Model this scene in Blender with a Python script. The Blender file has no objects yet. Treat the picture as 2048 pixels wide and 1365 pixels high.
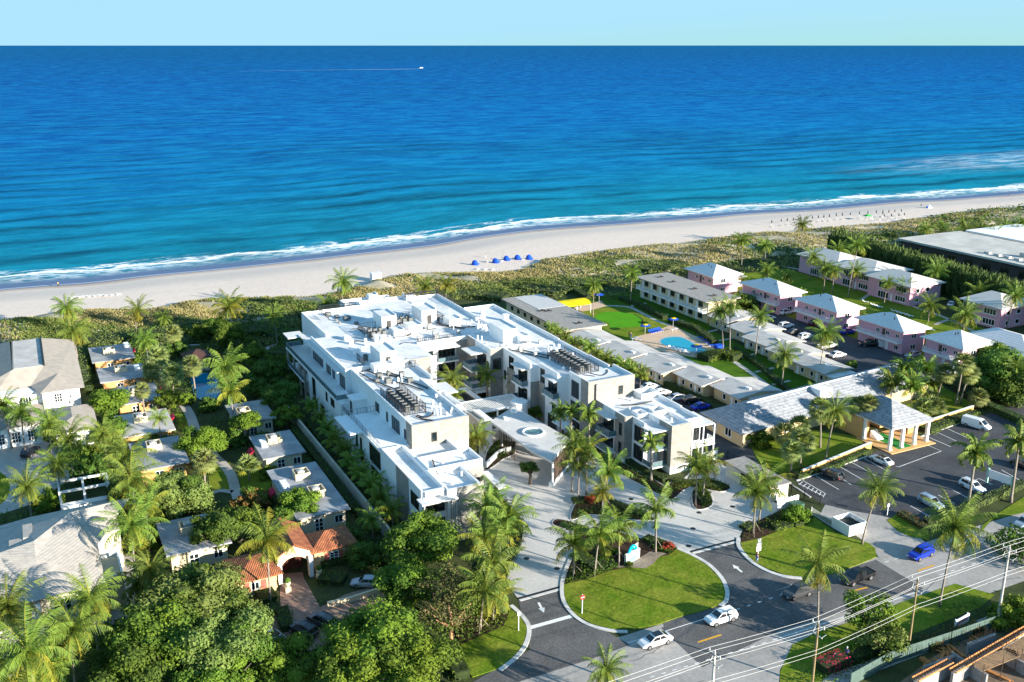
import bpy, math, random
import numpy as np
from mathutils import Vector, geometry
R = math.radians
# ------------------------------------------------------------------ camera
FOC, CX, CY, HC = 1940.0, 1024.0, 682.5, 75.0        # focal length in pixels of a 2048 px wide picture
PITCH = math.atan((CY-91.0)/FOC); cp, sp = math.cos(PITCH), math.sin(PITCH)
scn = bpy.context.scene
col = scn.collection
cam = bpy.data.cameras.new('camera'); camo = bpy.data.objects.new('camera', cam); col.objects.link(camo)
camo.location = (0, 0, HC); camo.rotation_euler = (R(90)-PITCH, 0, 0)
cam.sensor_width = 36; cam.lens = 36*FOC/2048
cam.clip_start = 1; cam.clip_end = 1e6
scn.camera = camo
# ------------------------------------------------------------------ sky and sun
SUN_EL = 14.5; SUN_AZ = 121.4                         # azimuth to the right of the view direction
w = bpy.data.worlds.new('World'); scn.world = w; w.use_nodes = True
nt = w.node_tree; bg = nt.nodes['Background']
sky = nt.nodes.new('ShaderNodeTexSky'); sky.sky_type = 'NISHITA'; sky.sun_disc = False
sky.sun_elevation = R(SUN_EL); sky.sun_rotation = R(SUN_AZ)
sky.altitude = 0; sky.air_density = 1.0; sky.dust_density = 0.0; sky.ozone_density = 6.0
cap = nt.nodes.new('ShaderNodeVectorMath'); cap.operation = 'MINIMUM'; cap.inputs[1].default_value = (1.8, 3.15, 3.95)
hs = nt.nodes.new('ShaderNodeHueSaturation'); hs.inputs['Saturation'].default_value = 1.15; nt.links.new(sky.outputs[0], hs.inputs['Color'])
nt.links.new(hs.outputs[0], cap.inputs[0]); mxs = nt.nodes.new('ShaderNodeMixRGB'); mxs.inputs[0].default_value = 0.4; mxs.inputs[2].default_value = (1.6, 3.05, 3.85, 1)
nt.links.new(cap.outputs[0], mxs.inputs[1]); nt.links.new(mxs.outputs[0], bg.inputs[0]); bg.inputs[1].default_value = 0.096
sl = bpy.data.lights.new('sun', 'SUN'); so = bpy.data.objects.new('sun', sl); col.objects.link(so)
sl.energy = 5.0; sl.angle = R(0.5); sl.color = (1.0, 0.92, 0.79)
sd = Vector((math.sin(R(SUN_AZ))*math.cos(R(SUN_EL)), math.cos(R(SUN_AZ))*math.cos(R(SUN_EL)), math.sin(R(SUN_EL))))
so.rotation_euler = sd.to_track_quat('Z', 'Y').to_euler(); so.location = (120, -60, 150)
scn.view_settings.view_transform = 'Standard'; scn.view_settings.look = 'None'
scn.view_settings.exposure = 1.42; scn.view_settings.gamma = 1.0
scn.render.engine = 'CYCLES'
scn.cycles.max_bounces = 5; scn.cycles.transparent_max_bounces = 6

# ------------------------------------------------------------------ frames: picture -> ground, site grid -> world
YU = R(26.7); cY, sY = math.cos(YU), math.sin(YU)
def P(px, py, z=0.0):
    x = (px-CX)/FOC; y = -(py-CY)/FOC
    d = (x, cp+y*sp, -sp+y*cp); t = (z-HC)/d[2]
    return (d[0]*t, d[1]*t)
def S(a, b): return (a*cY-b*sY, a*sY+b*cY)
def toS(x, y): return (x*cY+y*sY, -x*sY+y*cY)
def hgt(cx, cy, bx, by):
    X, Y = P(bx, by); lo, hi = 0.0, 60.0
    for _ in range(30):
        m = (lo+hi)/2
        dep = Y*cp+(HC-m)*sp; up = Y*sp-(HC-m)*cp
        if CY-FOC*up/dep > cy: lo = m
        else: hi = m
    return lo
# ------------------------------------------------------------------ materials
MATS = {}
def mat(name, c, rough=0.8, var=0.12, scale=2.0, c2=None, bump=0.0, metal=0.0, spec=0.3, trans=0.0, objvar=0.0, fine=0.0):
    if name in MATS: return MATS[name]
    m = bpy.data.materials.new(name); m.use_nodes = True; N = m.node_tree.nodes; L = m.node_tree.links
    b = N['Principled BSDF']; b.inputs['Roughness'].default_value = rough; b.inputs['Metallic'].default_value = metal
    b.inputs['Specular IOR Level'].default_value = spec
    tc = N.new('ShaderNodeTexCoord'); no = N.new('ShaderNodeTexNoise'); no.inputs['Scale'].default_value = scale
    no.inputs['Detail'].default_value = 5; no.inputs['Roughness'].default_value = 0.65
    L.new(tc.outputs['Object'], no.inputs['Vector'])
    r = N.new('ShaderNodeValToRGB'); c = list(c); c2 = list(c2) if c2 else [x*(1-2*var) for x in c]
    if c2 and var and c2 == [x*(1-2*var) for x in c]: c = [min(1, x*(1+var)) for x in c]
    r.color_ramp.elements[0].position = 0.35; r.color_ramp.elements[1].position = 0.65
    r.color_ramp.elements[0].color = (*c2, 1); r.color_ramp.elements[1].color = (*c, 1)
    L.new(no.outputs['Fac'], r.inputs['Fac']); out = r.outputs['Color']
    if fine > 0:
        n2 = N.new('ShaderNodeTexNoise'); n2.inputs['Scale'].default_value = scale*14; n2.inputs['Detail'].default_value = 3
        L.new(tc.outputs['Object'], n2.inputs['Vector'])
        mr = N.new('ShaderNodeMapRange'); mr.inputs['From Min'].default_value = 0.3; mr.inputs['From Max'].default_value = 0.7
        mr.inputs['To Min'].default_value = 1-fine; mr.inputs['To Max'].default_value = 1+fine
        L.new(n2.outputs['Fac'], mr.inputs['Value'])
        mu = N.new('ShaderNodeVectorMath'); mu.operation = 'SCALE'; L.new(out, mu.inputs[0]); L.new(mr.outputs[0], mu.inputs['Scale'])
        out = mu.outputs[0]
    if objvar > 0:
        oi = N.new('ShaderNodeObjectInfo'); hs = N.new('ShaderNodeHueSaturation')
        mr = N.new('ShaderNodeMapRange'); mr.inputs['To Min'].default_value = 1-objvar; mr.inputs['To Max'].default_value = 1+objvar
        L.new(oi.outputs['Random'], mr.inputs['Value']); L.new(mr.outputs[0], hs.inputs['Value'])
        mh = N.new('ShaderNodeMapRange'); mh.inputs['To Min'].default_value = 0.5-objvar*0.12; mh.inputs['To Max'].default_value = 0.5+objvar*0.08
        L.new(oi.outputs['Random'], mh.inputs['Value']); L.new(mh.outputs[0], hs.inputs['Hue'])
        L.new(out, hs.inputs['Color']); out = hs.outputs['Color']
    L.new(out, b.inputs['Base Color'])
    if bump > 0:
        bu = N.new('ShaderNodeBump'); bu.inputs['Strength'].default_value = bump; bu.inputs['Distance'].default_value = 0.1
        n3 = N.new('ShaderNodeTexNoise'); n3.inputs['Scale'].default_value = scale*6; n3.inputs['Detail'].default_value = 4
        L.new(tc.outputs['Object'], n3.inputs['Vector']); L.new(n3.outputs['Fac'], bu.inputs['Height']); L.new(bu.outputs[0], b.inputs['Normal'])
    if trans > 0:
        t = N.new('ShaderNodeBsdfTranslucent'); mx = N.new('ShaderNodeMixShader'); mx.inputs[0].default_value = trans
        L.new(out, t.inputs['Color']); L.new(b.outputs[0], mx.inputs[1]); L.new(t.outputs[0], mx.inputs[2])
        L.new(mx.outputs[0], N['Material Output'].inputs['Surface'])
    MATS[name] = m; return m
def mat_wave(name, c, c2, axis, scale, rough=0.8, dist=0.3, bump=0.4, profile='SAW'):
    """rows of tiles / battens running along one object axis"""
    m = mat(name, c, rough, c2=c2, scale=1.2); N = m.node_tree.nodes; L = m.node_tree.links
    b = N['Principled BSDF']; tc = N.new('ShaderNodeTexCoord'); wv = N.new('ShaderNodeTexWave'); wv.bands_direction = axis
    wv.wave_profile = profile; wv.inputs['Scale'].default_value = scale; wv.inputs['Distortion'].default_value = dist
    L.new(tc.outputs['Object'], wv.inputs['Vector'])
    bu = N.new('ShaderNodeBump'); bu.inputs['Strength'].default_value = bump; bu.inputs['Distance'].default_value = 0.12
    L.new(wv.outputs['Fac'], bu.inputs['Height']); L.new(bu.outputs[0], b.inputs['Normal'])
    old = b.inputs['Base Color'].links[0].from_socket
    mr = N.new('ShaderNodeMapRange'); mr.inputs['To Min'].default_value = 0.72; mr.inputs['To Max'].default_value = 1.05
    L.new(wv.outputs['Fac'], mr.inputs['Value'])
    mu = N.new('ShaderNodeVectorMath'); mu.operation = 'SCALE'; L.new(old, mu.inputs[0]); L.new(mr.outputs[0], mu.inputs['Scale'])
    L.new(mu.outputs[0], b.inputs['Base Color']); return m
def mat_block(name, c, c2, mortar, scale, bw=0.8, rh=0.4, rough=0.8):
    m = mat(name, c, rough, c2=c2, scale=0.6); N = m.node_tree.nodes; L = m.node_tree.links
    b = N['Principled BSDF']; tc = N.new('ShaderNodeTexCoord'); sep = N.new('ShaderNodeSeparateXYZ'); cb = N.new('ShaderNodeCombineXYZ')
    L.new(tc.outputs['Object'], sep.inputs[0]); ad = N.new('ShaderNodeMath'); ad.operation = 'ADD'
    L.new(sep.outputs[0], ad.inputs[0]); L.new(sep.outputs[1], ad.inputs[1]); L.new(ad.outputs[0], cb.inputs[0]); L.new(sep.outputs[2], cb.inputs[1])
    br = N.new('ShaderNodeTexBrick'); br.inputs['Scale'].default_value = scale; br.inputs['Brick Width'].default_value = bw; br.inputs['Row Height'].default_value = rh
    br.inputs['Color1'].default_value = (*c, 1); br.inputs['Color2'].default_value = (*c2, 1); br.inputs['Mortar'].default_value = (*mortar, 1)
    br.inputs['Mortar Size'].default_value = 0.012
    L.new(cb.outputs[0], br.inputs['Vector'])
    old = b.inputs['Base Color'].links[0].from_socket; mx = N.new('ShaderNodeMixRGB'); mx.inputs[0].default_value = 0.6
    L.new(old, mx.inputs[1]); L.new(br.outputs[0], mx.inputs[2]); L.new(mx.outputs[0], b.inputs['Base Color']); return m
WHITE = mat('white_stucco', (0.83, 0.83, 0.82), 0.8, 0.03, 0.7)
ROOFW = mat('white_roof_membrane', (0.78, 0.78, 0.78), 0.7, c2=(0.58, 0.575, 0.56), scale=0.28, fine=0.12)
STONE = mat_block('travertine', (0.34, 0.32, 0.29), (0.25, 0.235, 0.21), (0.20, 0.19, 0.17), 1.0)
DARKW = mat('dark_timber_slats', (0.075, 0.05, 0.035), 0.7, 0.2, 3)
GLASS = mat('dark_glass', (0.012, 0.02, 0.022), 0.08, 0.3, 0.8, spec=0.8)
FRAMEB = mat('bronze_frame', (0.06, 0.055, 0.05), 0.5, 0.1)
FRAMEW = mat('white_frame', (0.8, 0.8, 0.8), 0.5, 0.03)
RAILG = mat('railing_metal', (0.35, 0.38, 0.4), 0.4, 0.1, metal=0.5)
BLACKM = mat('black_metal', (0.018, 0.018, 0.02), 0.5, 0.2)
PIPEB = mat('black_hose', (0.03, 0.028, 0.026), 0.6, 0.2)
ACG = mat('ac_grey', (0.16, 0.165, 0.16), 0.6, 0.15, 4)
ACL = mat('ac_light', (0.48, 0.47, 0.44), 0.6, 0.1, 4)
BALCG = mat('balcony_glass', (0.12, 0.2, 0.22), 0.1, 0.1, spec=0.7)
GREYR = mat('grey_flat_roof', (0.36, 0.34, 0.31), 0.9, c2=(0.25, 0.235, 0.21), scale=0.25, fine=0.12)
GREYR2 = mat_wave('weathered_grey_roof', (0.40, 0.375, 0.34), (0.27, 0.25, 0.23), 'X', 0.6, 0.9, 1.0, 0.1, 'SIN')
PALER = mat('pale_gravel_roof', (0.56, 0.53, 0.495), 0.9, c2=(0.42, 0.39, 0.36), scale=0.3, fine=0.1)
BLUESHADE = mat('cottage_roof_shaded', (0.36, 0.37, 0.385), 0.8, c2=(0.23, 0.235, 0.245), scale=0.35, fine=0.1)  # cottage roofs with the cool blue shade put into the colour
CREAM = mat('cream_stucco', (0.62, 0.47, 0.27), 0.85, 0.05)
CREAM2 = mat('pale_cream_stucco', (0.64, 0.54, 0.37), 0.85, 0.05)
ORANGE = mat('apricot_stucco', (0.62, 0.34, 0.13), 0.85, 0.06)
PINK = mat('pink_stucco', (0.64, 0.36, 0.43), 0.85, 0.05)
PINKR = mat_wave('white_tile_roof', (0.82, 0.80, 0.77), (0.70, 0.68, 0.66), 'Z', 1.1, 0.7, 0.1, 0.35)
TAUPER = mat('taupe_shingle_roof', (0.40, 0.35, 0.295), 0.9, c2=(0.32, 0.28, 0.24), scale=0.8, fine=0.1)
TILEC = mat_wave('cream_tile_roof', (0.52, 0.47, 0.41), (0.40, 0.36, 0.32), 'Z', 3.2, 0.8, 0.1, 0.35)
TILEG = mat_wave('grey_shingle_roof', (0.40, 0.415, 0.44), (0.22, 0.23, 0.25), 'Z', 1.0, 0.85, 0.25, 0.6)
TILEO = mat_wave('terracotta_tile_roof', (0.52, 0.19, 0.085), (0.27, 0.09, 0.045), 'X', 1.3, 0.8, 0.3, 0.9, 'SIN')
TILED = mat_wave('dark_brown_tile_roof', (0.12, 0.06, 0.045), (0.07, 0.035, 0.03), 'X', 1.3, 0.8, 0.3, 0.8, 'SIN')
GWALL = mat('garden_wall_stucco', (0.50, 0.45, 0.36), 0.85, 0.08, 0.6)
ASPH = mat('asphalt_new', (0.135, 0.13, 0.128), 0.9, c2=(0.085, 0.083, 0.083), scale=0.22, fine=0.25)
ASPHD = mat('asphalt_dark', (0.075, 0.077, 0.084), 0.9, c2=(0.042, 0.043, 0.049), scale=0.16, fine=0.2)
ASPHO = mat('asphalt_old', (0.40, 0.37, 0.34), 0.9, c2=(0.29, 0.27, 0.25), scale=0.12, fine=0.12)
CONC = mat('driveway_concrete', (0.56, 0.535, 0.505), 0.85, c2=(0.47, 0.45, 0.425), scale=0.12, fine=0.07)
CURB = mat('kerb_concrete', (0.62, 0.60, 0.57), 0.8, 0.08, 1)
PAINTW = mat('road_paint_white', (0.78, 0.78, 0.76), 0.7, 0.06, 2)
PAINTY = mat('road_paint_yellow', (0.7, 0.36, 0.03), 0.7, 0.08, 2)
PATH = mat('footpath', (0.46, 0.44, 0.41), 0.85, c2=(0.38, 0.36, 0.34), scale=0.4, fine=0.06)
BRICKP = mat('terracotta_pavers', (0.34, 0.22, 0.17), 0.85, c2=(0.24, 0.15, 0.115), scale=0.8, fine=0.2)
PALEP = mat('pale_pavers', (0.50, 0.45, 0.40), 0.85, c2=(0.40, 0.36, 0.32), scale=0.5, fine=0.1)
LAWN = mat('lawn_grass', (0.205, 0.225, 0.03), 0.95, c2=(0.095, 0.165, 0.010), scale=0.22, fine=0.3, bump=0.6, spec=0.05)
TURF = mat('putting_green', (0.085, 0.29, 0.012), 0.95, c2=(0.07, 0.245, 0.012), scale=0.2, fine=0.05, spec=0.05)
MULCH = mat('mulch', (0.075, 0.045, 0.032), 0.95, c2=(0.04, 0.025, 0.018), scale=2, fine=0.3, spec=0.05)
GRAVEL = mat('gravel_bed', (0.33, 0.26, 0.20), 0.95, c2=(0.22, 0.17, 0.13), scale=3, fine=0.25)
SANDD = mat('deck_sand_colour', (0.60, 0.43, 0.29), 0.85, c2=(0.54, 0.38, 0.26), scale=0.4, fine=0.05)
GROUND = mat('garden_soil', (0.075, 0.09, 0.035), 0.95, c2=(0.045, 0.055, 0.025), scale=0.3, fine=0.3, spec=0.05)
LEAF_D = mat('leaf_dark', (0.09, 0.155, 0.028), 0.75, c2=(0.055, 0.105, 0.02), scale=0.8, trans=0.15, objvar=0.18, spec=0.1)
LEAF_M = mat('leaf_mid', (0.11, 0.175, 0.024), 0.75, c2=(0.06, 0.11, 0.017), scale=0.8, trans=0.2, objvar=0.15, spec=0.1)
LEAF_L = mat('leaf_light', (0.165, 0.235, 0.025), 0.75, c2=(0.10, 0.165, 0.018), scale=0.8, trans=0.2, objvar=0.12, spec=0.1)
LEAF_S = mat('leaf_silvery', (0.19, 0.24, 0.06), 0.75, c2=(0.11, 0.16, 0.04), scale=0.8, trans=0.15, objvar=0.12, spec=0.1)
LEAF_B = mat('leaf_brownish', (0.17, 0.145, 0.06), 0.75, c2=(0.09, 0.095, 0.03), scale=0.8, trans=0.15, spec=0.1)
LEAF_R = mat('leaf_rust', (0.24, 0.10, 0.03), 0.75, c2=(0.10, 0.10, 0.03), scale=1.5, trans=0.15, spec=0.1)
FLOWER = mat('magenta_flowers', (0.55, 0.02, 0.09), 0.7, c2=(0.35, 0.015, 0.05), scale=2, trans=0.2)
FLOWR = mat('red_flowers', (0.50, 0.045, 0.03), 0.7, c2=(0.2, 0.06, 0.02), scale=2, trans=0.2)
FROND_G = mat('frond_green', (0.185, 0.265, 0.03), 0.7, c2=(0.09, 0.165, 0.02), scale=0.7, trans=0.2, objvar=0.18, spec=0.4)
FROND_Y = mat('frond_yellow', (0.31, 0.29, 0.03), 0.75, c2=(0.17, 0.20, 0.02), scale=0.7, trans=0.25, objvar=0.15)
FAN_G = mat('fan_leaf', (0.25, 0.29, 0.09), 0.75, c2=(0.15, 0.19, 0.05), scale=0.7, trans=0.15, objvar=0.15)
TRUNK = mat('palm_trunk', (0.27, 0.23, 0.19), 0.9, 0.12, 3)
BARK = mat('bark', (0.10, 0.08, 0.06), 0.9, 0.15, 3)
BARKO = mat('orange_bark', (0.46, 0.25, 0.13), 0.8, 0.12, 2)
DRYG = mat('dune_grass', (0.37, 0.31, 0.145), 0.9, c2=(0.24, 0.22, 0.085), scale=0.13, trans=0.1, spec=0.05)
GRAPE = mat('sea_grape_leaf', (0.17, 0.20, 0.045), 0.75, c2=(0.07, 0.115, 0.025), scale=0.25, trans=0.12)
WOODP = mat('pole_timber', (0.30, 0.22, 0.11), 0.9, 0.12, 1.5)
CONCP = mat('pole_concrete', (0.55, 0.52, 0.48), 0.85, 0.06, 1.5)
WIRE = mat('wire', (0.6, 0.6, 0.58), 0.5, 0.02)
BLUEC = mat('blue_canvas', (0.005, 0.07, 0.5), 0.8, 0.1, 2)
YELC = mat('yellow_canvas', (0.85, 0.58, 0.0), 0.8, 0.04, 1)
POOLW = mat('pool_water', (0.0, 0.33, 0.42), 0.05, c2=(0.0, 0.28, 0.38), scale=0.5, spec=0.5)
SAND = None
ORD = ['first','second','third','fourth','fifth','sixth','seventh','eighth','ninth','tenth','eleventh','twelfth','thirteenth','fourteenth','fifteenth','sixteenth','seventeenth','eighteenth','nineteenth','twentieth']
# ------------------------------------------------------------------ object helpers
def tag(o, label=None, cat=None, group=None, kind=None):
    if label: o['label'] = label
    if cat: o['category'] = cat
    if group: o['group'] = group
    if kind: o['kind'] = kind
    return o
def empty(name, loc=(0, 0, 0), rz=0.0, label=None, cat=None, group=None):
    o = bpy.data.objects.new(name, None); col.objects.link(o)
    o.location = loc; o.rotation_euler = (0, 0, rz); o.empty_display_size = 0.5
    return tag(o, label, cat, group)
def link(name, me, parent=None, loc=(0, 0, 0)):
    o = bpy.data.objects.new(name, me); col.objects.link(o); o.location = loc
    if parent: o.parent = parent
    return o
class MB:
    def __init__(s): s.v = []; s.f = []; s.m = []; s.mi = 0; s.cut = []
    def add(s, vs, fs):
        n = len(s.v); s.cut.append((n, len(s.f))); s.v += [tuple(v) for v in vs]; s.f += [tuple(i+n for i in f) for f in fs]; s.m += [s.mi]*len(fs); return s
    def box(s, x0, x1, y0, y1, z0, z1):
        if x0 > x1: x0, x1 = x1, x0
        if y0 > y1: y0, y1 = y1, y0
        if z0 > z1: z0, z1 = z1, z0
        return s.add([(x0,y0,z0),(x1,y0,z0),(x1,y1,z0),(x0,y1,z0),(x0,y0,z1),(x1,y0,z1),(x1,y1,z1),(x0,y1,z1)],
              [(3,2,1,0),(4,5,6,7),(0,1,5,4),(1,2,6,5),(2,3,7,6),(3,0,4,7)])
    def prism(s, pts, z0, z1):
        """vertical prism of a (possibly concave) polygon; z1 may be a list"""
        A = sum(pts[i][0]*pts[(i+1)%len(pts)][1]-pts[(i+1)%len(pts)][0]*pts[i][1] for i in range(len(pts)))
        if A < 0: pts = pts[::-1]
        n = len(pts)
        tri = geometry.tessellate_polygon([[Vector((p[0], p[1], 0)) for p in pts]])
        vs = [(p[0], p[1], z0) for p in pts]+[(p[0], p[1], z1) for p in pts]
        fs = []
        for t in tri:
            a, b, c = t
            cr = (pts[b][0]-pts[a][0])*(pts[c][1]-pts[a][1])-(pts[b][1]-pts[a][1])*(pts[c][0]-pts[a][0])
            if cr < 0: a, c = c, a
            fs += [(a+n, b+n, c+n), (c, b, a)]
        fs += [(i, (i+1) % n, (i+1) % n+n, i+n) for i in range(n)]
        return s.add(vs, fs)
    def tube(s, pts, rad, seg=8, caps=True):
        pts = [Vector(p) for p in pts]; n = len(pts)
        rs = rad if isinstance(rad, (list, tuple)) else [rad]*n
        vs = []; fs = []
        for i, p in enumerate(pts):
            d = (pts[min(i+1, n-1)]-pts[max(i-1, 0)]).normalized()
            u = d.orthogonal().normalized() if abs(d.z) < 0.9 else Vector((1, 0, 0)).cross(d).normalized()
            if abs(d.z) < 0.9: u = Vector((0, 0, 1)).cross(d).normalized()
            v = d.cross(u)
            for k in range(seg):
                t = 2*math.pi*k/seg; vs.append(p+(u*math.cos(t)+v*math.sin(t))*rs[i])
        for i in range(n-1):
            for k in range(seg):
                a = i*seg+k; b = i*seg+(k+1) % seg; fs.append((a, b, b+seg, a+seg))
        if caps: fs.append(tuple(range(seg))[::-1]); fs.append(tuple(range((n-1)*seg, n*seg)))
        return s.add(vs, fs)
    def cyl(s, x, y, z0, z1, r, seg=16, r2=None): return s.tube([(x, y, z0), (x, y, z1)], [r, r if r2 is None else r2], seg)
    def hip(s, x0, x1, y0, y1, z0, z1, over=0.0, ridge=None, th=0.25):
        """hipped roof over a rectangle; ridge = (x0,x1,y0,y1) of the ridge"""
        x0 -= over; x1 += over; y0 -= over; y1 += over
        if ridge is None:
            w_ = min(x1-x0, y1-y0)/2
            if x1-x0 > y1-y0: ridge = (x0+w_, x1-w_, (y0+y1)/2, (y0+y1)/2)
            else: ridge = ((x0+x1)/2, (x0+x1)/2, y0+w_, y1-w_)
        ax, bx, ay, by = ridge
        s.box(x0, x1, y0, y1, z0-th, z0)
        if abs(bx-ax) > abs(by-ay):
            return s.add([(x0,y0,z0),(x1,y0,z0),(x1,y1,z0),(x0,y1,z0),(ax,ay,z1),(bx,by,z1)], [(0,1,5,4),(1,2,5),(2,3,4,5),(3,0,4)])
        return s.add([(x0,y0,z0),(x1,y0,z0),(x1,y1,z0),(x0,y1,z0),(ax,ay,z1),(bx,by,z1)], [(0,1,4),(1,2,5,4),(2,3,5),(3,0,4,5)])
    def build(s, name, m, parent=None, loc=(0, 0, 0), smooth=False):
        me = bpy.data.meshes.new(name); me.from_pydata(s.v, [], s.f)
        for x in (m if isinstance(m, (list, tuple)) else [m]): me.materials.append(x)
        if any(s.m): me.polygons.foreach_set('material_index', s.m)
        if smooth: me.polygons.foreach_set('use_smooth', [True]*len(s.f))
        me.update(); return link(name, me, parent, loc)
def pieces(b):
    cs = b.cut+[(len(b.v), len(b.f))]
    for (v0, f0), (v1, f1) in zip(cs[:-1], cs[1:]):
        q = MB(); q.add(b.v[v0:v1], [tuple(i-v0 for i in f) for f in b.f[f0:f1]]); yield q
def npmesh(name, V, m, nper=4, mi=None, mats=None):
    """V: (k*nper,3) array -> k separate faces"""
    V = np.asarray(V, dtype=np.float32).reshape(-1, 3); n = len(V); k = n//nper
    me = bpy.data.meshes.new(name); me.vertices.add(n); me.vertices.foreach_set('co', V.ravel())
    me.loops.add(n); me.loops.foreach_set('vertex_index', np.arange(n, dtype=np.int32))
    me.polygons.add(k); me.polygons.foreach_set('loop_start', np.arange(0, n, nper, dtype=np.int32))
    try: me.polygons.foreach_set('loop_total', np.full(k, nper, dtype=np.int32))
    except Exception: pass
    for x in (m if isinstance(m, (list, tuple)) else [m]): me.materials.append(x)
    if mi is not None: me.polygons.foreach_set('material_index', np.asarray(mi, dtype=np.int32))
    me.update(calc_edges=True); return me
def copy_tree(o, parent=None):
    c = o.copy(); col.objects.link(c)
    if parent: c.parent = parent
    for ch in list(KIDS.get(o, [])):
        d = copy_tree(ch, c); KIDS.setdefault(c, []).append(d)
    return c
KIDS = {}
def kids(o, *ch): KIDS.setdefault(o, []).extend(ch)
def tessgrid(pts, name, z, m, kind='structure', top=None, th=0.0, label=None, cat=None, px=True, parent=None):
    """flat sheet from a polygon given in picture pixels (projected on the ground) or world metres"""
    W = [P(*p) if px else p for p in pts]
    cx = sum(p[0] for p in W)/len(W); cy = sum(p[1] for p in W)/len(W)
    b = MB().prism([(p[0]-cx, p[1]-cy) for p in W], z-max(th, 0.003), z)
    o = b.build(name, m, parent, (cx, cy, 0))
    if kind: o['kind'] = kind
    if label: tag(o, label, cat)
    return o
def smoothline(pts, n=6, closed=False):
    """Catmull-Rom through 2-D points"""
    out = []; N = len(pts)
    rng = range(N if closed else N-1)
    for i in rng:
        g = (lambda k: pts[k % N]) if closed else (lambda k: pts[max(0, min(N-1, k))])
        p0, p1, p2, p3 = g(i-1), g(i), g(i+1), g(i+2)
        for j in range(n):
            t = j/n
            out.append(tuple(0.5*((2*p1[c])+(-p0[c]+p2[c])*t+(2*p0[c]-5*p1[c]+4*p2[c]-p3[c])*t*t+(-p0[c]+3*p1[c]-3*p2[c]+p3[c])*t**3) for c in (0, 1)))
    if not closed: out.append(tuple(pts[-1][:2]))
    return out
def ribbon(b, pts, wd, z0, z1, closed=False):
    """strip of width wd along a world polyline"""
    n = len(pts); L = []; Rr = []
    for i in range(n):
        a = pts[(i-1) % n] if (closed or i > 0) else pts[i]; c = pts[(i+1) % n] if (closed or i < n-1) else pts[i]
        dx, dy = c[0]-a[0], c[1]-a[1]; l = math.hypot(dx, dy) or 1; nx, ny = -dy/l*wd/2, dx/l*wd/2
        L.append((pts[i][0]+nx, pts[i][1]+ny)); Rr.append((pts[i][0]-nx, pts[i][1]-ny))
    m = n if closed else n-1
    for i in range(m):
        j = (i+1) % n
        b.add([(*L[i], z0), (*Rr[i], z0), (*Rr[j], z0), (*L[j], z0), (*L[i], z1), (*Rr[i], z1), (*Rr[j], z1), (*L[j], z1)],
              [(4, 5, 6, 7), (1, 2, 6, 5), (3, 0, 4, 7)]+([(0, 1, 5, 4)] if i == 0 and not closed else [])+([(2, 3, 7, 6)] if i == m-1 and not closed else []))
    return b
def inpoly(x, y, poly):
    """vectorised point in polygon"""
    x = np.asarray(x); y = np.asarray(y); r = np.zeros(x.shape, bool); n = len(poly); j = n-1
    for i in range(n):
        xi, yi = poly[i]; xj, yj = poly[j]
        c = ((yi > y) != (yj > y)) & (x < (xj-xi)*(y-yi)/((yj-yi) or 1e-9)+xi); r ^= c; j = i
    return r
# =================================================================== shore, sea, beach
rng = np.random.default_rng(7)
SEA = -2.0
shore_px = [(0,580),(180,566),(300,552),(430,540),(600,522),(720,508),(860,492),(980,472),(1100,458),(1250,448),(1400,437),(1500,428),(1640,420),(1800,405),(1900,400),(2048,388)]
SH = [P(x, y, SEA) for x, y in shore_px]
d0 = Vector((SH[3][0]-SH[0][0], SH[3][1]-SH[0][1])).normalized()
md = Vector((SH[-1][0]-SH[0][0], SH[-1][1]-SH[0][1])).normalized()
SH = [(SH[0][0]-md.x*t, SH[0][1]-md.y*t) for t in (900, 300, 100)]+SH+[(SH[-1][0]+md.x*t, SH[-1][1]+md.y*t) for t in (120, 400, 1200)]
SH = smoothline(SH, 8)
nrm = Vector((-md.y, md.x))                            # towards the sea
acc = [0.0]
for i in range(1, len(SH)): acc.append(acc[-1]+math.hypot(SH[i][0]-SH[i-1][0], SH[i][1]-SH[i-1][1]))
def strip(name, ds, zf, m, far=0):
    pts = list(SH); s_ = list(acc)
    if far:
        pts = [(pts[0][0]-md.x*t, pts[0][1]-md.y*t) for t in (far, far/8, far/50)]+pts+[(pts[-1][0]+md.x*t, pts[-1][1]+md.y*t) for t in (far/50, far/8, far)]
        s_ = [-far, -far/8, -far/50]+s_+[s_[-1]+far/50, s_[-1]+far/8, s_[-1]+far]
    V = []; U = []; F = []; nd = len(ds)
    for (x, y), s in zip(pts, s_):
        for d in ds: V.append((x+nrm.x*d, y+nrm.y*d, zf(s, d))); U.append((s/100, d/100))
    for i in range(len(pts)-1):
        for j in range(nd-1):
            a = i*nd+j; F.append((a, a+nd, a+nd+1, a+1))
    me = bpy.data.meshes.new(name); me.from_pydata(V, [], F); uv = me.uv_layers.new(name='shore')
    li = np.zeros(len(me.loops), dtype=np.int32); me.loops.foreach_get('vertex_index', li)
    uv.data.foreach_set('uv', np.array(U, dtype=np.float32)[li].ravel())
    me.materials.append(m); me.polygons.foreach_set('use_smooth', [True]*len(F)); me.update()
    return link(name, me)
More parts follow.
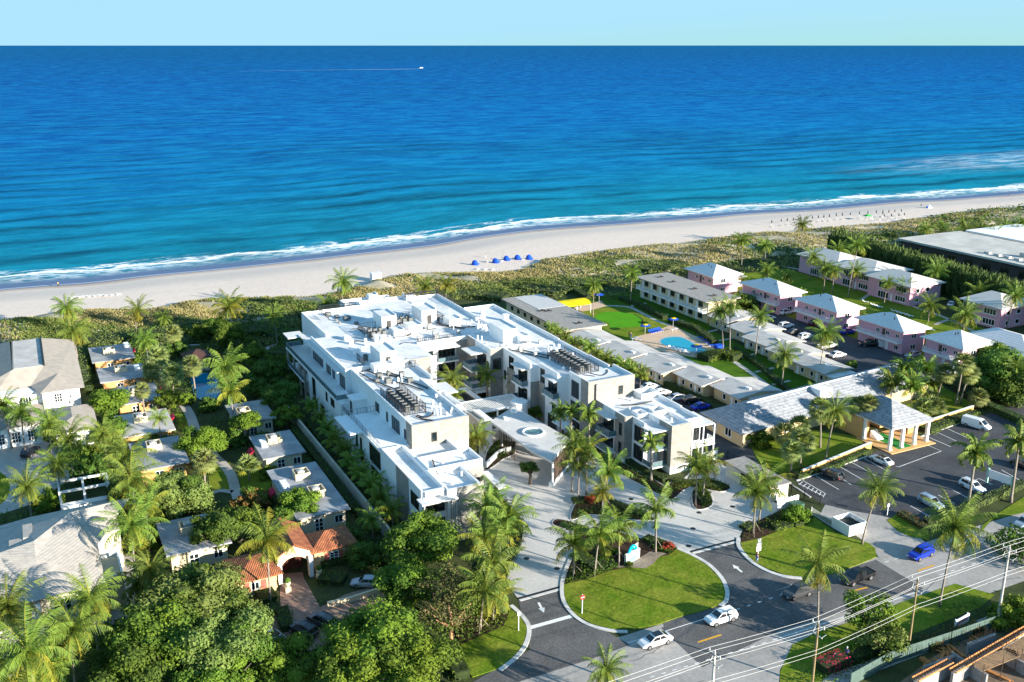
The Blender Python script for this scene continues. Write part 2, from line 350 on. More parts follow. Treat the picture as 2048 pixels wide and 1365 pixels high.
class NG:
    """small node-graph writer"""
    def __init__(s, name):
        s.m = bpy.data.materials.new(name); s.m.use_nodes = True; s.N = s.m.node_tree.nodes; s.L = s.m.node_tree.links; s.b = s.N['Principled BSDF']
    def inp(s, n, k, v):
        if v is None: return
        if hasattr(v, 'is_linked'): s.L.new(v, n.inputs[k])
        else: n.inputs[k].default_value = v
    def math(s, op, a, b=None, c=None):
        n = s.N.new('ShaderNodeMath'); n.operation = op; s.inp(n, 0, a); s.inp(n, 1, b); s.inp(n, 2, c); return n.outputs[0]
    def noise(s, vec, scale, detail=4, rough=0.6):
        n = s.N.new('ShaderNodeTexNoise'); s.inp(n, 'Vector', vec); n.inputs['Scale'].default_value = scale; n.inputs['Detail'].default_value = detail; n.inputs['Roughness'].default_value = rough; return n.outputs['Fac']
    def ramp(s, f, stops):
        n = s.N.new('ShaderNodeValToRGB'); s.inp(n, 0, f); e = n.color_ramp.elements
        for k, (p_, c) in enumerate(stops):
            el = e[k] if k < 2 else e.new(p_)
            el.position = p_; el.color = (*c, 1) if len(c) == 3 else c
        return n.outputs['Color']
    def mix(s, f, a, b):
        n = s.N.new('ShaderNodeMixRGB'); s.inp(n, 0, f); s.inp(n, 1, a); s.inp(n, 2, b); return n.outputs[0]
    def mr(s, v, a, b, c=0.0, d=1.0, smooth=False):
        n = s.N.new('ShaderNodeMapRange'); n.interpolation_type = 'SMOOTHSTEP' if smooth else 'LINEAR'
        s.inp(n, 0, v); n.inputs[1].default_value = a; n.inputs[2].default_value = b; n.inputs[3].default_value = c; n.inputs[4].default_value = d; return n.outputs[0]
    def xyz(s, x, y, z=0.0):
        n = s.N.new('ShaderNodeCombineXYZ'); s.inp(n, 0, x); s.inp(n, 1, y); s.inp(n, 2, z); return n.outputs[0]
    def sep(s, v):
        n = s.N.new('ShaderNodeSeparateXYZ'); s.inp(n, 0, v); return n.outputs
g = NG('sea_water')
uv = g.N.new('ShaderNodeUVMap'); uv.uv_map = 'shore'; u = g.sep(uv.outputs[0])
sm = g.math('MULTIPLY', u[0], 100.0); dm = g.math('MULTIPLY', u[1], 100.0)
wob = g.noise(g.xyz(g.math('MULTIPLY', sm, 0.012), g.math('MULTIPLY', dm, 0.02)), 1.0, 4)
dw = g.math('ADD', dm, g.math('MULTIPLY', g.math('SUBTRACT', wob, 0.5), 34.0))
ld = g.math('LOGARITHM', g.math('ADD', g.math('MAXIMUM', g.math('ADD', dm, g.math('MULTIPLY', g.math('SUBTRACT', wob, 0.5), g.math('MULTIPLY', dm, 0.9))), 0.0), 10.0), 10.0)   # 1 .. 5
base = g.ramp(g.mr(ld, 1.0, 4.2), [(0.0, (0.08, 0.30, 0.29)), (0.1, (0.008, 0.22, 0.26)), (0.3, (0.002, 0.20, 0.30)), (0.42, (0.0, 0.15, 0.345)), (0.55, (0.0, 0.105, 0.36)), (0.72, (0.0, 0.068, 0.30)), (0.9, (0.0, 0.055, 0.225)), (1.0, (0.0, 0.06, 0.22))])
big = g.noise(g.xyz(g.math('MULTIPLY', sm, 0.0016), g.math('MULTIPLY', dm, 0.0045)), 1.0, 6, 0.65)
base = g.mix(g.mr(big, 0.46, 0.66, 0, 0.55, True), base, g.mix(0.5, base, (0.0, 0.018, 0.08, 1)))  # broad dark patches: cloud shadow and ripple tone put into the colour
pat = g.noise(g.xyz(g.math('MULTIPLY', sm, 0.022), g.math('MULTIPLY', dm, 0.05)), 1.0, 8, 0.75)
base = g.mix(g.mr(pat, 0.45, 0.68, 0, 0.75), base, g.mix(0.6, base, (0.01, 0.38, 0.62, 1)))  # bright cyan glints of the water put into the colour
base = g.mix(g.mr(pat, 0.52, 0.34, 0, 0.6), base, g.mix(0.5, base, (0.0, 0.02, 0.09, 1)))
# wind streaks, glints put into the colour, that keep their contrast far out: cells grow with the distance from the shore
df = g.math('ADD', dm, 120.0)
ws = g.noise(g.xyz(g.math('MULTIPLY', g.math('DIVIDE', sm, df), 80.0), g.math('MULTIPLY', g.math('LOGARITHM', df, 2.71828), 34.0)), 1.0, 9, 0.8)
base = g.mix(g.mr(ws, 0.5, 0.66, 0, 0.7), base, g.mix(0.5, base, (0.02, 0.34, 0.62, 1)))
base = g.mix(g.mr(ws, 0.5, 0.36, 0, 0.6), base, g.mix(0.45, base, (0.0, 0.015, 0.07, 1)))
# long swell lines parallel to the shore
wl = g.math('ADD', g.math('MULTIPLY', dm, 0.19), g.math('MULTIPLY', g.noise(g.xyz(g.math('MULTIPLY', sm, 0.008), g.math('MULTIPLY', dm, 0.015)), 1.0, 3), 9.0))
swl = g.math('POWER', g.math('ADD', g.math('MULTIPLY', g.math('SINE', wl), 0.5), 0.5), 4.0)
swf = g.math('MULTIPLY', g.math('MULTIPLY', swl, g.mr(dm, 15, 40)), g.mr(dm, 150, 700, 0.85, 0.0))
swf = g.math('MULTIPLY', swf, g.mr(g.noise(g.xyz(g.math('MULTIPLY', sm, 0.006), g.math('MULTIPLY', dm, 0.006)), 1.0, 3), 0.38, 0.6))
base = g.mix(swf, base, (0.0, 0.05, 0.095, 1))
fn = g.noise(g.xyz(g.math('MULTIPLY', sm, 0.07), g.math('MULTIPLY', dm, 0.26)), 1.0, 8, 0.85)
base = g.mix(g.mr(fn, 0.5, 0.7, 0, 0.75), base, g.mix(0.55, base, (0.03, 0.30, 0.42, 1)))
base = g.mix(g.mr(fn, 0.5, 0.3, 0, 0.7), base, g.mix(0.55, base, (0.0, 0.02, 0.06, 1)))
# foam
lace = g.noise(g.xyz(g.math('MULTIPLY', sm, 0.16), g.math('MULTIPLY', dm, 0.4)), 1.0, 7, 0.72)
fw = g.noise(g.xyz(g.math('MULTIPLY', sm, 0.018), g.math('MULTIPLY', dm, 0.05)), 1.0, 6, 0.7)
fd = g.math('SUBTRACT', dm, g.mr(fw, 0.3, 0.7, 10.0, 30.0))
crest = g.math('MULTIPLY', g.mr(fd, -3.2, 0.3, 0, 1, True), g.mr(fd, 1.2, 3.4, 1, 0, True))
trail = g.math('MULTIPLY', g.mr(fd, -12, 0, 0.3, 0.95), g.mr(fd, 0, 3.0, 1, 0))
trail = g.math('MULTIPLY', trail, g.mr(dm, 6.5, 10.0))
trail = g.math('MULTIPLY', trail, g.mr(g.noise(g.xyz(g.math('MULTIPLY', sm, 0.014), 5.0), 1.0, 3), 0.4, 0.58, 0.25, 1.0))
fm = g.math('MAXIMUM', g.math('MULTIPLY', crest, g.mr(lace, 0.3, 0.45)), g.math('MULTIPLY', g.mr(lace, 0.44, 0.53), trail))
# second breaker line
fw2 = g.noise(g.xyz(g.math('ADD', g.math('MULTIPLY', sm, 0.011), 31.0), g.math('MULTIPLY', dm, 0.04)), 1.0, 6, 0.7)
fd2 = g.math('SUBTRACT', dm, g.mr(fw2, 0.3, 0.7, 12.0, 44.0))
c2 = g.math('MULTIPLY', g.math('MULTIPLY', g.mr(fd2, -1.5, 0.2, 0, 1, True), g.mr(fd2, 0.8, 2.5, 1, 0, True)), g.mr(fw2, 0.54, 0.46))
t2 = g.math('MULTIPLY', g.math('MULTIPLY', g.mr(fd2, -16, 0, 0, 0.6), g.mr(fd2, 0, 2.0, 1, 0)), g.math('MULTIPLY', g.mr(lace, 0.5, 0.6), g.mr(fw2, 0.56, 0.44)))
fm = g.math('MAXIMUM', fm, g.math('MULTIPLY', g.math('MAXIMUM', c2, t2), g.mr(lace, 0.36, 0.5)))
# line where the wash stops on the sand
edge = g.math('MULTIPLY', g.math('MULTIPLY', g.mr(dm, -0.2, 0.2), g.mr(dm, 0.5, 1.5, 1, 0)), 0.35)
fm = g.math('MAXIMUM', fm, edge)
# shoal with broken water off to the right
sx, sy = toS(0, 0)
pc = P(1990, 318, SEA); pcd = (Vector(pc)-Vector(SH[0])); s_c = pcd.dot(md); d_c = pcd.dot(nrm)
px_ = g.math('DIVIDE', g.math('SUBTRACT', sm, s_c+60), 190.0); py_ = g.math('DIVIDE', g.math('SUBTRACT', dm, d_c-12), 46.0)
rr = g.math('SQRT', g.math('ADD', g.math('MULTIPLY', px_, px_), g.math('MULTIPLY', py_, py_)))
sh_ = g.math('MULTIPLY', g.mr(rr, 0.3, 1.25, 1, 0, True), g.mr(g.noise(g.xyz(g.math('MULTIPLY', sm, 0.03), g.math('MULTIPLY', dm, 0.12)), 1.0, 8, 0.75), 0.44, 0.66))
fm = g.math('MAXIMUM', fm, g.math('MULTIPLY', sh_, 0.5))
wet_sheen = g.mr(dm, 6.0, 15.0)
base = g.mix(wet_sheen, (0.11, 0.165, 0.27, 1), base)  # wet wash strip, its blue reflection put into the colour
colr = g.mix(fm, base, (0.97, 0.97, 0.97, 1))
g.L.new(colr, g.b.inputs['Base Color']); g.L.new(g.mr(fm, 0, 1, 0.28, 0.9), g.b.inputs['Roughness'])
g.b.inputs['Specular IOR Level'].default_value = 0.0
bu = g.N.new('ShaderNodeBump'); bu.inputs['Strength'].default_value = 0.35; bu.inputs['Distance'].default_value = 0.6
g.L.new(fn, bu.inputs['Height']); g.L.new(bu.outputs[0], g.b.inputs['Normal'])
gl = g.N.new('ShaderNodeBsdfGlossy'); gl.inputs['Roughness'].default_value = 0.25; g.L.new(bu.outputs[0], gl.inputs['Normal'])
ms = g.N.new('ShaderNodeMixShader'); ms.inputs[0].default_value = 0.03; g.L.new(g.b.outputs[0], ms.inputs[1]); g.L.new(gl.outputs[0], ms.inputs[2]); g.L.new(ms.outputs[0], g.N['Material Output'].inputs['Surface'])
SEAM = g.m
ds = [-1.5, 0, 4, 10, 20, 40, 80, 160, 320, 700, 1500, 3500, 9000, 25000, 80000, 300000]
sea = strip('sea', ds, lambda s, d: SEA, SEAM, far=250000); sea['kind'] = 'structure'
g = NG('beach_sand')
uv = g.N.new('ShaderNodeUVMap'); uv.uv_map = 'shore'; u = g.sep(uv.outputs[0])
sm = g.math('MULTIPLY', u[0], 100.0); dm = g.math('MULTIPLY', u[1], 100.0)
n1 = g.noise(g.xyz(g.math('MULTIPLY', sm, 0.03), g.math('MULTIPLY', dm, 0.12)), 1.0, 6)
n2 = g.noise(g.xyz(sm, dm), 0.35, 5, 0.75)
c_ = g.mix(n1, (0.72, 0.605, 0.515, 1), (0.62, 0.52, 0.44, 1))
c_ = g.mix(g.mr(n2, 0.5, 0.75, 0, 0.3), c_, (0.42, 0.35, 0.30, 1))
wl = g.math('ADD', dm, g.math('MULTIPLY', g.math('SUBTRACT', g.noise(g.xyz(g.math('MULTIPLY', sm, 0.02), 0.0), 1.0, 4), 0.5), 9.0))
c_ = g.mix(g.mr(wl, -6.0, -3.0, 0, 1, True), c_, (0.46, 0.37, 0.31, 1))
c_ = g.mix(g.mr(wl, -2.5, 0.0, 0, 1, True), c_, (0.26, 0.22, 0.21, 1))
g.L.new(c_, g.b.inputs['Base Color']); g.b.inputs['Roughness'].default_value = 0.9; g.b.inputs['Specular IOR Level'].default_value = 0.15
bu = g.N.new('ShaderNodeBump'); bu.inputs['Strength'].default_value = 0.5; bu.inputs['Distance'].default_value = 0.25
g.L.new(n2, bu.inputs['Height']); g.L.new(bu.outputs[0], g.b.inputs['Normal'])
SAND = g.m
def bz(s, d):
    t = max(0.0, min(1.0, -d/30)); return -2.0+1.94*(t*t*(3-2*t))-max(d, 0)*0.08-0.01
beach = strip('beach', [30, 12, 4, 1, 0, -2, -4, -7, -10, -14, -18, -22, -26, -30, -45, -60, -400], bz, SAND); beach['kind'] = 'structure'
beach.data.flip_normals()
# inland ground: its seaward edge follows the line where plants begin
veg_px = [(0,640),(100,627),(200,622),(300,618),(400,605),(480,596),(600,596),(650,592),(700,582),(760,562),(830,548),(930,545),(1010,545),(1060,532),(1100,517),(1180,505),(1260,495),(1400,482),(1480,470),(1600,460),(1750,447),(1850,435),(1950,420),(2048,412)]
in_px = [(0,700),(100,690),(200,668),(300,655),(380,648),(460,645),(600,640),(650,630),(700,612),(760,600),(900,592),(950,592),(1010,598),(1060,590),(1100,580),(1180,568),(1270,552),(1370,540),(1450,525),(1560,512),(1690,505),(1800,490),(1900,478),(2048,470)]
VEG = [P(*p) for p in veg_px]; INN = [P(*p) for p in in_px]
VEG = [(VEG[0][0]-md.x*60, VEG[0][1]-md.y*60)]+VEG+[(VEG[-1][0]+md.x*200, VEG[-1][1]+md.y*200)]
INN = [(INN[0][0]-md.x*60, INN[0][1]-md.y*60)]+INN+[(INN[-1][0]+md.x*200, INN[-1][1]+md.y*200)]
gp = [(p[0]-nrm.x*3, p[1]-nrm.y*3) for p in VEG]
gp = gp+[(gp[-1][0]+400, gp[-1][1]-500), (500, -60), (-400, -60), (gp[0][0]-300, gp[0][1]-200)]
tessgrid(gp, 'garden_ground', 0.0, GROUND, px=False)
# dunes: a low bumpy bank with its own relief
VS = smoothline(VEG, 10); IS = smoothline(INN, 10); nu = 14
V = []; F = []
ph = rng.uniform(0, 6.28, 20)
def dz(x, y): return 0.5*math.sin(x*0.21+ph[0]+1.3*math.sin(y*0.13))+0.4*math.sin(y*0.33+ph[1]+x*0.1)+0.25*math.sin(x*0.7+y*0.5+ph[2])
for i in range(len(VS)):
    for j in range(nu+1):
        t = j/nu; x = VS[i][0]*(1-t)+IS[i][0]*t; y = VS[i][1]*(1-t)+IS[i][1]*t
        V.append((x, y, (-0.12 if j in (0, nu) else 0)+math.sin(math.pi*t)**0.6*(1.3+dz(x, y))))
for i in range(len(VS)-1):
    for j in range(nu):
        a = i*(nu+1)+j; F.append((a, a+1, a+nu+2, a+nu+1))
me = bpy.data.meshes.new('dune_bank'); me.from_pydata(V, [], F); me.polygons.foreach_set('use_smooth', [True]*len(F))
me.materials.append(mat('dune_sand', (0.58, 0.49, 0.36), 0.95, c2=(0.26, 0.22, 0.11), scale=0.16, fine=0.25, bump=0.6)); me.update()
if me.polygons[5].normal.z < 0: me.flip_normals()
o = link('dune', me); o['kind'] = 'structure'
dV = np.array(V).reshape(len(VS), nu+1, 3)
# dune grass tufts
def tufts(name, base, h, wd, m, n_per=3, tilt=0.5, seed=1, label=None):
    r = np.random.default_rng(seed); n = len(base); k = n*n_per
    b = np.repeat(base, n_per, axis=0)+np.concatenate([r.normal(0, 0.35, (k, 2)), np.zeros((k, 1))], 1)
    az = r.uniform(0, 2*np.pi, k); hh = h*r.uniform(0.5, 1.3, k); ww = wd*r.uniform(0.6, 1.3, k)
    side = np.stack([np.cos(az), np.sin(az), np.zeros(k)], 1)*ww[:, None]/2
    top = b+np.stack([r.normal(0, tilt, k)*hh, r.normal(0, tilt, k)*hh, hh], 1)
    Q = np.stack([b-side, b+side, top+side*0.5, top-side*0.5], 1)
    return npmesh(name, Q, m)
n = 46000
ii = rng.uniform(0, len(VS)-1.001, n); jj = rng.uniform(0.3, nu-0.2, n)
i0 = ii.astype(int); j0 = jj.astype(int); fi = (ii-i0)[:, None]; fj = (jj-j0)[:, None]
bp = dV[i0, j0]*(1-fi)*(1-fj)+dV[i0+1, j0]*fi*(1-fj)+dV[i0, np.minimum(j0+1, nu)]*(1-fi)*fj+dV[i0+1, np.minimum(j0+1, nu)]*fi*fj
nz = np.sin(bp[:, 0]*0.09+2*np.sin(bp[:, 1]*0.05))+np.sin(bp[:, 1]*0.13+bp[:, 0]*0.05)+rng.normal(0, 0.5, n)
green = (nz+(jj/nu-0.5)*2.2) > 0.8
bare = (np.sin(bp[:, 0]*.21+np.sin(bp[:, 1]*.16)*2)+np.sin(bp[:, 1]*.27+bp[:, 0]*.11)) > 1.05
keep = (rng.random(n) < (0.4+0.5*(jj/nu > 0.15))) & ~(bare & (jj/nu < .7))
o = link('dune_grass', tufts('dune_grass', bp[keep & ~green], 0.5, 0.34, DRYG, seed=2)); tag(o, kind='stuff')
o = link('green_dune_scrub', tufts('green_dune_scrub', bp[keep & green], 0.5, 0.45, GRAPE, seed=3, tilt=0.8)); tag(o, kind='stuff')

# =================================================================== roads, drives, lawns
def xy(l, ox, oy, k): return [(ox+x/k, oy+y/k) for x, y in l]
def sheet(name, pts, z, m, px=True, sm=0, **k):
    if px: pts = [P(*p) for p in pts]
    if sm: pts = smoothline(pts, sm, True)
    return tessgrid(pts, name, z, m, px=False, **k)
def Srect(a0, a1, b0, b1): return [S(a0, b0), S(a1, b0), S(a1, b1), S(a0, b1)]
# main road
sheet('road', [S(30, 78.5), S(240, 78.5), S(240, 93.2), S(30, 93.2)], 0.008, ASPHO, px=False)
sheet('road_new_asphalt', [P(1322,1256), P(1450,1215), P(1505,1196), P(1620,1162), P(1720,1130), P(1752,1120), P(1848,1178), P(1560,1262), P(1405,1335)], 0.012, ASPH, px=False)
sheet('pavement', [S(60, 72.5), S(240, 72.5), S(240, 74.6), S(60, 74.6)], 0.02, PATH, px=False)
sheet('lawn_roadside', [(1560,1345),(1585,1290),(1640,1262),(1700,1245),(1830,1195),(1910,1168),(1990,1190),(1960,1215),(1700,1320),(1640,1365),(1560,1365)], 0.03, LAWN)
sheet('road_side_street', [(1290,1365),(1390,1345),(1560,1300),(1590,1270),(1560,1340),(1555,1400),(1250,1400)], 0.014, ASPHO)
# private plaza
plaza = [(1036,1198),(1122,1174),(1240,1140),(1381,1104),(1477,1079),(1490,1050),(1560,1035),(1556,1010),(1500,975),(1440,925),(1390,935),(1340,985),(1240,950),(1180,905),(1060,820),(960,870),(955,960),(985,1010),(1020,1050),(1040,1085),(1030,1110),(1000,1150)]
sheet('driveway', plaza, 0.045, CONC)
sheet('driveway_entry_asphalt', [(1036,1199),(1122,1175),(1150,1215),(1210,1262),(1260,1290),(1180,1320),(1020,1370),(945,1365),(1060,1300)], 0.03, ASPH)
sheet('driveway_exit_asphalt', [(1300,1130),(1382,1105),(1478,1080),(1490,1110),(1540,1143),(1606,1160),(1480,1210),(1330,1260)], 0.03, ASPH)
for nm, pp in (('kerb_strip', [(1036,1198),(1122,1174)]), ('kerb_strip', [(1381,1104),(1477,1079)])):
    w_ = [P(*q_) for q_ in pp]; b = MB(); c0 = w_[0]
    b.mi = 0; ribbon(b, [(p_[0]-c0[0], p_[1]-c0[1]) for p_ in w_], 0.35, 0.04, 0.062); o = b.build('drain_grate', BLACKM, None, (*c0, 0)); tag(o, kind='structure')
    b = MB(); ribbon(b, [(p_[0]-c0[0]+0.25, p_[1]-c0[1]-0.5) for p_ in w_], 0.5, 0.03, 0.058); o = b.build('kerb_strip', CURB, None, (*c0, 0)); tag(o, kind='structure')
lawnc = [(1127,1171),(1130,1203),(1151,1230),(1183,1249),(1226,1260),(1273,1258),(1317,1250),(1356,1236),(1412,1221),(1439,1211),(1449,1202),(1450,1182),(1439,1158),(1415,1133),(1385,1114),(1354,1100),(1337,1112),(1317,1116),(1307,1129),(1290,1139),(1256,1136),(1222,1143),(1173,1160)]
sheet('lawn', lawnc, 0.13, LAWN, th=0.1)
bed = [(1127,1172),(1173,1161),(1222,1144),(1256,1137),(1290,1140),(1307,1130),(1317,1117),(1337,1113),(1354,1101),(1310,1084),(1288,1080),(1217,1060),(1160,1060),(1144,1114)]
sheet('planting_bed', bed, 0.12, MULCH, th=0.08)
sheet('gravel_bed', [(1225,1138),(1262,1128),(1300,1105),(1335,1108),(1318,1116),(1307,1129),(1290,1139),(1256,1136)], 0.15, GRAVEL)
sheet('lawn', [(921,1291),(965,1272),(1007,1254),(1021,1219),(1040,1235),(1054,1256),(1048,1287),(1028,1313),(996,1339),(945,1356),(915,1320)], 0.13, LAWN, th=0.1)
sheet('planting_bed', [(1000,1150),(1020,1215),(1007,1254),(965,1272),(921,1291),(900,1240),(940,1180)], 0.12, MULCH, th=0.08)
rl = [(1481,1087),(1484,1100),(1503,1121),(1533,1138),(1567,1150),(1604,1154),(1660,1150),(1716,1131),(1753,1115),(1750,1098),(1738,1088),(1700,1078),(1668,1064),(1628,1036),(1600,1042),(1560,1062),(1520,1078)]
sheet('lawn', rl, 0.13, LAWN, th=0.1)
sheet('planting_bed', [(1481,1087),(1520,1078),(1560,1062),(1600,1042),(1628,1036),(1600,1005),(1555,1025),(1505,1048),(1487,1065)], 0.12, MULCH, th=0.08)
def kerb(pp, closed=False, wd=0.5, px=True):
    w_ = smoothline([P(*q_) for q_ in pp] if px else pp, 5, closed); c0 = w_[0]; b = MB()
    ribbon(b, [(p_[0]-c0[0], p_[1]-c0[1]) for p_ in w_], wd, 0, 0.15, closed)
    o = b.build('kerb', CURB, None, (*c0, 0)); o['kind'] = 'structure'
kerb([(1144,1112),(1130,1145),(1124,1172),(1127,1203),(1148,1232),(1180,1252),(1226,1263),(1255,1265)], wd=0.55)
kerb([(1354,1098),(1386,1112),(1418,1131),(1443,1157),(1454,1182),(1452,1203),(1440,1213)], wd=0.6)
kerb([(1477,1077),(1478,1095),(1498,1120),(1528,1140),(1564,1153),(1604,1158)], wd=0.6)
kerb([(1022,1212),(1044,1233),(1058,1257),(1052,1289),(1031,1317),(999,1342)], wd=0.6)
kerb([(1035,1068),(1042,1082),(1038,1100)], wd=0.3)
# planting islands of the plaza
for pts in ([(1142,1040),(1160,1000),(1215,990),(1240,1020),(1300,1035),(1303,1042),(1255,1040),(1180,1030)],
            [(1385,985),(1400,975),(1420,990),(1424,1010),(1405,1020),(1388,1015)],
            [(1108,1052),(1115,1040),(1150,1048),(1175,1058),(1160,1066)],
            [(1205,905),(1250,930),(1330,975),(1322,990),(1290,975),(1200,925)],
            [(1330,990),(1345,965),(1420,960),(1460,975),(1440,985),(1380,975),(1345,1000)],
            [(950,1000),(990,1010),(1030,1050),(1040,1085),(1010,1120),(960,1100)],
            [(975,905),(1000,880),(1030,905),(1005,920),(985,935),(970,940)]):
    sheet('planting_bed', pts, 0.16, MULCH, sm=3, th=0.12); kerb(pts, True, 0.25)
# painted marks
def arrow(px_tail, px_head, wd=0.42):
    a = Vector(P(*px_tail)); h = Vector(P(*px_head)); d = (h-a); L = d.length; d.normalize(); n_ = Vector((-d.y, d.x))
    b = MB(); q_ = [a+n_*wd/2*0.8, a-n_*wd/2*0.8, a+d*L*0.55-n_*wd/2*0.8, a+d*L*0.55-n_*wd*1.15, h, a+d*L*0.55+n_*wd*1.15, a+d*L*0.55+n_*wd/2*0.8]
    b.prism([(v.x-a.x, v.y-a.y) for v in q_], 0.033, 0.037); o = b.build('arrow_marking', PAINTW, None, (a.x, a.y, 0)); o['kind'] = 'structure'
arrow((1077,1206),(1088,1226)); arrow((1484,1145),(1465,1130))
def line(pp, wd=0.12, m=None, z=0.0165, nm='road_marking'):
    w_ = [P(*q_) for q_ in pp]; c0 = w_[0]; b = MB(); ribbon(b, [(p_[0]-c0[0], p_[1]-c0[1]) for p_ in w_], wd, z-0.003, z)
    o = b.build(nm, m or PAINTW, None, (*c0, 0)); o['kind'] = 'structure'
line([(1057,1257),(1143,1233)], 0.7, z=0.037)
def dashes(p0, p1, n_, frac, wd=0.14, m=None):
    for k in range(n_):
        t0 = k/n_; t1 = t0+frac/n_
        line([(p0[0]+(p1[0]-p0[0])*t0, p0[1]+(p1[1]-p0[1])*t0), (p0[0]+(p1[0]-p0[0])*t1, p0[1]+(p1[1]-p0[1])*t1)], wd, m, 0.02)
line([(1040,1350),(1200,1304),(1410,1238)], 0.13, z=0.02); dashes((1472,1220),(1625,1170), 7, 0.35); line([(1960,1085),(2060,1060)], 0.13, z=0.02)
line([(1420,1352),(1546,1316)], 0.01, z=0.01)
line([(1545,1281),(1625,1255),(1760,1210),(1840,1182)], 0.16, z=0.02); dashes((1300,1355),(1545,1281), 11, 0.4)
dashes((1396,1285),(1480,1258), 1, 0.55, 0.3, PAINTY); line([(1700,1184),(1735,1175)], 0.3, PAINTY, 0.02); line([(1836,1142),(1868,1131)], 0.3, PAINTY, 0.02)
dashes((1770,1125),(1850,1100), 4, 0.4); dashes((1880,1150),(2048,1095), 8, 0.4)
for p_ in ((1053,1118),(1114,1138),(1386,1058),(1377,1093),(1262,999),(1306,1093),(1398,1026),(1465,1014),(1418,985)):
    X, Y = P(*p_); b = MB().cyl(0, 0, 0.03, 0.052, 0.45, 16); o = b.build('manhole_cover', BLACKM, None, (X, Y, 0)); o['kind'] = 'structure'
for pp in ([(1312,1042),(1381,1103)], [(1217,990),(1312,1042)], [(1030,1060),(1075,1090)], [(1350,1010),(1480,1050)], [(1260,975),(1330,1005)], [(1000,960),(1110,985)], [(1420,1030),(1490,1000)]):
    line(pp, 0.12, mat('joint_concrete', (0.68, 0.66, 0.62), .85, .05), 0.05, 'paving_joint')
TAR = mat('tar_seal', (0.06, 0.058, 0.056), .8, .1)
rt = random.Random(3)
for k in range(16):
    a_ = rt.uniform(60, 135); b_ = rt.uniform(80, 91); pts = [(a_, b_)]
    for _ in range(6): pts.append((pts[-1][0]+rt.uniform(.4, 1.6), pts[-1][1]+rt.uniform(-.5, .5)))
    w_ = [S(*q_) for q_ in pts]; c0 = w_[0]; b = MB(); ribbon(b, [(p_[0]-c0[0], p_[1]-c0[1]) for p_ in w_], 0.06, .018, .0225); o = b.build('tar_seal', TAR, None, (*c0, 0)); o['kind'] = 'structure'
# car park of the yellow hotel
lot = [(1592,964),(1740,908),(1917,848),(2060,800),(2200,880),(2300,1010),(2048,960),(1935,1010),(1880,1045),(1800,1092),(1760,1120),(1715,1040),(1640,1005),(1610,985)]
sheet('car_park', lot, 0.016, ASPHD)
sheet('car_park_entry', [(1650,1010),(1700,1022),(1760,1032),(1800,1040),(1850,1085),(1830,1100),(1760,1120),(1745,1095),(1680,1050),(1640,1030)], 0.028, ASPHO)
def K(l): return xy(l, 1548, 760, 4.096)
for s_ in ([(345,790),(530,900)],[(545,715),(735,825)],[(640,680),(835,785)],[(740,645),(930,750)],[(1250,465),(1450,550)],[(1335,430),(1530,520)],[(1420,400),(1580,475)],[(570,820),(630,860)],
           [(1120,1035),(1320,1145)],[(1455,900),(1685,1018)],[(1345,945),(1480,1015)],[(1775,775),(1880,850)],[(1865,740),(2060,850)],[(1000,710),(1020,715),(1370,585),(1200,510)],[(1640,825),(1680,810),(1790,860)]):
    line(K(s_), 0.13, z=0.025, nm='bay_marking')
for k in range(7): line(K([(235+k*30, 835+k*17),(205+k*33, 860+k*17)]), 0.13, z=0.026, nm='hatch_marking')
line(K([(200,850),(400,950),(425,935),(235,825)]), 0.13, z=0.025, nm='bay_marking')
kerb(K([(185,830),(765,628)]), wd=0.35); kerb(K([(1200,470),(1515,357)]), wd=0.35); kerb(K([(55,800),(300,965)]), wd=0.35)
sheet('lawn', K([(920,1150),(960,1130),(1020,1090),(1150,1110),(1260,1200),(1250,1310),(1120,1290),(1010,1240)]), 0.06, LAWN)
sheet('lawn', K([(1700,1200),(1800,1120),(2048,960),(2150,960),(2048,1090),(1780,1150),(1700,1250)]), 0.06, LAWN)
sheet('lawn', K([(0,600),(250,400),(520,440),(790,480),(560,600),(300,720),(60,770),(-100,700)]), 0.05, LAWN)
sheet('lawn', [(1810,812),(1850,790),(1885,775),(1915,790),(1950,812),(1905,830),(1860,845)], 0.05, LAWN)
sheet('lawn', [(1500,890),(1560,850),(1610,880),(1560,935),(1520,930)], 0.075, LAWN)
# hotel courtyards
sheet('lawn', [S(118,190),S(118,252),S(190,252),S(190,228),S(164,205),S(158,150),S(138,150)], 0.01, mat('lawn_darker', (0.075, 0.15, 0.012), 0.95, c2=(0.05, 0.11, 0.010), scale=0.3, fine=0.3, spec=0.05), px=False)
def D(l): return xy(l, 1000, 480, 4.096)
sheet('lawn_around_green', D([(670,595),(760,570),(900,555),(1060,555),(1180,600),(1300,640),(1390,700),(1385,740),(1240,790),(1080,800),(930,770),(820,710)]), 0.03, LAWN, sm=3)
sheet('putting_green', D([(780,650),(810,605),(900,590),(1040,600),(1130,620),(1165,650),(1165,700),(1100,715),(960,720),(900,718),(890,680)]), 0.05, TURF, sm=4)
line(D([(1100,610),(1150,640),(1170,660),(1160,690),(1185,700),(1160,715)]), 0.35, MULCH, 0.07, 'green_edging')
pl = D([(1100,800),(1250,760),(1400,700),(1470,730),(1600,790),(1760,860),(1860,950),(1840,975),(1700,985),(1560,960),(1400,930),(1250,900),(1130,840)])
sheet('pool_deck', pl, 0.06, SANDD, sm=2)
sheet('patio', D([(720,530),(830,500),(870,545),(760,575),(670,590),(600,560)]), 0.06, SANDD)
sheet('pool_rim', D([(1300,830),(1360,795),(1470,790),(1540,815),(1600,850),(1720,915),(1715,945),(1600,935),(1500,910),(1340,870)]), 0.075, PATH, sm=3)
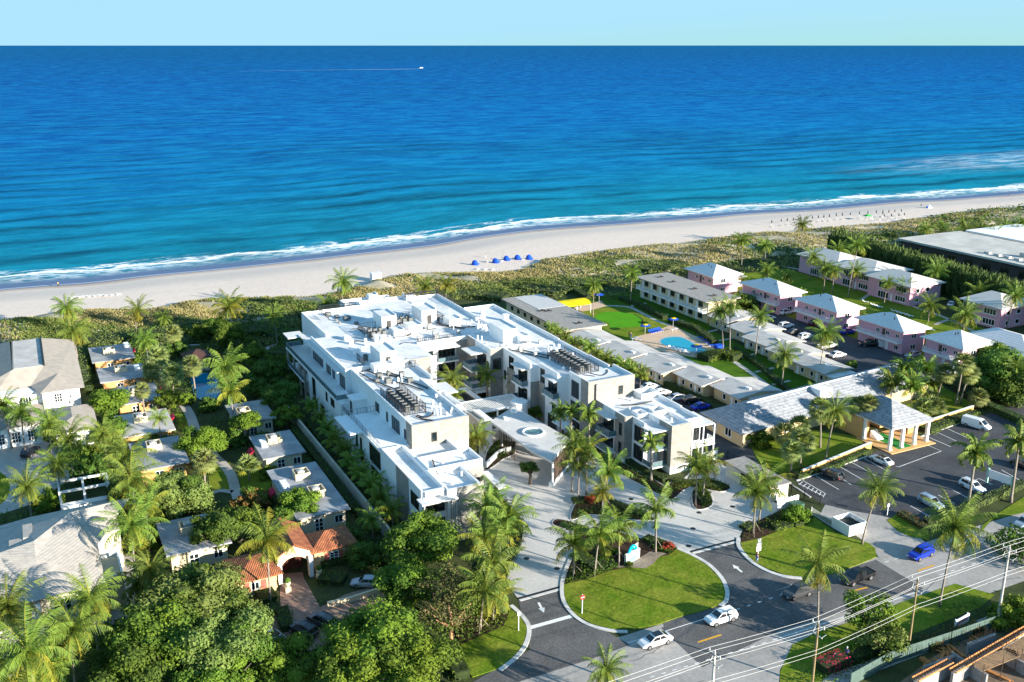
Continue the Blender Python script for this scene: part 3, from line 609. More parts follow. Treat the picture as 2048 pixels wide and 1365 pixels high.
sheet('pool', D([(1315,828),(1370,803),(1470,800),(1540,825),(1595,858),(1705,920),(1700,938),(1600,925),(1500,900),(1345,862)]), 0.082, POOLW, sm=3)
for pp, wd in ((D([(850,540),(1000,545),(1080,560),(1200,620),(1300,670),(1400,705)]), 1.2), (D([(1070,555),(1110,530),(1200,520)]), 1.0), (D([(1320,640),(1375,610)]), .8), (D([(1420,680),(1500,660)]), .8),
        ([(1395,670),(1435,660)], .8), ([(1462,720),(1500,745),(1540,775),(1560,790)], 1.3), ([(1410,684),(1450,680),(1470,675)], .9), ([(1480,717),(1510,708)], .9), ([(1510,745),(1548,736)], .9), ([(1545,770),(1580,762)], .9),
        ([(930,700),(940,690)], .1)):
    w_ = smoothline([P(*q_) for q_ in pp], 4); c0 = w_[0]; b = MB(); ribbon(b, [(p_[0]-c0[0], p_[1]-c0[1]) for p_ in w_], wd, 0.03, 0.045); o = b.build('path', PATH, None, (*c0, 0)); o['kind'] = 'structure'
# car court of the pink hotel and its lane to the road
sheet('parking_court', [S(171,228),S(191.5,228),S(206,148),S(158,146)], 0.02, ASPHD, px=False)
sheet('lane', [S(171,172),S(215,172),S(222,160),S(222,105),S(205,105),S(200,140)], 0.017, ASPHD, px=False)
sheet('parking_court', [S(107,128),S(124,128),S(124,182),S(107,182)], 0.015, ASPHD, px=False)
# garden of the pink hotel
sheet('lawn', [S(195,150),S(232,150),S(236,255),S(190,256)], 0.024, LAWN, px=False)
for pp in ([(1560,532),(1640,548),(1700,565),(1760,590),(1840,618),(1900,640),(1980,680)],[(1722,600),(1745,585),(1760,580)],[(1825,600),(1850,592),(1900,585)],[(1640,548),(1670,552)],[(1870,650),(1900,640),(1925,650)],[(1690,560),(1725,560)]):
    w_ = smoothline([P(*q_) for q_ in pp], 4); c0 = w_[0]; b = MB(); ribbon(b, [(p_[0]-c0[0], p_[1]-c0[1]) for p_ in w_], 1.1, 0.03, 0.045); o = b.build('path', PATH, None, (*c0, 0)); o['kind'] = 'structure'
# left side: cottage garden, drives
sheet('forecourt', [(0,880),(60,870),(130,900),(140,960),(60,1010),(0,1030),(-80,1030),(-80,880)], 0.03, PALEP)
sheet('forecourt', [(0,945),(20,975),(0,1010),(-60,1010),(-60,950)], 0.05, LAWN, sm=3)
sheet('patio', [(205,1120),(265,1105),(280,1180),(260,1240),(205,1290),(180,1200)], 0.03, PALEP)
sheet('brick_court', [(560,1175),(610,1160),(640,1215),(690,1190),(740,1175),(780,1180),(760,1220),(680,1240),(700,1300),(720,1365),(520,1365),(515,1250),(560,1230)], 0.04, BRICKP)
sheet('brick_path', [(555,1150),(605,1145),(618,1200),(640,1240),(590,1245)], 0.05, BRICKP)
sheet('lawn', [(415,935),(460,925),(463,985),(420,985)], 0.03, LAWN)
sheet('lawn', [(350,825),(385,830),(390,860),(360,860)], 0.03, LAWN)
sheet('lawn', [(472,935),(500,920),(545,950),(540,985),(485,985)], 0.03, LAWN)
for pp, wd in (([(442,925),(462,950),(472,985),(480,1010)], 1.8), ([(360,800),(380,830),(395,870),(430,915),(442,925)], 2.0), ([(415,990),(440,982),(465,985)], 1.2), ([(270,652),(300,672),(330,690),(400,690)], 1.2), ([(530,700),(550,690),(600,680)], 1.4)):
    w_ = smoothline([P(*q_) for q_ in pp], 4); c0 = w_[0]; b = MB(); ribbon(b, [(p_[0]-c0[0], p_[1]-c0[1]) for p_ in w_], wd, 0.03, 0.05); o = b.build('path', PALEP, None, (*c0, 0)); o['kind'] = 'structure'
sheet('courtyard_pool', [(385,752),(425,748),(440,775),(440,795),(400,800),(385,780)], 0.06, mat('pool_water_with_shade', (0.0, 0.2, 0.33), 0.05, 0.1, 0.5), sm=3)  # garden pool, its shade put into the darker water colour
sheet('lawn', [(300,1180),(330,1180),(330,1230),(290,1230)], 0.03, LAWN)
# building site at the lower right
sheet('building_site_floor', [(1800,1365),(1940,1262),(2000,1240),(2200,1180),(2200,1365),(1900,1500),(1700,1420)], 0.03, mat('site_earth', (0.26, 0.18, 0.12), 0.95, c2=(0.13, 0.10, 0.075), scale=0.4, fine=0.25))
# =================================================================== buildings
class Bld:
    def __init__(s, name, label, cat, a0, b0, group=None):
        s.a0, s.b0 = a0, b0; s.root = empty(name, (*S(a0, b0), 0), YU, label, cat, group)
    def put(s, mb, name, m, parent=None, **k):
        o = mb.build(name, m, parent or s.root, (0, 0, 0) if parent else (-s.a0, -s.b0, 0), **k); return o
    def fbox(s, b, f, pl, u0, u1, z0, z1, d0, d1):
        """box lying on facade f at plane pl from depth d0 to d1 outwards"""
        if f == 'W': b.box(pl-d1, pl-d0, u0, u1, z0, z1)
        elif f == 'E': b.box(pl+d0, pl+d1, u0, u1, z0, z1)
        elif f == 'S': b.box(u0, u1, pl-d1, pl-d0, z0, z1)
        else: b.box(u0, u1, pl+d0, pl+d1, z0, z1)
    def window(s, f, pl, u0, u1, z0, z1, n=1, fm=None, t=0.09, sill=False, name='window', rows=1, gm=None):
        b = MB(); fm = fm or FRAMEB
        s.fbox(b, f, pl, u0-t, u0, z0-t, z1+t, -0.02, 0.10); s.fbox(b, f, pl, u1, u1+t, z0-t, z1+t, -0.02, 0.10)
        s.fbox(b, f, pl, u0, u1, z1, z1+t, -0.02, 0.10); s.fbox(b, f, pl, u0, u1, z0-t, z0, -0.02, 0.10)
        for k in range(1, n):
            u = u0+(u1-u0)*k/n; s.fbox(b, f, pl, u-t/2, u+t/2, z0, z1, -0.02, 0.08)
        for k in range(1, rows):
            z = z0+(z1-z0)*k/rows; s.fbox(b, f, pl, u0, u1, z-t/3, z+t/3, -0.02, 0.075)
        if sill: s.fbox(b, f, pl, u0-t*2, u1+t*2, z0-t-0.1, z0-t-0.005, -0.02, 0.22)
        o = s.put(b, name, fm)
        p = MB(); s.fbox(p, f, pl, u0+0.001, u1-0.001, z0+0.001, z1-0.001, -0.01, 0.04); s.put(p, 'pane', gm or GLASS, o); return o
    def door(s, f, pl, u0, u1, z0, z1, m=None):
        b = MB(); s.fbox(b, f, pl, u0, u1, z0, z1, -0.02, 0.07); o = s.put(b, 'door', m or FRAMEW)
        h = MB(); s.fbox(h, f, pl, u1-0.16, u1-0.1, z0+0.95, z0+1.1, 0.07, 0.13); s.put(h, 'handle', BLACKM, o); return o
    def rail(s, pts, z, h=1.05, m=None, step=1.2, bars=False, name='railing', glass=False, infill=None):
        b = MB(); m = m or RAILG
        for (x0, y0), (x1, y1) in zip(pts[:-1], pts[1:]):
            L = math.hypot(x1-x0, y1-y0); n = max(1, int(L/step))
            for k in range(n+1):
                t = k/n; x = x0+(x1-x0)*t; y = y0+(y1-y0)*t; b.box(x-.04, x+.04, y-.04, y+.04, z, z+h)
            hx, hy = (.035, 0) if abs(y1-y0) > abs(x1-x0) else (0, .035)
            for zz in ([z+h] if not bars else [z+h, z+h*0.12]): b.box(min(x0, x1)-hx, max(x0, x1)+hx, min(y0, y1)-hy, max(y0, y1)+hy, zz, zz+.07)
            if bars:
                nb = int(L/bars)
                for k in range(nb):
                    t = (k+.5)/nb; x = x0+(x1-x0)*t; y = y0+(y1-y0)*t; b.box(x-.03, x+.03, y-.03, y+.03, z+h*0.14, z+h)
            if infill:
                b.box(min(x0, x1)-hx*.4, max(x0, x1)+hx*.4, min(y0, y1)-hy*.4, max(y0, y1)+hy*.4, z+.12, z+h-.02)
        o = s.put(b, name, m)
        if glass:
            g_ = MB()
            for (x0, y0), (x1, y1) in zip(pts[:-1], pts[1:]):
                hx, hy = (.015, 0) if abs(y1-y0) > abs(x1-x0) else (0, .015)
                g_.box(min(x0, x1)-hx, max(x0, x1)+hx, min(y0, y1)-hy, max(y0, y1)+hy, z+.1, z+h-.03)
            s.put(g_, 'glass_panel', BALCG, o)
        return o
def ring(b, a0, a1, b0, b1, z0, z1, t=0.28, sides='NSEW'):
    if 'S' in sides: b.box(a0, a1, b0, b0+t, z0, z1)
    if 'N' in sides: b.box(a0, a1, b1-t, b1, z0, z1)
    y0 = b0+(t if 'S' in sides else 0); y1 = b1-(t if 'N' in sides else 0)
    if 'W' in sides: b.box(a0, a0+t, y0, y1, z0, z1)
    if 'E' in sides: b.box(a1-t, a1, y0, y1, z0, z1)
# ---------------------------------------------------------------- the white apartment building
M = Bld('apartment_building', 'large white modern apartment building with stone end walls and flat roofs around a courtyard', 'apartment building', 76, 180)
wall = MB(); roof = MB(); stone = MB(); canopy = MB(); slab = MB()
def block(a0, a1, b0, b1, zt, ph=0.75, z0=0.0, sides='NSEW', e=0.0):
    zr = zt-ph+e
    wall.box(a0, a1, b0, b1, z0, zr)
    i = 0.28; roof.box(a0+(i if 'W' in sides else 0.002), a1-(i if 'E' in sides else 0.002), b0+(i if 'S' in sides else 0.002), b1-(i if 'N' in sides else 0.002), zr+0.002, zr+0.05)
    ring(wall, a0, a1, b0, b1, zr, zt, 0.28, sides)
# left wing
block(54, 64.5, 145.5, 168, 12.9, sides='SEW')
block(54, 67, 168, 179.5, 12.9, sides='EW', e=-0.01)
block(64.5, 66.6, 152.5, 161, 12.3, sides='SEN', z0=0)
block(52.9, 72.6, 179.5, 205, 13.0, sides='SW', e=0.06)
block(56.4, 72.6, 205, 226, 13.0, sides='NW', e=0.03)
block(72.6, 84.6, 190.5, 231, 12.8, sides='SN', e=-0.02)
block(84.6, 93.3, 190.5, 229, 12.9, sides='NE', e=0.015)
block(68.9, 81.8, 231, 235.5, 12.4, sides='NWE')
block(93.3, 101.5, 178.6, 212, 13.1, sides='NE', e=-0.03)
block(93.3, 95, 212, 214.3, 12.2, sides='NE')
block(84.6, 93.3, 178.6, 190.5, 13.0, sides='SW', e=0.045)
block(87.6, 101.5, 165.8, 178.6, 12.9, sides='WE', e=0.01)
block(89.6, 101.7, 158, 165.8, 12.95, sides='WE', e=-0.012)
block(92.2, 102.6, 150.6, 158, 13.1, sides='SWE', e=0.03)
# lower terraces on the left side
wall.box(49.8, 52.9, 175, 197, 0, 8.0); wall.box(49.8, 53.2, 173.6, 175, 0, 8.0); wall.box(51.4, 52.9, 197, 212, 0, 8.0)
slab.box(49.4, 52.9, 174.6, 214.5, 8.0, 8.35); slab.box(49.4, 52.9, 200, 214, 4.2, 4.45); slab.box(52.9, 56.4, 205, 214.5, 8.0, 8.35)
for b_ in (214.0, 208.5, 203.5, 199.5): stone.box(49.6, 49.95, b_, b_+0.9, 0, 8.0)
wall.box(48.7, 54, 146.5, 164.5, 0, 8.6); slab.box(48.5, 54, 146.5, 164.8, 8.6, 8.9); slab.box(46.2, 48.5, 156, 165.4, 8.55, 8.85)
wall.box(50.4, 54, 164.5, 175, 0, 6.3); slab.box(50.2, 54, 164.8, 175, 6.3, 6.6); wall.box(51.5, 54, 170.5, 173.6, 6.6, 9.4); slab.box(51.2, 54, 170.2, 174, 9.4, 9.6)
# front left lower volumes
block(48.7, 52.6, 128, 146.4, 9.3, sides='WEN', e=0.0)
block(52.6, 58.2, 126.7, 134.5, 9.2, sides='SEWN', e=-0.01)
block(52.6, 62.2, 134.5, 139.8, 9.5, sides='SENW', e=0.02)
block(52.6, 60.5, 139.8, 145.3, 9.3, sides='EW', e=0.04)
wall.box(48.95, 52.6, 127.6, 128, 0, 8.2); wall.box(49.2, 52.4, 127.4, 128.2, 8.2, 9.1)
stone.box(54.2, 58.25, 126.55, 126.7, 0, 9.22); stone.box(48.58, 48.7, 133.5, 139.0, 0, 9.32); stone.box(58.2, 58.32, 126.7, 134.5, 0, 9.21); stone.box(58.32, 62.3, 134.38, 134.5, 0, 8.0)
stone.box(53.9, 64.6, 145.3, 145.5, 8.5, 12.95); stone.box(53.85, 54, 145.5, 147.9, 8.5, 12.93); stone.box(64.5, 64.62, 145.5, 150.5, 0, 12.92)
canopy.box(47.9, 52.9, 125.6, 128.0, 7.85, 8.1); canopy.box(52.9, 53.9, 125.6, 126.7, 7.85, 8.1); canopy.box(62.2, 63.6, 128.5, 135.5, 6.4, 6.6)
for a_ in (53.0, 53.35, 53.7): stone.box(a_, a_+.14, 126.35, 126.5, 0, 7.85)
# front right lower volumes
block(93.8, 106.6, 140, 150.6, 9.4, sides='WE', e=0.02)
block(95.4, 98.7, 135.9, 140, 9.2, sides='W', e=-0.02)
block(98.7, 102.9, 132.1, 140, 9.5, sides='SWE', e=0.0)
block(102.9, 106.6, 134.1, 140, 9.2, sides='SE', e=0.03)
ring(wall, 99.4, 102.2, 138.6, 141.2, 8.8, 9.9, 0.25); ring(wall, 96.6, 98.6, 139.5, 142.0, 8.8, 9.5, 0.25); ring(wall, 102.5, 106.6, 147.5, 150.6, 8.8, 9.9, 0.25)
stone.box(98.6, 103.0, 131.98, 132.1, 1.5, 9.53); stone.box(98.58, 98.7, 132.1, 135.9, 1.5, 9.52); stone.box(93.68, 93.8, 140, 143.2, 1.2, 9.42); stone.box(93.8, 95.4, 139.88, 140, 1.2, 9.41); stone.box(93.66, 93.8, 147.6, 150.4, 1.2, 9.43)
stone.box(92.1, 102.7, 150.42, 150.6, 0, 13.14); stone.box(92.08, 92.2, 150.6, 153.2, 0, 13.12); stone.box(93.66, 94.2, 150.0, 150.42, 0, 12.5)
canopy.box(91.6, 93.8, 142.4, 148.6, 8.2, 8.4); canopy.box(95.0, 98.6, 132.9, 138.4, 8.3, 8.5); canopy.box(102.9, 108.2, 131.9, 134.1, 8.3, 8.5); canopy.box(106.6, 108.2, 134.1, 138.5, 8.3, 8.5)
slab.box(103.0, 108.4, 131.8, 134.1, 4.3, 4.5); slab.box(91.9, 93.7, 142.6, 147.4, 4.4, 4.6); slab.box(91.9, 93.7, 142.6, 147.4, 1.2, 1.4); slab.box(95.2, 98.6, 133.2, 135.9, 1.2, 1.4); slab.box(95.2, 98.6, 133.2, 135.9, 4.5, 4.7)
for a_ in (103.1, 105.6, 108.1): slab.box(a_, a_+.2, 131.9, 132.1, 0, 8.3)
for a_ in (103.2, 103.55, 103.9): stone.box(a_, a_+.15, 133.9, 134.1, 0, 8.3)
# stone panels on court side
stone.box(89.46, 89.6, 163.2, 165.8, 0, 9.0); stone.box(87.46, 87.6, 172.8, 176.2, 0, 9.2); stone.box(84.46, 84.6, 186.2, 190.3, 0, 12.98); stone.box(87.6, 89.6, 165.66, 165.8, 0, 9.0); stone.box(84.6, 87.6, 178.46, 178.6, 0, 12.96)
stone.box(67, 67.12, 175, 179.4, 8.5, 12.92); stone.box(66.6, 71.2, 179.36, 179.5, 8.0, 13.02); stone.box(81.8, 84.4, 190.36, 190.5, 0, 12.0)
for (a0, a1, b0, b1, z) in ((80.8, 84.6, 180.2, 185.4, 11.6), (86.0, 87.6, 166.6, 171.8, 11.4), (88.2, 89.6, 157.2, 162.2, 11.4), (72.7, 81.6, 187.6, 190.5, 11.4), (66.6, 69.6, 161.4, 167.6, 11.2), (64.5, 67.4, 153.0, 160.2, 11.0), (52.2-.6, 52.9, 181, 211, 11.75), (52.9, 56.4, 205.2, 212, 11.2), (101.5, 103, 160, 170, 10.5), (49.0, 52.9, 210, 214.8, 11.5)):
    canopy.box(a0, a1, b0, b1, z, z+0.22)
for (a0, a1, b0, b1, z) in ((81.0, 84.6, 180.4, 185.2, 7.6), (86.1, 87.6, 166.8, 171.6, 7.6), (88.2, 89.6, 157.4, 162.0, 7.6), (81.0, 84.6, 180.4, 185.2, 3.6), (86.1, 87.6, 166.8, 171.6, 3.6), (72.7, 81.6, 188.4, 190.5, 7.9), (72.7, 81.6, 188.4, 190.5, 4.1)):
    slab.box(a0, a1, b0, b1, z, z+0.25)
# penthouse boxes and raised roof pieces
for (a0, a1, b0, b1, zt, sd_) in ((69.5, 73.0, 204.6, 210.8, 15.8, 'E'), (79.5, 83.2, 205.0, 211.6, 15.9, 'EN'), (89.6, 93.0, 182.4, 189.6, 15.8, 'E'), (60.2, 63.6, 179.1, 185.4, 15.8, 'EN'), (70.2, 72.6, 198.5, 202.0, 14.0, 'E'), (74.2, 77.4, 199.5, 203.4, 14.3, ''), (84.6, 87.6, 200.5, 204.5, 14.2, ''), (58.0, 62.0, 176.6, 179.1, 14.0, ''), (92.9, 95.2, 180.6, 184.2, 14.3, ''), (84.4, 86.9, 228.2, 231.2, 13.6, 'W'), (76.0, 78.3, 233.0, 235.4, 13.7, '')):
    wall.box(a0, a1, b0, b1, 12.0, zt-0.35); ring(wall, a0, a1, b0, b1, zt-0.35, zt, 0.2, sd_ or 'E'); roof.box(a0+.003, a1-.25, b0+.003, b1-.25, zt-0.349, zt-0.31)
for (a0, a1, b0, b1) in ((70.6, 71.7, 204.6, 204.6), (80.8, 81.9, 205, 205), (61.4, 62.4, 179.1, 179.1)):
    M.door('S', b0, a0, a1, 12.3, 14.4, FRAMEB)
M.put(wall, 'wall', WHITE); r_ = random.Random(21)
for k in range(46):
    x, y = [(r_.uniform(58, 66), r_.uniform(184, 203)), (r_.uniform(72, 84), r_.uniform(193, 206)), (r_.uniform(60, 72), r_.uniform(208, 224)), (r_.uniform(86, 96), r_.uniform(192, 208)), (r_.uniform(90, 99), r_.uniform(170, 182)), (r_.uniform(56, 63), r_.uniform(166, 178))][k % 6]
    d = r_.uniform(.5, 1.3); q = MB().box(x, x+d, y, y+d*r_.uniform(.6, 1.4), 12.25, 12.5+r_.uniform(.3, .9)); M.put(q, 'roof_unit', [WHITE, ACL, ACG][k % 3])
M.put(roof, 'roof', ROOFW); CANW = mat('canopy_white', (0.66, 0.64, 0.61), 0.8, 0.04, 0.8)
for q in pieces(stone): M.put(q, 'stone_panel', STONE)
for q in pieces(canopy): M.put(q, 'canopy', CANW)
for q in pieces(slab): M.put(q, 'balcony_slab', WHITE)
# windows
for (f, pl, u0, u1, z0, z1, n) in (
  ('W', 54, 162.6, 164.4, 9.3, 10.9, 2), ('W', 54, 157.7, 158.4, 9.3, 10.9, 1), ('W', 54, 151.7, 155.4, 8.95, 11.3, 3), ('W', 54, 148.4, 149.1, 9.3, 10.9, 1), ('S', 145.3, 57.6, 58.4, 9.4, 10.9, 1),
  ('W', 48.7, 159.6, 160.4, 4.6, 7.4, 1), ('W', 48.7, 147.1, 152.6, 5.0, 8.1, 4), ('W', 48.7, 147.3, 152.0, 0.8, 4.0, 4), ('W', 48.7, 157.2, 158.0, 1.2, 7.0, 1),
  ('W', 52.9, 196.0, 203.6, 8.5, 10.8, 4), ('W', 52.9, 190.2, 193.0, 8.45, 10.9, 2), ('W', 52.9, 187.2, 188.6, 8.6, 10.9, 1), ('W', 52.9, 180.2, 183.4, 8.45, 10.9, 2), ('W', 56.4, 207, 212, 8.6, 10.9, 3),
  ('W', 49.8, 182.6, 183.5, 5.6, 7.4, 1), ('W', 49.8, 177.8, 180.0, 5.8, 7.3, 2), ('W', 49.8, 191.6, 193.6, 3.6, 7.6, 1), ('W', 49.8, 185.4, 188.0, 0.8, 3.3, 2), ('W', 49.8, 190.5, 193.6, 0.4, 3.2, 2), ('W', 51.4, 198, 203, 0.5, 3.6, 3), ('W', 51.4, 204.5, 210, 4.6, 7.4, 3), ('W', 50.4, 166, 168.2, 3.6, 5.6, 2), ('W', 51.5, 171.4, 172.4, 6.7, 8.8, 1),
  ('S', 127.6, 49.3, 52.3, 5.5, 7.6, 3), ('S', 127.6, 49.3, 52.3, 1.2, 4.2, 3), ('W', 48.7, 129.2, 132.4, 5.4, 7.6, 2), ('E', 58.32, 129, 132, 5, 7.4, 2), ('S', 134.38, 59.2, 61.4, 4.8, 6.3, 2),
  ('W', 93.8, 143.8, 147.2, 5.0, 7.5, 4), ('W', 93.8, 143.8, 147.2, 1.7, 4.2, 4), ('W', 93.68, 140.8, 141.6, 5.4, 7.7, 1), ('W', 93.68, 140.8, 141.6, 1.8, 3.9, 1), ('W', 95.4, 136.3, 139.0, 5.0, 7.9, 3), ('W', 95.4, 136.3, 139.0, 1.5, 4.2, 3), ('W', 98.58, 133.1, 134.0, 5.3, 7.6, 1), ('W', 98.58, 133.1, 134.0, 1.9, 4.0, 1),
  ('S', 134.1, 104.4, 106.3, 4.8, 7.9, 3), ('S', 134.1, 104.4, 106.3, 0.8, 4.0, 3), ('S', 150.42, 99.1, 99.9, 9.6, 11.2, 1),
  ('W', 92.2, 154.2, 156.8, 8.4, 11.6, 3), ('W', 92.2, 153.6, 157.0, 4.0, 7.3, 3), ('W', 92.2, 153.6, 157.0, 0.5, 3.4, 3), ('W', 89.6, 163.4, 165.0, 9.2, 12.0, 2), ('W', 89.6, 158.2, 161.6, 7.9, 10.9, 3), ('W', 89.6, 158.2, 161.6, 0.4, 3.4, 3), ('W', 89.6, 158.8, 160.0, 4.4, 6.0, 1),
  ('W', 87.6, 173.4, 175.4, 9.4, 11.9, 2), ('W', 87.6, 167.2, 171.0, 7.9, 10.9, 3), ('W', 87.6, 167.2, 171.0, 4.0, 6.9, 3), ('W', 87.6, 167.2, 171.0, 0.4, 3.0, 3), ('W', 87.6, 177.0, 177.7, 6.2, 8.0, 1),
  ('W', 84.6, 180.6, 185.0, 7.9, 11.0, 4), ('W', 84.6, 180.6, 185.0, 4.0, 6.9, 4), ('W', 84.6, 180.6, 185.0, 0.4, 3.0, 4), ('S', 178.46, 85.2, 87.0, 8.2, 10.6, 2),
  ('S', 190.5, 77.6, 81.4, 8.3, 10.9, 4), ('S', 190.5, 73.6, 76.2, 8.5, 10.6, 3), ('S', 190.5, 77.6, 81.4, 4.4, 7.4, 4), ('S', 190.5, 73.6, 76.2, 4.5, 7.2, 3), ('S', 190.5, 73.6, 81.4, 0.4, 3.4, 6),
  ('E', 67, 170, 174, 8.2, 10.8, 3), ('E', 66.6, 153.4, 160, 8.0, 10.7, 4), ('E', 102.6, 152, 156, 8.2, 10.8, 3), ('E', 101.5, 170, 176, 8.2, 10.8, 4), ('E', 101.5, 185, 192, 8.2, 10.8, 4), ('E', 106.6, 142, 147, 5, 7.5, 3)):
    M.window(f, pl, u0, u1, z0, z1, n)
# balcony and terrace railings
M.rail([(52.9, 214.3), (49.5, 214.3), (49.5, 174.8), (52.9, 174.8)], 8.35, 1.05, RAILG, 1.5, glass=True)
M.rail([(54, 164.6), (48.7, 164.6), (48.7, 146.8)], 8.9, 1.1, RAILG, 1.5, bars=0.6)
M.rail([(49.5, 214), (49.5, 200)], 4.45, 1.0, RAILG, 1.5, glass=True); M.rail([(50.3, 174.5), (50.3, 165.2)], 6.6, 1.0, RAILG, 1.0, bars=0.5)
M.rail([(93.7, 147.3), (92.0, 147.3), (92.0, 142.7), (93.7, 142.7)], 4.6, 1.0, RAILG, 1.2, glass=True); M.rail([(93.7, 147.3), (92.0, 147.3), (92.0, 142.7)], 1.4, 1.0, RAILG, 1.2, glass=True)
M.rail([(95.3, 135.8), (95.3, 133.3), (98.5, 133.3)], 4.7, 1.0, RAILG, 1.0, glass=True); M.rail([(95.3, 135.8), (95.3, 133.3), (98.5, 133.3)], 1.4, 1.0, RAILG, 1.0, glass=True)
M.rail([(103.1, 131.9), (108.3, 131.9), (108.3, 134)], 4.5, 1.05, FRAMEW, 0.9, bars=0.35)
for (a0, a1, b0, b1, z) in ((81.1, 84.6, 180.5, 185.1, 7.85), (86.2, 87.6, 166.9, 171.5, 7.85), (88.3, 89.6, 157.5, 161.9, 7.85), (81.1, 84.6, 180.5, 185.1, 3.85), (86.2, 87.6, 166.9, 171.5, 3.85)):
    M.rail([(a1, b0), (a0, b0), (a0, b1), (a1, b1)], z, 1.05, RAILG, 1.1, glass=True)
M.rail([(76.8, 188.5), (81.5, 188.5)], 8.15, 1.0, RAILG, 1.1, glass=True); M.rail([(72.8, 188.5), (81.5, 188.5)], 4.35, 1.0, RAILG, 1.1, glass=True)
# black roof railings and equipment screens
for pts, z in (([(60.6, 217), (60.6, 226.6), (70.5, 227.2)], 12.95), ([(72.8, 190.6), (81.4, 190.6)], 12.8), ([(84.0, 228.4), (93.2, 229.2), (93.2, 216)], 12.9),
               ([(54.9, 163.9), (54.9, 151.6), (59.0, 151.6)], 12.2), ([(59.2, 152), (59.2, 165.5)], 12.2), ([(93.4, 169.2), (93.4, 156.9), (98.2, 156.9)], 12.3), ([(98.4, 157), (98.4, 170.8)], 12.3),
               ([(64.6, 198.0), (64.6, 207.0), (68.8, 207.0)], 12.35), ([(85.2, 204.8), (85.2, 212.4), (82.6, 212.4)], 12.3), ([(73.6, 211), (78.6, 211)], 12.3), ([(57.4, 181.2), (57.4, 185.8)], 12.4), ([(64.6, 176.5), (66.8, 176.5)], 12.2), ([(87.0, 178.8), (88.6, 178.8)], 12.4)):
    M.rail(pts, z, 1.5 if z < 12.6 else 0.8, BLACKM, 1.5, bars=0.45)
# dark hoses over the roofs
hb = MB(); r_ = random.Random(17)
for pts in ([(55.2,177.5),(56.2,172),(57.4,168),(58.4,165),(59.6,161)], [(57.0,178),(58.2,174),(59.3,170),(61.4,166.5),(62.8,162.3)], [(58.8,178.2),(59.4,175),(61,172),(62.6,168),(64,163)], [(60.8,178),(61.0,174),(62.6,170.5)], [(55.8,178),(58,178.8),(61,178.4)],
            [(57,150.8),(57.8,149.2),(59.2,149.6),(60.2,151)], [(56.6,150.5),(57.2,148.6),(58.6,147.2)], [(89.0,178),(91.5,172.5),(93.6,169)], [(90.5,177.8),(93,173),(94.6,170)], [(96.2,156.6),(97.4,154.4),(99.4,155.4),(100.4,157)], [(94.4,156.4),(96,154.6)],
            [(84.0,206),(83.6,203),(86.5,198.6),(90,197.6)], [(83.4,206.8),(83.2,201.6),(86.8,197)], [(76.4,207.5),(78.0,203.6),(78.8,201)], [(73.0,197.6),(74.6,199.2),(73.6,201.4)], [(66,178.4),(67.2,180.6),(66.6,182)]):
    p3 = [(x, y, 12.42) for x, y in smoothline(pts, 4)]; hb.tube(p3, 0.13, 5)
for k in range(9):
    x, y = r_.uniform(62, 82), r_.uniform(192, 212) if k % 2 else r_.uniform(188, 200); a_ = r_.uniform(0, 3); pts = [(x, y), (x+2*math.cos(a_), y+2*math.sin(a_)), (x+2*math.cos(a_)+1.5*math.cos(a_+1.2), y+2*math.sin(a_)+1.5*math.sin(a_+1.2))]
    if y < 190 and x > 71: continue
    hb.tube([(x_, y_, 12.42) for x_, y_ in smoothline(pts, 3)], 0.09, 5)
for pts in ([(55.0,138.8),(54.2,135.8),(53.6,133.2)], [(97,146.4),(100,145.2),(103.6,145.6)]):
    hb.tube([(x, y, 9.0) for x, y in smoothline(pts, 4)], 0.12, 5)
for q in pieces(hb): M.put(q, 'roof_pipe', PIPEB)
# vents, small white housings
vb = MB(); r_ = random.Random(4)
for (x, y) in [(87.8,203.5),(65.5,196.5),(66.6,195.6),(98.4,199.0)]: vb.cyl(x, y, 12.2, 13.7, 0.75, 18); vb.cyl(x, y, 13.7, 13.95, 0.85, 18)
for k in range(80):
    z = 12.25
    x, y = r_.choice([(r_.uniform(64,80), r_.uniform(192,204)), (r_.uniform(58,64), r_.uniform(168,178)), (r_.uniform(86,96), r_.uniform(180,206)), (r_.uniform(92,100), r_.uniform(159,177)), (r_.uniform(60,63.5), r_.uniform(148,160)), (r_.uniform(78,92), r_.uniform(196,220))])
    if r_.random() < .6: h = r_.uniform(.5, 1.3); vb.cyl(x, y, z, z+h, r_.uniform(.09, .2), 8)
    else: d = r_.uniform(.2, .5); vb.box(x, x+d, y, y+d*1.3, z, z+r_.uniform(.3, .9))
for (x, y) in [(53.4,142.5),(56,137),(57,131.4),(60,137.2),(54.5,129.5),(97.4,144),(100.6,148),(103,143.5),(101,135.5)]: vb.cyl(x, y, 8.6, 9.5, .18, 8)
for q in pieces(vb): M.put(q, 'roof_vent', WHITE)
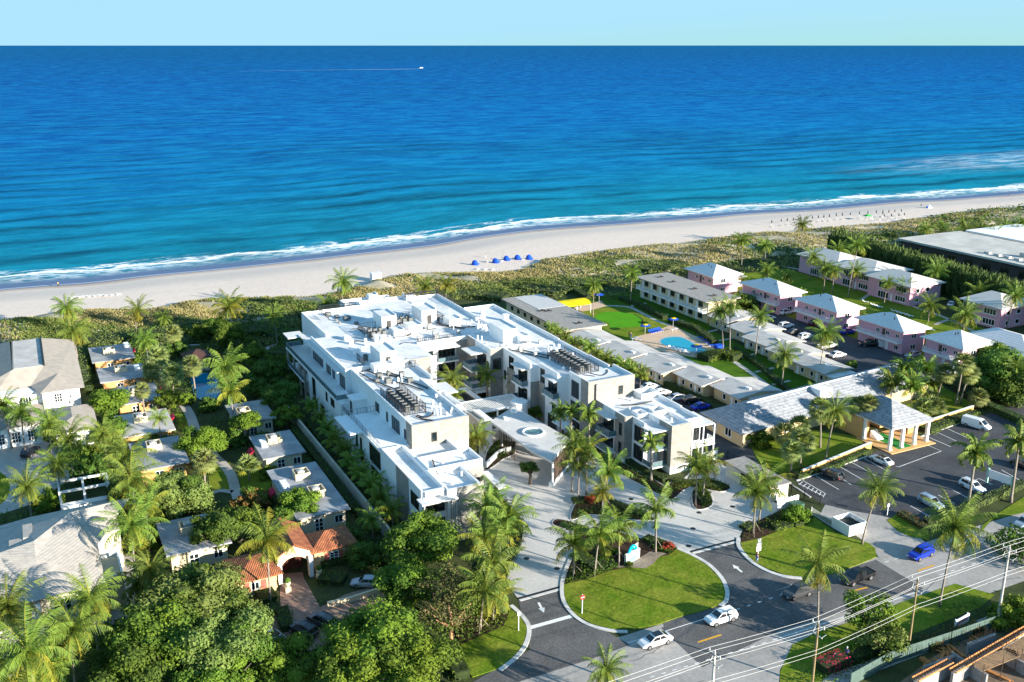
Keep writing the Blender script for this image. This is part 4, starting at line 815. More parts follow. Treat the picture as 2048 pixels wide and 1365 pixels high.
# air conditioners: things of their own
def ac_unit(a, b, z, label, group, first=[None]):
    if first[0] is None:
        r0 = empty('air_conditioner', (0, 0, 0)); c = MB().box(-.42, .42, -.42, .42, .25, 1.35); c.box(-.45, .45, -.45, .45, 1.35, 1.42)
        for s_ in (-1, 1):
            for k in range(6): c.box(-.44, .44, s_*.43, s_*.45, .3+k*.17, .36+k*.17); c.box(s_*.43, s_*.45, -.44, .44, .3+k*.17, .36+k*.17)
        p = c.build('housing', ACG, r0); f = MB(); f.cyl(0, 0, 1.43, 1.5, .36, 14); q_ = f.build('fan_grille', BLACKM, r0)
        l = MB()
        for x in (-.35, .35):
            for y in (-.35, .35): l.box(x-.04, x+.04, y-.04, y+.04, 0, .25)
        t = l.build('stand', BLACKM, r0); kids(r0, p, q_, t); first[0] = r0; o = r0
    else: o = copy_tree(first[0])
    o.location = (*S(a, b), z); o.rotation_euler = (0, 0, YU); tag(o, label, 'air conditioner', group)
for i in range(2):
    for j in range(7): ac_unit(56.1+i*1.75, 153.2+j*1.55, 12.2, f"grey air conditioner on the left wing roof, {['left','right'][i]} row, {ORD[j]} from the front", 'roof units of the left wing')
for i in range(2):
    for j in range(9): ac_unit(95.0+i*1.8, 158.2+j*1.4, 12.3, f"grey air conditioner on the right wing roof, {['left','right'][i]} row, {ORD[j]} from the front", 'roof units of the right wing')
for i in range(3):
    for j in range(2): ac_unit(65.6+i*1.3, 199.6+j*2.6, 12.35, f"grey air conditioner left of the tall roof box, {['front','back'][j]} row, {ORD[i]} from the left", 'roof units of the back left roof')
for i in range(3):
    for j in range(2): ac_unit(74.4+i*1.5, 207.2+j*1.9, 12.3, f"grey air conditioner between the two tall roof boxes, {['front','back'][j]} row, {ORD[i]} from the left", 'roof units between the roof boxes')
for j in range(3): ac_unit(83.8, 206.2+j*1.7, 12.3, f"grey air conditioner behind the black screen on the back right roof, {ORD[j]} from the front", 'roof units of the back right roof')
ac_unit(58.6, 183.8, 12.5, 'grey air conditioning unit beside the roof box nearest the left edge of the building', 'roof units')
# entrance canopy in the court
E_ = Bld('entrance_canopy', 'long pointed white entrance canopy with a round skylight over the forecourt', 'canopy', 79, 148)
b = MB().prism([(74.9, 158.2), (82.6, 163.4), (84.2, 143.5), (76.4, 136.4), (75.4, 141.5)], 5.0, 5.45); E_.put(b, 'roof', mat('canopy_membrane', (0.62, 0.60, 0.57), 0.8, c2=(0.54, 0.52, 0.5), scale=0.3, fine=0.05))
b = MB(); b.tube([(79.5+1.95*math.cos(t), 149.2+1.95*math.sin(t), 5.6) for t in np.linspace(0, 2*math.pi, 33)], 0.22, 6); f = E_.put(b, 'skylight_frame', WHITE)
b = MB(); b.cyl(79.5, 149.2, 5.44, 5.62, 1.85, 28); E_.put(b, 'skylight_glass', mat('skylight_glass', (0.12, 0.22, 0.2), 0.05, 0.3, 0.8, spec=0.8), f)
for (x, y) in ((77.0, 137.2), (83.6, 145), (76.2, 156)): b = MB().box(x, x+.3, y, y+.3, 0, 5.0); E_.put(b, 'column', WHITE)
b = MB()
for k in range(18): b.box(77.4+k*.33, 77.53+k*.33, 137.4+k*.30, 137.6+k*.30, 0.6, 5.0)
E_.put(b, 'slat_screen', DARKW); b = MB()
for k in range(10): b.box(76.0, 76.12, 150+k*.7, 150.15+k*.7, 0.3, 5.0)
E_.put(b, 'slat_screen', DARKW); b = MB().prism([(76.8, 136.8), (83.6, 143.0), (83.2, 143.6), (76.4, 137.4)], 0, 0.9); E_.put(b, 'plinth', WHITE)
b = MB(); b.box(77.6, 78.5, 157.4, 158.3, 5.45, 5.9); b.box(80.6, 81.4, 159.9, 160.8, 5.45, 5.9); E_.put(b, 'roof_vent', WHITE)
E2 = Bld('pergola', 'white framed pergola with dark slats behind the pointed entrance canopy', 'pergola', 79, 166)
b = MB(); ring(b, 73.4, 86.2, 164.6, 171.4, 4.6, 5.0, 0.35)
for x in (73.6, 79.6, 85.8):
    for y in (164.7, 171.1): b.box(x-.15, x+.15, y-.15, y+.15, 0, 4.6)
E2.put(b, 'frame', WHITE); b = MB()
for k in range(26): b.box(73.9+k*.47, 74.05+k*.47, 164.95, 171.05, 4.7, 4.95)
E2.put(b, 'slat', WHITE)
E3 = Bld('lobby_pavilion', 'low white lobby walls with a rounded end between pergola and entrance canopy', 'pavilion', 80, 162)
b = MB().prism([(83.0, 162.9), (83.2, 166.0), (84.6, 167.2), (86.0, 166.4), (86.4, 164.6), (85.2, 163.2)], 0, 5.7); E3.put(b, 'rounded_wall', WHITE)
b = MB().prism([(74.2, 159.4), (74.2, 164.4), (75.4, 164.4), (75.4, 158.4)], 0, 5.7); E3.put(b, 'wall', WHITE)
b = MB().prism([(73.0, 164.8), (73.0, 160), (74.15, 159.2), (74.15, 164.8)], 0, 5.3); E3.put(b, 'stone_wing', STONE)
b = MB().prism([(75.5, 158.8), (75.5, 164.2), (82.9, 164.3), (82.9, 162.9)], 3.3, 3.6); E3.put(b, 'roof', mat('dark_gap_sheet', (0.12, 0.115, 0.11), 0.8, 0.1))  # low dark sheet added between the walls for the shade of the gap
E4 = Bld('courtyard_roof', 'low flat white courtyard roof with a dark square opening behind the pergola', 'roof', 79, 176)
b = MB(); ring(b, 75.8, 80.6, 171.9, 182.4, 3.4, 3.8, 1.0); E4.put(b, 'roof', WHITE); b = MB().box(76.8, 79.6, 172.9, 181.4, 3.3, 3.45); E4.put(b, 'skylight', GLASS)
b = MB()
for x in (76, 80.2):
    for y in (172.2, 177, 182): b.box(x, x+.2, y, y+.2, 0, 3.4)
E4.put(b, 'post', FRAMEB)
for (a0, b0, lb) in ((81.6, 179.0, 'small white flat awning deep in the courtyard, the farther of two'), (88.0, 152.8, 'small white flat awning at the foot of the right wing beside the palms')):
    E5 = Bld('awning', lb, 'awning', a0, b0); b = MB().box(a0, a0+2.6, b0, b0+4.6, 3.2, 3.4); E5.put(b, 'roof', WHITE); b = MB()
    for x in (a0+.1, a0+2.3):
        for y in (b0+.1, b0+4.3): b.box(x, x+.15, y, y+.15, 0, 3.2)
    E5.put(b, 'post', FRAMEB)
# gate house with dark openings, right of the front
Gt = Bld('gate_house', 'low cream garage with grey boarded roof and two dark openings beside the driveway', 'garage', 109, 121)
b = MB().box(107.4, 111.4, 115.2, 127.0, 0, 2.75); Gt.put(b, 'wall', mat('offwhite_stucco', (0.68, 0.64, 0.55), 0.85, 0.05)); b = MB().box(107.1, 111.7, 114.9, 127.3, 2.75, 2.98); Gt.put(b, 'roof', GREYR2)
Gt.window('W', 107.4, 117.0, 119.6, 0.35, 2.3, 1); Gt.window('W', 107.4, 120.2, 122.8, 0.35, 2.3, 1)
Gt2 = Bld('white_garden_wall', 'low white stucco wall behind the palms left of the cream garage', 'wall', 107, 131)
b = MB().box(106.9, 107.2, 128, 133.8, 0, 2.0); b.box(107.2, 110.5, 133.4, 133.7, 0, 2.0); Gt2.put(b, 'wall', WHITE)
def garden_wall(name, pts, h, t, m, label, cat='wall', cap=None):
    c0 = pts[0]; r0 = empty(name, (*c0, 0), 0, label, cat); b = MB(); ribbon(b, [(p_[0]-c0[0], p_[1]-c0[1]) for p_ in pts], t, 0, h); b.build('wall', m, r0)
    b = MB(); ribbon(b, [(p_[0]-c0[0], p_[1]-c0[1]) for p_ in pts], t+.12, h, h+.1); b.build('coping', cap or m, r0)
garden_wall('garden_wall', [S(43.6, 196), S(43.8, 180), S(44.4, 126), S(44.4, 118)], 2.4, 0.3, GWALL, 'long straight cream garden wall between the cottages and the white apartment building')
garden_wall('garden_wall', [S(119.5, 120.5), S(140.6, 124.4)], 1.3, 0.3, ORANGE, 'low apricot wall with white coping left of the carport pavilion', cap=WHITE)
garden_wall('garden_wall', [S(152.6, 126.4), S(158.1, 127.4), S(175.3, 129.2)], 1.3, 0.3, ORANGE, 'low apricot wall with white coping right of the carport pavilion', cap=WHITE)
garden_wall('terrace_wall', [P(*p_) for p_ in smoothline([(972,938),(985,925),(1000,912),(1022,905)], 4)], 1.1, 0.25, WHITE, 'curved low white wall beside the forecourt left of the entrance canopy')
# black fence
def picket(name, pts, h, m, step, label, cat='fence', rail=2, post=3.0, solid=False):
    c0 = pts[0]; r0 = empty(name, (*c0, 0), 0, label, cat); q = [(p_[0]-c0[0], p_[1]-c0[1]) for p_ in pts]; b = MB(); po = MB()
    for (x0, y0), (x1, y1) in zip(q[:-1], q[1:]):
        L = math.hypot(x1-x0, y1-y0); n = max(1, int(L/step))
        for k in range(n+1):
            t = k/n; x = x0+(x1-x0)*t; y = y0+(y1-y0)*t; b.box(x-.02, x+.02, y-.02, y+.02, 0.08, h)
        n = max(1, int(L/post))
        for k in range(n+1):
            t = k/n; x = x0+(x1-x0)*t; y = y0+(y1-y0)*t; po.box(x-.05, x+.05, y-.05, y+.05, 0, h+.08)
    for z in ([.15, h-.12] if rail == 2 else [h*.5, h-.1]): ribbon(b, q, .05, z, z+.05)
    if solid: ribbon(b, q, .04, .1, h)
    b.build('panel', m, r0); po.build('post', m, r0)
picket('metal_fence', [S(108.6, 147), S(112.6, 133), S(113.2, 122.5), S(113.6, 113.5), S(114.4, 110.5)], 1.6, BLACKM, 0.22, 'black metal picket fence between the right wing and the yellow hotel')
# ---------------------------------------------------------------- yellow hotel
YH = Bld('long_hotel_building', 'long low cream hotel building with pale grey shingle hip roof and green-shaded garden front', 'hotel', 145, 143)
shear = lambda m: setattr(m, 'v', [(v[0], v[1]+(v[0]-118)*.09, v[2]) for v in m.v]) or m
b = shear(MB().box(118.6, 176, 135.9, 147.2, 0, 3.1)); YH.put(b, 'wall', CREAM)
b = MB().hip(118.4, 177, 136.0, 147.4, 3.3, 6.2, 0.9); shear(b); YH.put(b, 'roof', TILEG)
b = MB().box(124.4, 171, 141.55, 141.85, 6.1, 6.35); shear(b); YH.put(b, 'ridge_cap', WHITE)
for a in (121.5, 126.5): YH.window('S', 136.2+(a-118)*.09, a, a+1.3, 0.9, 2.3, 2, FRAMEW, 0.14)
YH.window('W', 118.6, 139.5, 141.2, 0.9, 2.4, 2, FRAMEW, 0.16); YH.window('W', 118.6, 144, 145.2, 0.9, 2.4, 1, FRAMEW, 0.16); YH.window('S', 137.0, 130, 132, 0.8, 2.2, 2, FRAMEW, 0.14)
b = MB(); b.box(142.2, 145.6, 140.4, 143.2, 4.4, 6.5); YH.put(b, 'chimney', WHITE)
PV = Bld('carport_pavilion', 'square hipped grey shingle carport pavilion on tall white columns by the car park', 'pavilion', 147.5, 128)
b = MB().hip(142.6, 153.4, 121.6, 135.6, 5.0, 8.2, 0.3, ridge=(147.8, 147.9, 127, 129.5)); PV.put(b, 'roof', TILEG)
b = MB().box(142.4, 153.6, 121.4, 135.8, 4.5, 4.78); PV.put(b, 'cornice', WHITE)
for (x, y) in ((143, 122), (146.2, 122), (149.6, 122), (153, 122), (143, 128.5), (153, 128.5)):
    b = MB().box(x-.28, x+.28, y-.28, y+.28, 0, 4.5); b.box(x-.38, x+.38, y-.38, y+.38, 0, .3); PV.put(b, 'column', WHITE)
b = MB().box(141.9, 153.9, 120.4, 129.5, 0.0, 0.16); PV.put(b, 'floor', mat('ochre_tiles', (0.62, 0.38, 0.16), 0.8, 0.06)); b = MB().box(145, 148.5, 121.4, 129.0, 0.16, 0.18); PV.put(b, 'green_carpet', mat('green_carpet', (0.02, 0.22, 0.04), 0.95, 0.05))
b = MB().box(142.4, 144.5, 128.8, 135, 0.16, 4.4); b.box(150, 153, 131, 135.2, 0.16, 4.4); PV.put(b, 'wall', ORANGE)
b = MB()
for k in range(7): b.box(144.6, 146.2, 126.4+k*.3, 126.7+k*.3, 0.16, 0.35+k*.2)
PV.put(b, 'stairs', WHITE)
SD = Bld('grey_flat_roofed_building', 'single-storey cream building with weathered grey flat roof next to the putting green', 'building', 127, 228)
b = MB().box(121.6, 132.6, 210.6, 245.4, 0, 4.0); SD.put(b, 'wall', CREAM2); b = MB().box(120.4, 133.6, 209.4, 246.4, 4.0, 4.3); SD.put(b, 'roof', GREYR2)
b = MB().box(124.5, 133.3, 231, 246.1, 4.3, 4.36); SD.put(b, 'light_roof_patch', mat('roof_light_patch', (0.5, 0.5, 0.49), 0.9, 0.06)); b = MB()
for (x, y) in ((124.5, 229), (126, 228), (127.3, 213.5)): b.cyl(x, y, 4.3, 4.8, .3, 8); b.box(x-1, x+1, y-.3, y+.3, 4.3, 4.5)
SD.put(b, 'roof_vent', BLACKM)
for k in range(8): SD.window('W', 121.6, 213+k*4.0, 214.2+k*4.0, 1.9, 2.9, 1)
b = MB(); b.box(126.6, 128.0, 210.45, 210.6, 0, 2.0); b.tube([(127.3, 210.5, 2.0), (127.3, 210.45, 2.0)], .7, 14); SD.put(b, 'arched_opening', mat('opening_shade_ochre', (0.25, 0.15, 0.07), 0.9, 0.1))  # solid panel, the inner shade of the opening put into its dark ochre
SD.door('S', 210.6, 129.8, 130.8, 0, 2.2, ORANGE)
# two storey cream hotel wing
TW = Bld('hotel_wing', 'two-storey cream hotel wing with grey flat roof and blue-white balcony along its long side', 'hotel', 171.5, 226)
b = MB().box(167.2, 177, 210, 243.8, 0, 6.3); TW.put(b, 'wall', mat('wing_cream_stucco', (0.66, 0.54, 0.34), 0.85, 0.05)); b = MB().box(165.6, 178, 209.2, 244.8, 6.3, 6.6); TW.put(b, 'roof', GREYR2)  # one even cream, slightly lighter than on the cottages
b = MB().box(165.4, 167.2, 210.2, 243.6, 3.05, 3.3); TW.put(b, 'balcony_slab', WHITE); TW.rail([(167.1, 210.3), (165.5, 210.3), (165.5, 243.5), (167.1, 243.5)], 3.3, 0.95, FRAMEW, 1.6, bars=0.4)
for k in range(7):
    y = 212.6+k*4.5
    for z in (3.4, 0.1): TW.window('W', 167.2, y, y+1.7, z+.85, z+2.2, 2, FRAMEB); TW.door('W', 167.2, y+2.2, y+3.1, z, z+2.2)
b = MB()
for (x, y) in ((172, 214), (172, 223), (171.5, 233), (172, 240)): b.cyl(x, y, 6.6, 7.1, .3, 8); b.box(x-1, x+1, y-.25, y+.25, 6.6, 6.85)
TW.put(b, 'roof_vent', BLACKM)
# stepped cottages of the yellow hotel
def row_cottage(a0, a1, b0, b1, label, slope=0.9, blue=False, near=True, z=3.0):
    B_ = Bld('hotel_cottage', label, 'cottage', (a0+a1)/2, (b0+b1)/2, 'stepped cream cottages of the hotel'); b = MB().box(a0+1.0, a1-1, b0+.5, b1-.5, 0, z-.1); B_.put(b, 'wall', CREAM)
    b = MB(); am = (a0+a1)/2; t = .22
    b.add([(a0,b0,z),(am,b0,z+slope),(a1,b0,z),(a0,b1,z),(am,b1,z+slope),(a1,b1,z),(a0,b0,z-t),(am,b0,z+slope-t),(a1,b0,z-t),(a0,b1,z-t),(am,b1,z+slope-t),(a1,b1,z-t)],
          [(0,1,4,3),(1,2,5,4),(6,9,10,7),(7,10,11,8),(0,6,7,1),(1,7,8,2),(3,4,10,9),(4,5,11,10),(0,3,9,6),(2,8,11,5)]); B_.put(b, 'roof', PALER)
    b = MB().add([(a0+1,b0+.5,z-.1),(a1-1,b0+.5,z-.1),(am,b0+.5,z+slope-.3)], [(0,1,2)]); B_.put(b, 'gable', CREAM)
    n = max(2, int((b1-b0)/3.6))
    for k in range(n):
        y = b0+1.4+k*(b1-b0-2)/n; B_.window('W', a0+1.0, y, y+.9, 0.9, 2.0, 1, FRAMEW, 0.14)
        if k % 2 == 0: B_.door('W', a0+1.0, y+1.6, y+2.4, 0, 2.1)
    b = MB()
    for k in range(3): b.tube([(am-.5+k*.3, b1-2, z+slope*.8+.1), (am-.2+k*.3, b0+1.5, z+slope*.8+.08)], .05, 5)
    b.box(am-1.5, am-.9, b0+2, b0+3.4, z+slope*.6, z+slope*.6+.5); B_.put(b, 'roof_pipe', WHITE); return B_
for (a0, a1, b0, b1, lb) in ((119.8, 132, 197, 210.3, 'pale-roofed cream cottage next to the building with the weathered grey roof'), (122, 134.5, 184.6, 197, 'cream cottage with pale sloping roof left of the pool deck, second of the near row'),
    (124.9, 137.2, 172.4, 184.6, 'cream cottage with a stain on its pale roof, middle of the near row'), (128, 138.6, 161.5, 172.4, 'cream cottage with white-edged roof in front of the bright round hedge'), (130.2, 142.2, 151.5, 161.5, 'cream cottage at the near end of its row, touching the long shingled roof'),
    (165.6, 178.6, 199.5, 209.0, 'pale-roofed cottage touching the two-storey cream hotel wing'), (163.6, 176, 188, 197.6, 'pale-roofed cottage second from the two-storey cream wing, behind two tall palms'), (160.8, 173, 177.2, 188, 'pale-roofed cottage in the middle of the far row facing the lawn'),
    (159.2, 171, 167, 177.2, 'pale-roofed cottage with cars parked behind it, second from the long shingled roof'), (158.4, 167.6, 155.6, 167, 'pale-roofed cottage nearest the long shingled roof in the far row')):
    row_cottage(a0, a1, b0, b1, lb)
for (a0, a1, b0, b1, lb) in ((133.0, 142.6, 148.2, 152.6, 'low blue-grey lean-to roof between the near cottage row and the long shingled roof'), (158.8, 166.6, 151.8, 156.0, 'low blue-grey lean-to roof between the far cottage row and the long shingled roof')):
    B_ = Bld('lean_to', lb, 'lean-to', (a0+a1)/2, (b0+b1)/2); b = MB().box(a0, a1, b0, b1, 2.4, 2.6); B_.put(b, 'roof', ROOFW); b = MB().box(a0+.5, a1-.5, b0+.4, b1-.2, 0, 2.4); B_.put(b, 'wall', CREAM)
# ---------------------------------------------------------------- pink hotel blocks
def pink(a0, a1, b0, b1, label, z=5.9, zr=8.6, balc=True, stair=False, wing=True, wl=7.0):
    B_ = Bld('pink_hotel_block', label, 'hotel block', (a0+a1)/2, (b0+b1)/2, 'pink hotel blocks with white hip roofs')
    b = MB().box(a0, a1, b0, b1, 0, z); B_.put(b, 'wall', PINK)
    b = MB().hip(a0, a1, b0, b1, z+.25, zr, 1.1, ridge=((a0+a1)/2-.2, (a0+a1)/2+.2, b0+6.2, b1-6.2) if b1-b0 > 14 else None); B_.put(b, 'roof', PINKR)
    if wing:
        b = MB().box(a1, a1+wl, b1-7.5, b1-.5, 0, 3.2); w_ = B_.put(b, 'rear_wing', PINK); b = MB().box(a1+.02, a1+wl+.6, b1-8.2, b1, 3.2, 3.5); B_.put(b, 'rear_wing_roof', PINKR)
    b = MB(); b.cyl((a0+a1)/2-2, b0+5, z+1.4, z+2.4, .12, 6); b.cyl((a0+a1)/2-1.6, b1-6, z+1.2, z+2.6, .12, 6); B_.put(b, 'roof_vent', BLACKM)
    n = int((b1-b0-2)/3.2)
    for k in range(n):
        y = b0+1.2+k*3.2
        B_.window('W', a0, y, y+1.1, 4.0, 4.9, 2, FRAMEW, .08)
        if k % 3 == 1: B_.door('W', a0, y, y+.95, 0, 2.2, FRAMEW); B_.door('W', a0, y+1.4, y+2.3, 3.1, 5.2, FRAMEB)
        else: B_.window('W', a0, y, y+1.2, .9, 1.9, 2, FRAMEW, .08)
    B_.window('S', b0, a0+3, a0+4.6, 3.8, 5.0, 2, FRAMEW, .1); B_.window('S', b0, a0+3, a0+4.6, .9, 2.1, 2, FRAMEW, .1)
    if balc:
        b = MB().box(a0-1.5, a0, b0+.2, b1-.3, 2.75, 2.98); B_.put(b, 'balcony_slab', WHITE)
        B_.rail([(a0-.05, b0+.25), (a0-1.45, b0+.25), (a0-1.45, b1-.35), (a0-.05, b1-.35)], 2.98, 1.0, FRAMEW, 2.2, bars=0.3)
    if stair:
        b = MB()
        for k in range(14): b.box(a0+2+k*.32, a0+2.32+k*.32, b0-1.3, b0, k*.22, .12+k*.22)
        b.box(a0+6.4, a1, b0-1.3, b0, 3.0, 3.15); B_.put(b, 'stairs', WHITE); B_.rail([(a0+6.4, b0-1.25), (a1, b0-1.25)], 3.15, .95, FRAMEW, 1.5, bars=.3)
    return B_
pink(188.4, 198.2, 235, 248, 'pink hotel block with white outside stairs, farthest in its row', balc=False, stair=True)
pink(191.4, 199.6, 208, 224.6, 'pink hotel block with white balcony standing between the stair block and the white car court')
pink(192.6, 201, 187, 202.2, 'pink hotel block with white balcony, middle one of the five facing the parking court')
pink(193.4, 201.2, 165, 179.6, 'pink hotel block with white balcony behind the black pickup')
pink(194.6, 204.8, 148.4, 159, 'pink hotel block with short balcony, nearest the small palms and the lane', wing=False)
def pinkB(a0, a1, b0, b1, label, z=5.9, zr=8.4, wing=True):
    B_ = Bld('pink_villa', label, 'villa', (a0+a1)/2, (b0+b1)/2, 'pink villas by the tall green hedge'); b = MB().box(a0, a1, b0, b1, 0, z); B_.put(b, 'wall', PINK)
    b = MB().hip(a0, a1, b0, b1, z+.25, zr, 1.0, ridge=((a0+a1)/2, (a0+a1)/2, b0+6, b1-3)); B_.put(b, 'roof', mat('cream_white_roof', (0.62, 0.58, 0.53), 0.8, c2=(0.55, 0.52, 0.48), scale=0.6, fine=0.04))
    for z0 in (.8, 3.7):
        B_.window('W', a0, b0+1.5, b0+5.2, z0, z0+1.5, 4, FRAMEW, .14, True); B_.window('W', a0, b0+8, b0+12, z0-.3, z0+1.6, 4, FRAMEW, .12); B_.window('S', b0, a0+2.5, a0+3.8, z0+.2, z0+1.3, 1, FRAMEW, .12, True); B_.window('S', b0, a0+6.5, a0+8, z0+.2, z0+1.3, 1, FRAMEW, .12, True)
    b = MB().box(a0-.05, a0, b0+6.4, b0+7.2, 0, 2.2); B_.put(b, 'door', FRAMEW)
pinkB(236.5, 250, 231.5, 249, 'pink villa half hidden behind palms at the far end of the tall hedge'); pinkB(235, 251, 215, 230.6, 'pink villa with screened porch in the middle of the three by the hedge'); pinkB(233, 246, 198.2, 214.4, 'pink villa with french doors opening on a white path'); pinkB(235, 249, 169, 181, 'pink villa at the right edge of the picture, in front of the hedge')
rb = Bld('white_roofed_house', 'low house with white metal roof behind dark trees at the right edge', 'house', 213, 150); b = MB().box(208, 222, 141, 160, 0, 4.2); rb.put(b, 'wall', PINK); b = MB().hip(208, 222, 141, 160, 4.4, 6.8, 1.0); rb.put(b, 'roof', PINKR); rb.window('W', 208, 145, 147, 1, 2.4, 2, FRAMEW); rb.window('S', 141, 212, 214, 1, 2.4, 2, FRAMEW)
# large flat-roofed hall beyond the hedge
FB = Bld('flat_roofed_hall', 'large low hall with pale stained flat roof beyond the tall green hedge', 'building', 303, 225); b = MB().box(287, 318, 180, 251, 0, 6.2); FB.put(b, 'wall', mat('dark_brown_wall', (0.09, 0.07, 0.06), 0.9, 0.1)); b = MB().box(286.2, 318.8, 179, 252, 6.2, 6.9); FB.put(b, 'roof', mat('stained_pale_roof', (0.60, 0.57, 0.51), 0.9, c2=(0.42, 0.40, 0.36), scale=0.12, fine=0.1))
b = MB(); [b.box(297+k*5, 299+k*5, 207-k*3, 210-k*3, 6.9, 8.3) for k in range(2)]; [b.box(290+k*.2, 291.5+k*.2, 201+k*4, 203+k*4, 6.9, 7.6) for k in range(5)]; FB.put(b, 'roof_unit', ACL)
for k in range(9): FB.window('W', 287, 185+k*7, 188+k*7, 2.2, 4.6, 2)
F3 = Bld('white_roofed_annex', 'bright white flat roof at the right edge beyond the stained hall roof', 'building', 335, 240); b = MB().box(322, 350, 226, 250, 0, 6.6); F3.put(b, 'wall', CREAM2); b = MB().box(321, 351, 225, 251, 6.6, 7.2); F3.put(b, 'roof', WHITE); F3.window('W', 322, 230, 236, 2, 4.6, 3)
# ---------------------------------------------------------------- left: white villa, cottages
WV = Bld('white_villa', 'tall white villa with taupe shingle hip roof and arched windows on the left', 'villa', -3, 228)
b = MB().box(-2.0, 5.0, 209.2, 244.5, 0, 7.2); b.box(-13, -2.0, 211, 247, 0, 7.2); WV.put(b, 'wall', WHITE)
b = MB().add([(6,208,7.5),(-2.4,208,7.5),(-4,214,7.5),(-10,214,7.5),(-14,216,7.5),(-14,249,7.5),(6,246,7.5),
              (1.6,214.5,9.4),(-0.9,218.2,10.2),(-7,218.2,10.2),(-7.3,241,10.2),(-0.9,241,10.2)],
             [(1,0,7),(0,6,11,8,7),(2,1,7),(2,7,8),(3,2,8,9),(4,3,9),(5,4,9,10),(6,5,10,11)]); b.box(-6.9, -1.0, 218.3, 240.9, 10.0, 10.25); WV.put(b, 'roof', TAUPER)
b = MB().box(-6.7, -1.2, 218.5, 240.7, 10.25, 10.3); WV.put(b, 'flat_roof_panel', PALER)
b = MB(); b.box(-1.0,-.75,218.3,240.9,10.0,10.75); WV.put(b, 'roof_kerb', BLACKM)
b = MB().box(-13.9, 5.9, 208.1, 208.3, 7.1, 7.45); 
WV.window('S', 209.2, 0.2, 1.5, 4.9, 6.6, 3, FRAMEW, .1, rows=3); WV.window('S', 211, -6.2, -4.2, 4.3, 6.2, 4, FRAMEW, .1, rows=2); WV.window('S', 211, -11, -9.5, 4.3, 6.2, 3, FRAMEW, .1, rows=2); WV.window('E', 5, 215, 216.5, 4, 6, 2, FRAMEW); WV.window('E', 5, 225, 226.5, 4, 6, 2, FRAMEW)
b = MB(); b.box(3.0, 3.7, 208.7, 209.2, 4.2, 4.9); b.box(3.3, 3.6, 208.6, 209.2, 5.6, 6.0); WV.put(b, 'wall_unit', ACL)
b = MB().box(-0.5, 6.0, 193.5, 206.2, 0, 4.2); b.box(-12, -3, 200, 211, 0, 4.3); WV.put(b, 'low_wing', WHITE); b = MB().hip(-0.5, 6.0, 193.5, 206.0, 4.3, 5.6, 1.0); b.hip(-12, -3, 200, 210.9, 4.4, 5.8, 0.8); WV.put(b, 'low_wing_roof', TAUPER)
for a_ in (-11, -8.2, -5.4): WV.window('S', 200, a_, a_+1.4, .9, 2.9, 3, FRAMEW, .1, rows=3)
WV.window('E', 6.0, 196, 197.4, 1, 2.6, 2, FRAMEW)
def cottage(a0, a1, b0, b1, label, col_=None, units=((.45, .55),), z=3.3, shed=None, red=None, rc=None):
    B_ = Bld('garden_cottage', label, 'cottage', (a0+a1)/2, (b0+b1)/2, 'flat-roofed garden cottages'); b = MB().box(a0+.7, a1-.7, b0+.6, b1-.6, 0, z-.25); B_.put(b, 'wall', col_ or ORANGE)
    b = MB().box(a0, a1, b0, b1, z-.25, z); B_.put(b, 'roof', rc or BLUESHADE)
    for (u, v) in units:
        x = a0+(a1-a0)*u; y = b0+(b1-b0)*v; b = MB(); ring(b, x-1.3, x+1.3, y-1.3, y+1.3, z, z+1.15, .15); B_.put(b, 'roof_screen', CREAM2); b = MB().box(x-.7, x+.5, y-.6, y+.6, z, z+1.3); b.cyl(x-.1, y, z+1.3, z+1.38, .4, 12); B_.put(b, 'roof_unit', ACL)
    if shed:
        x = a0+(a1-a0)*shed[0]; y = b0+(b1-b0)*shed[1]; b = MB().box(x-.55, x+.55, y-1.3, y+1.3, z, z+.7); B_.put(b, 'roof_light', WHITE)
    if red:
        x = a0+(a1-a0)*red[0]; y = b0+(b1-b0)*red[1]; b = MB()
        pr = [(math.cos(t)*1.0, math.sin(t)*1.0) for t in np.linspace(0, math.pi/2, 6)]
        vs = [(x-p0, y-1.1, z-1.0+p1) for p0, p1 in pr]+[(x-p0, y+1.1, z-1.0+p1) for p0, p1 in pr]
        b.add(vs, [(i, i+1, i+7, i+6) for i in range(5)]+[(5, 4, 3, 2, 1, 0), (6, 7, 8, 9, 10, 11)]); B_.put(b, 'awning', mat('crimson_awning', (0.42, 0.01, 0.04), 0.8, 0.1))
    b0_ = b0+.6; B_.window('S', b0_, a0+(a1-a0)*.35, a0+(a1-a0)*.35+1.2, .2, 2.3, 2, FRAMEW, .12, rows=3); B_.window('S', b0_, a0+(a1-a0)*.72, a0+(a1-a0)*.72+1.2, 1.0, 2.2, 2, FRAMEW, .1); B_.window('W', a0+.7, (b0+b1)/2, (b0+b1)/2+1.2, 1.0, 2.2, 2, FRAMEW, .1)
    return B_
cottage(9.2, 18.8, 239, 252, 'flat-roofed orange cottage nearest the beach, with a red awning at its corner', units=((.45, .5),), shed=(.9, .8), red=(1.08, .5))
cottage(9.7, 19.6, 222.8, 233.6, 'flat-roofed cottage with bluish roof, second from the beach', units=((.5, .62),), shed=(.85, .6))
cottage(11.4, 20.5, 206, 217.5, 'flat-roofed cottage mostly hidden by a light green tree and a small fan palm', units=((.5, .5),), red=(1.1, .6))
cottage(10.3, 20.5, 187, 199.8, 'flat-roofed cottage with sunlit pale roof and pink awning behind the young bushy palm', units=((.45, .62),), rc=PALER, red=(1.08, .6))  # sunlit look put into this paler roof colour
cottage(11.4, 20.4, 169.6, 183.4, 'flat-roofed cottage with deep blue shaded roof and orange walls left of the round tree', units=((.45, .68),))
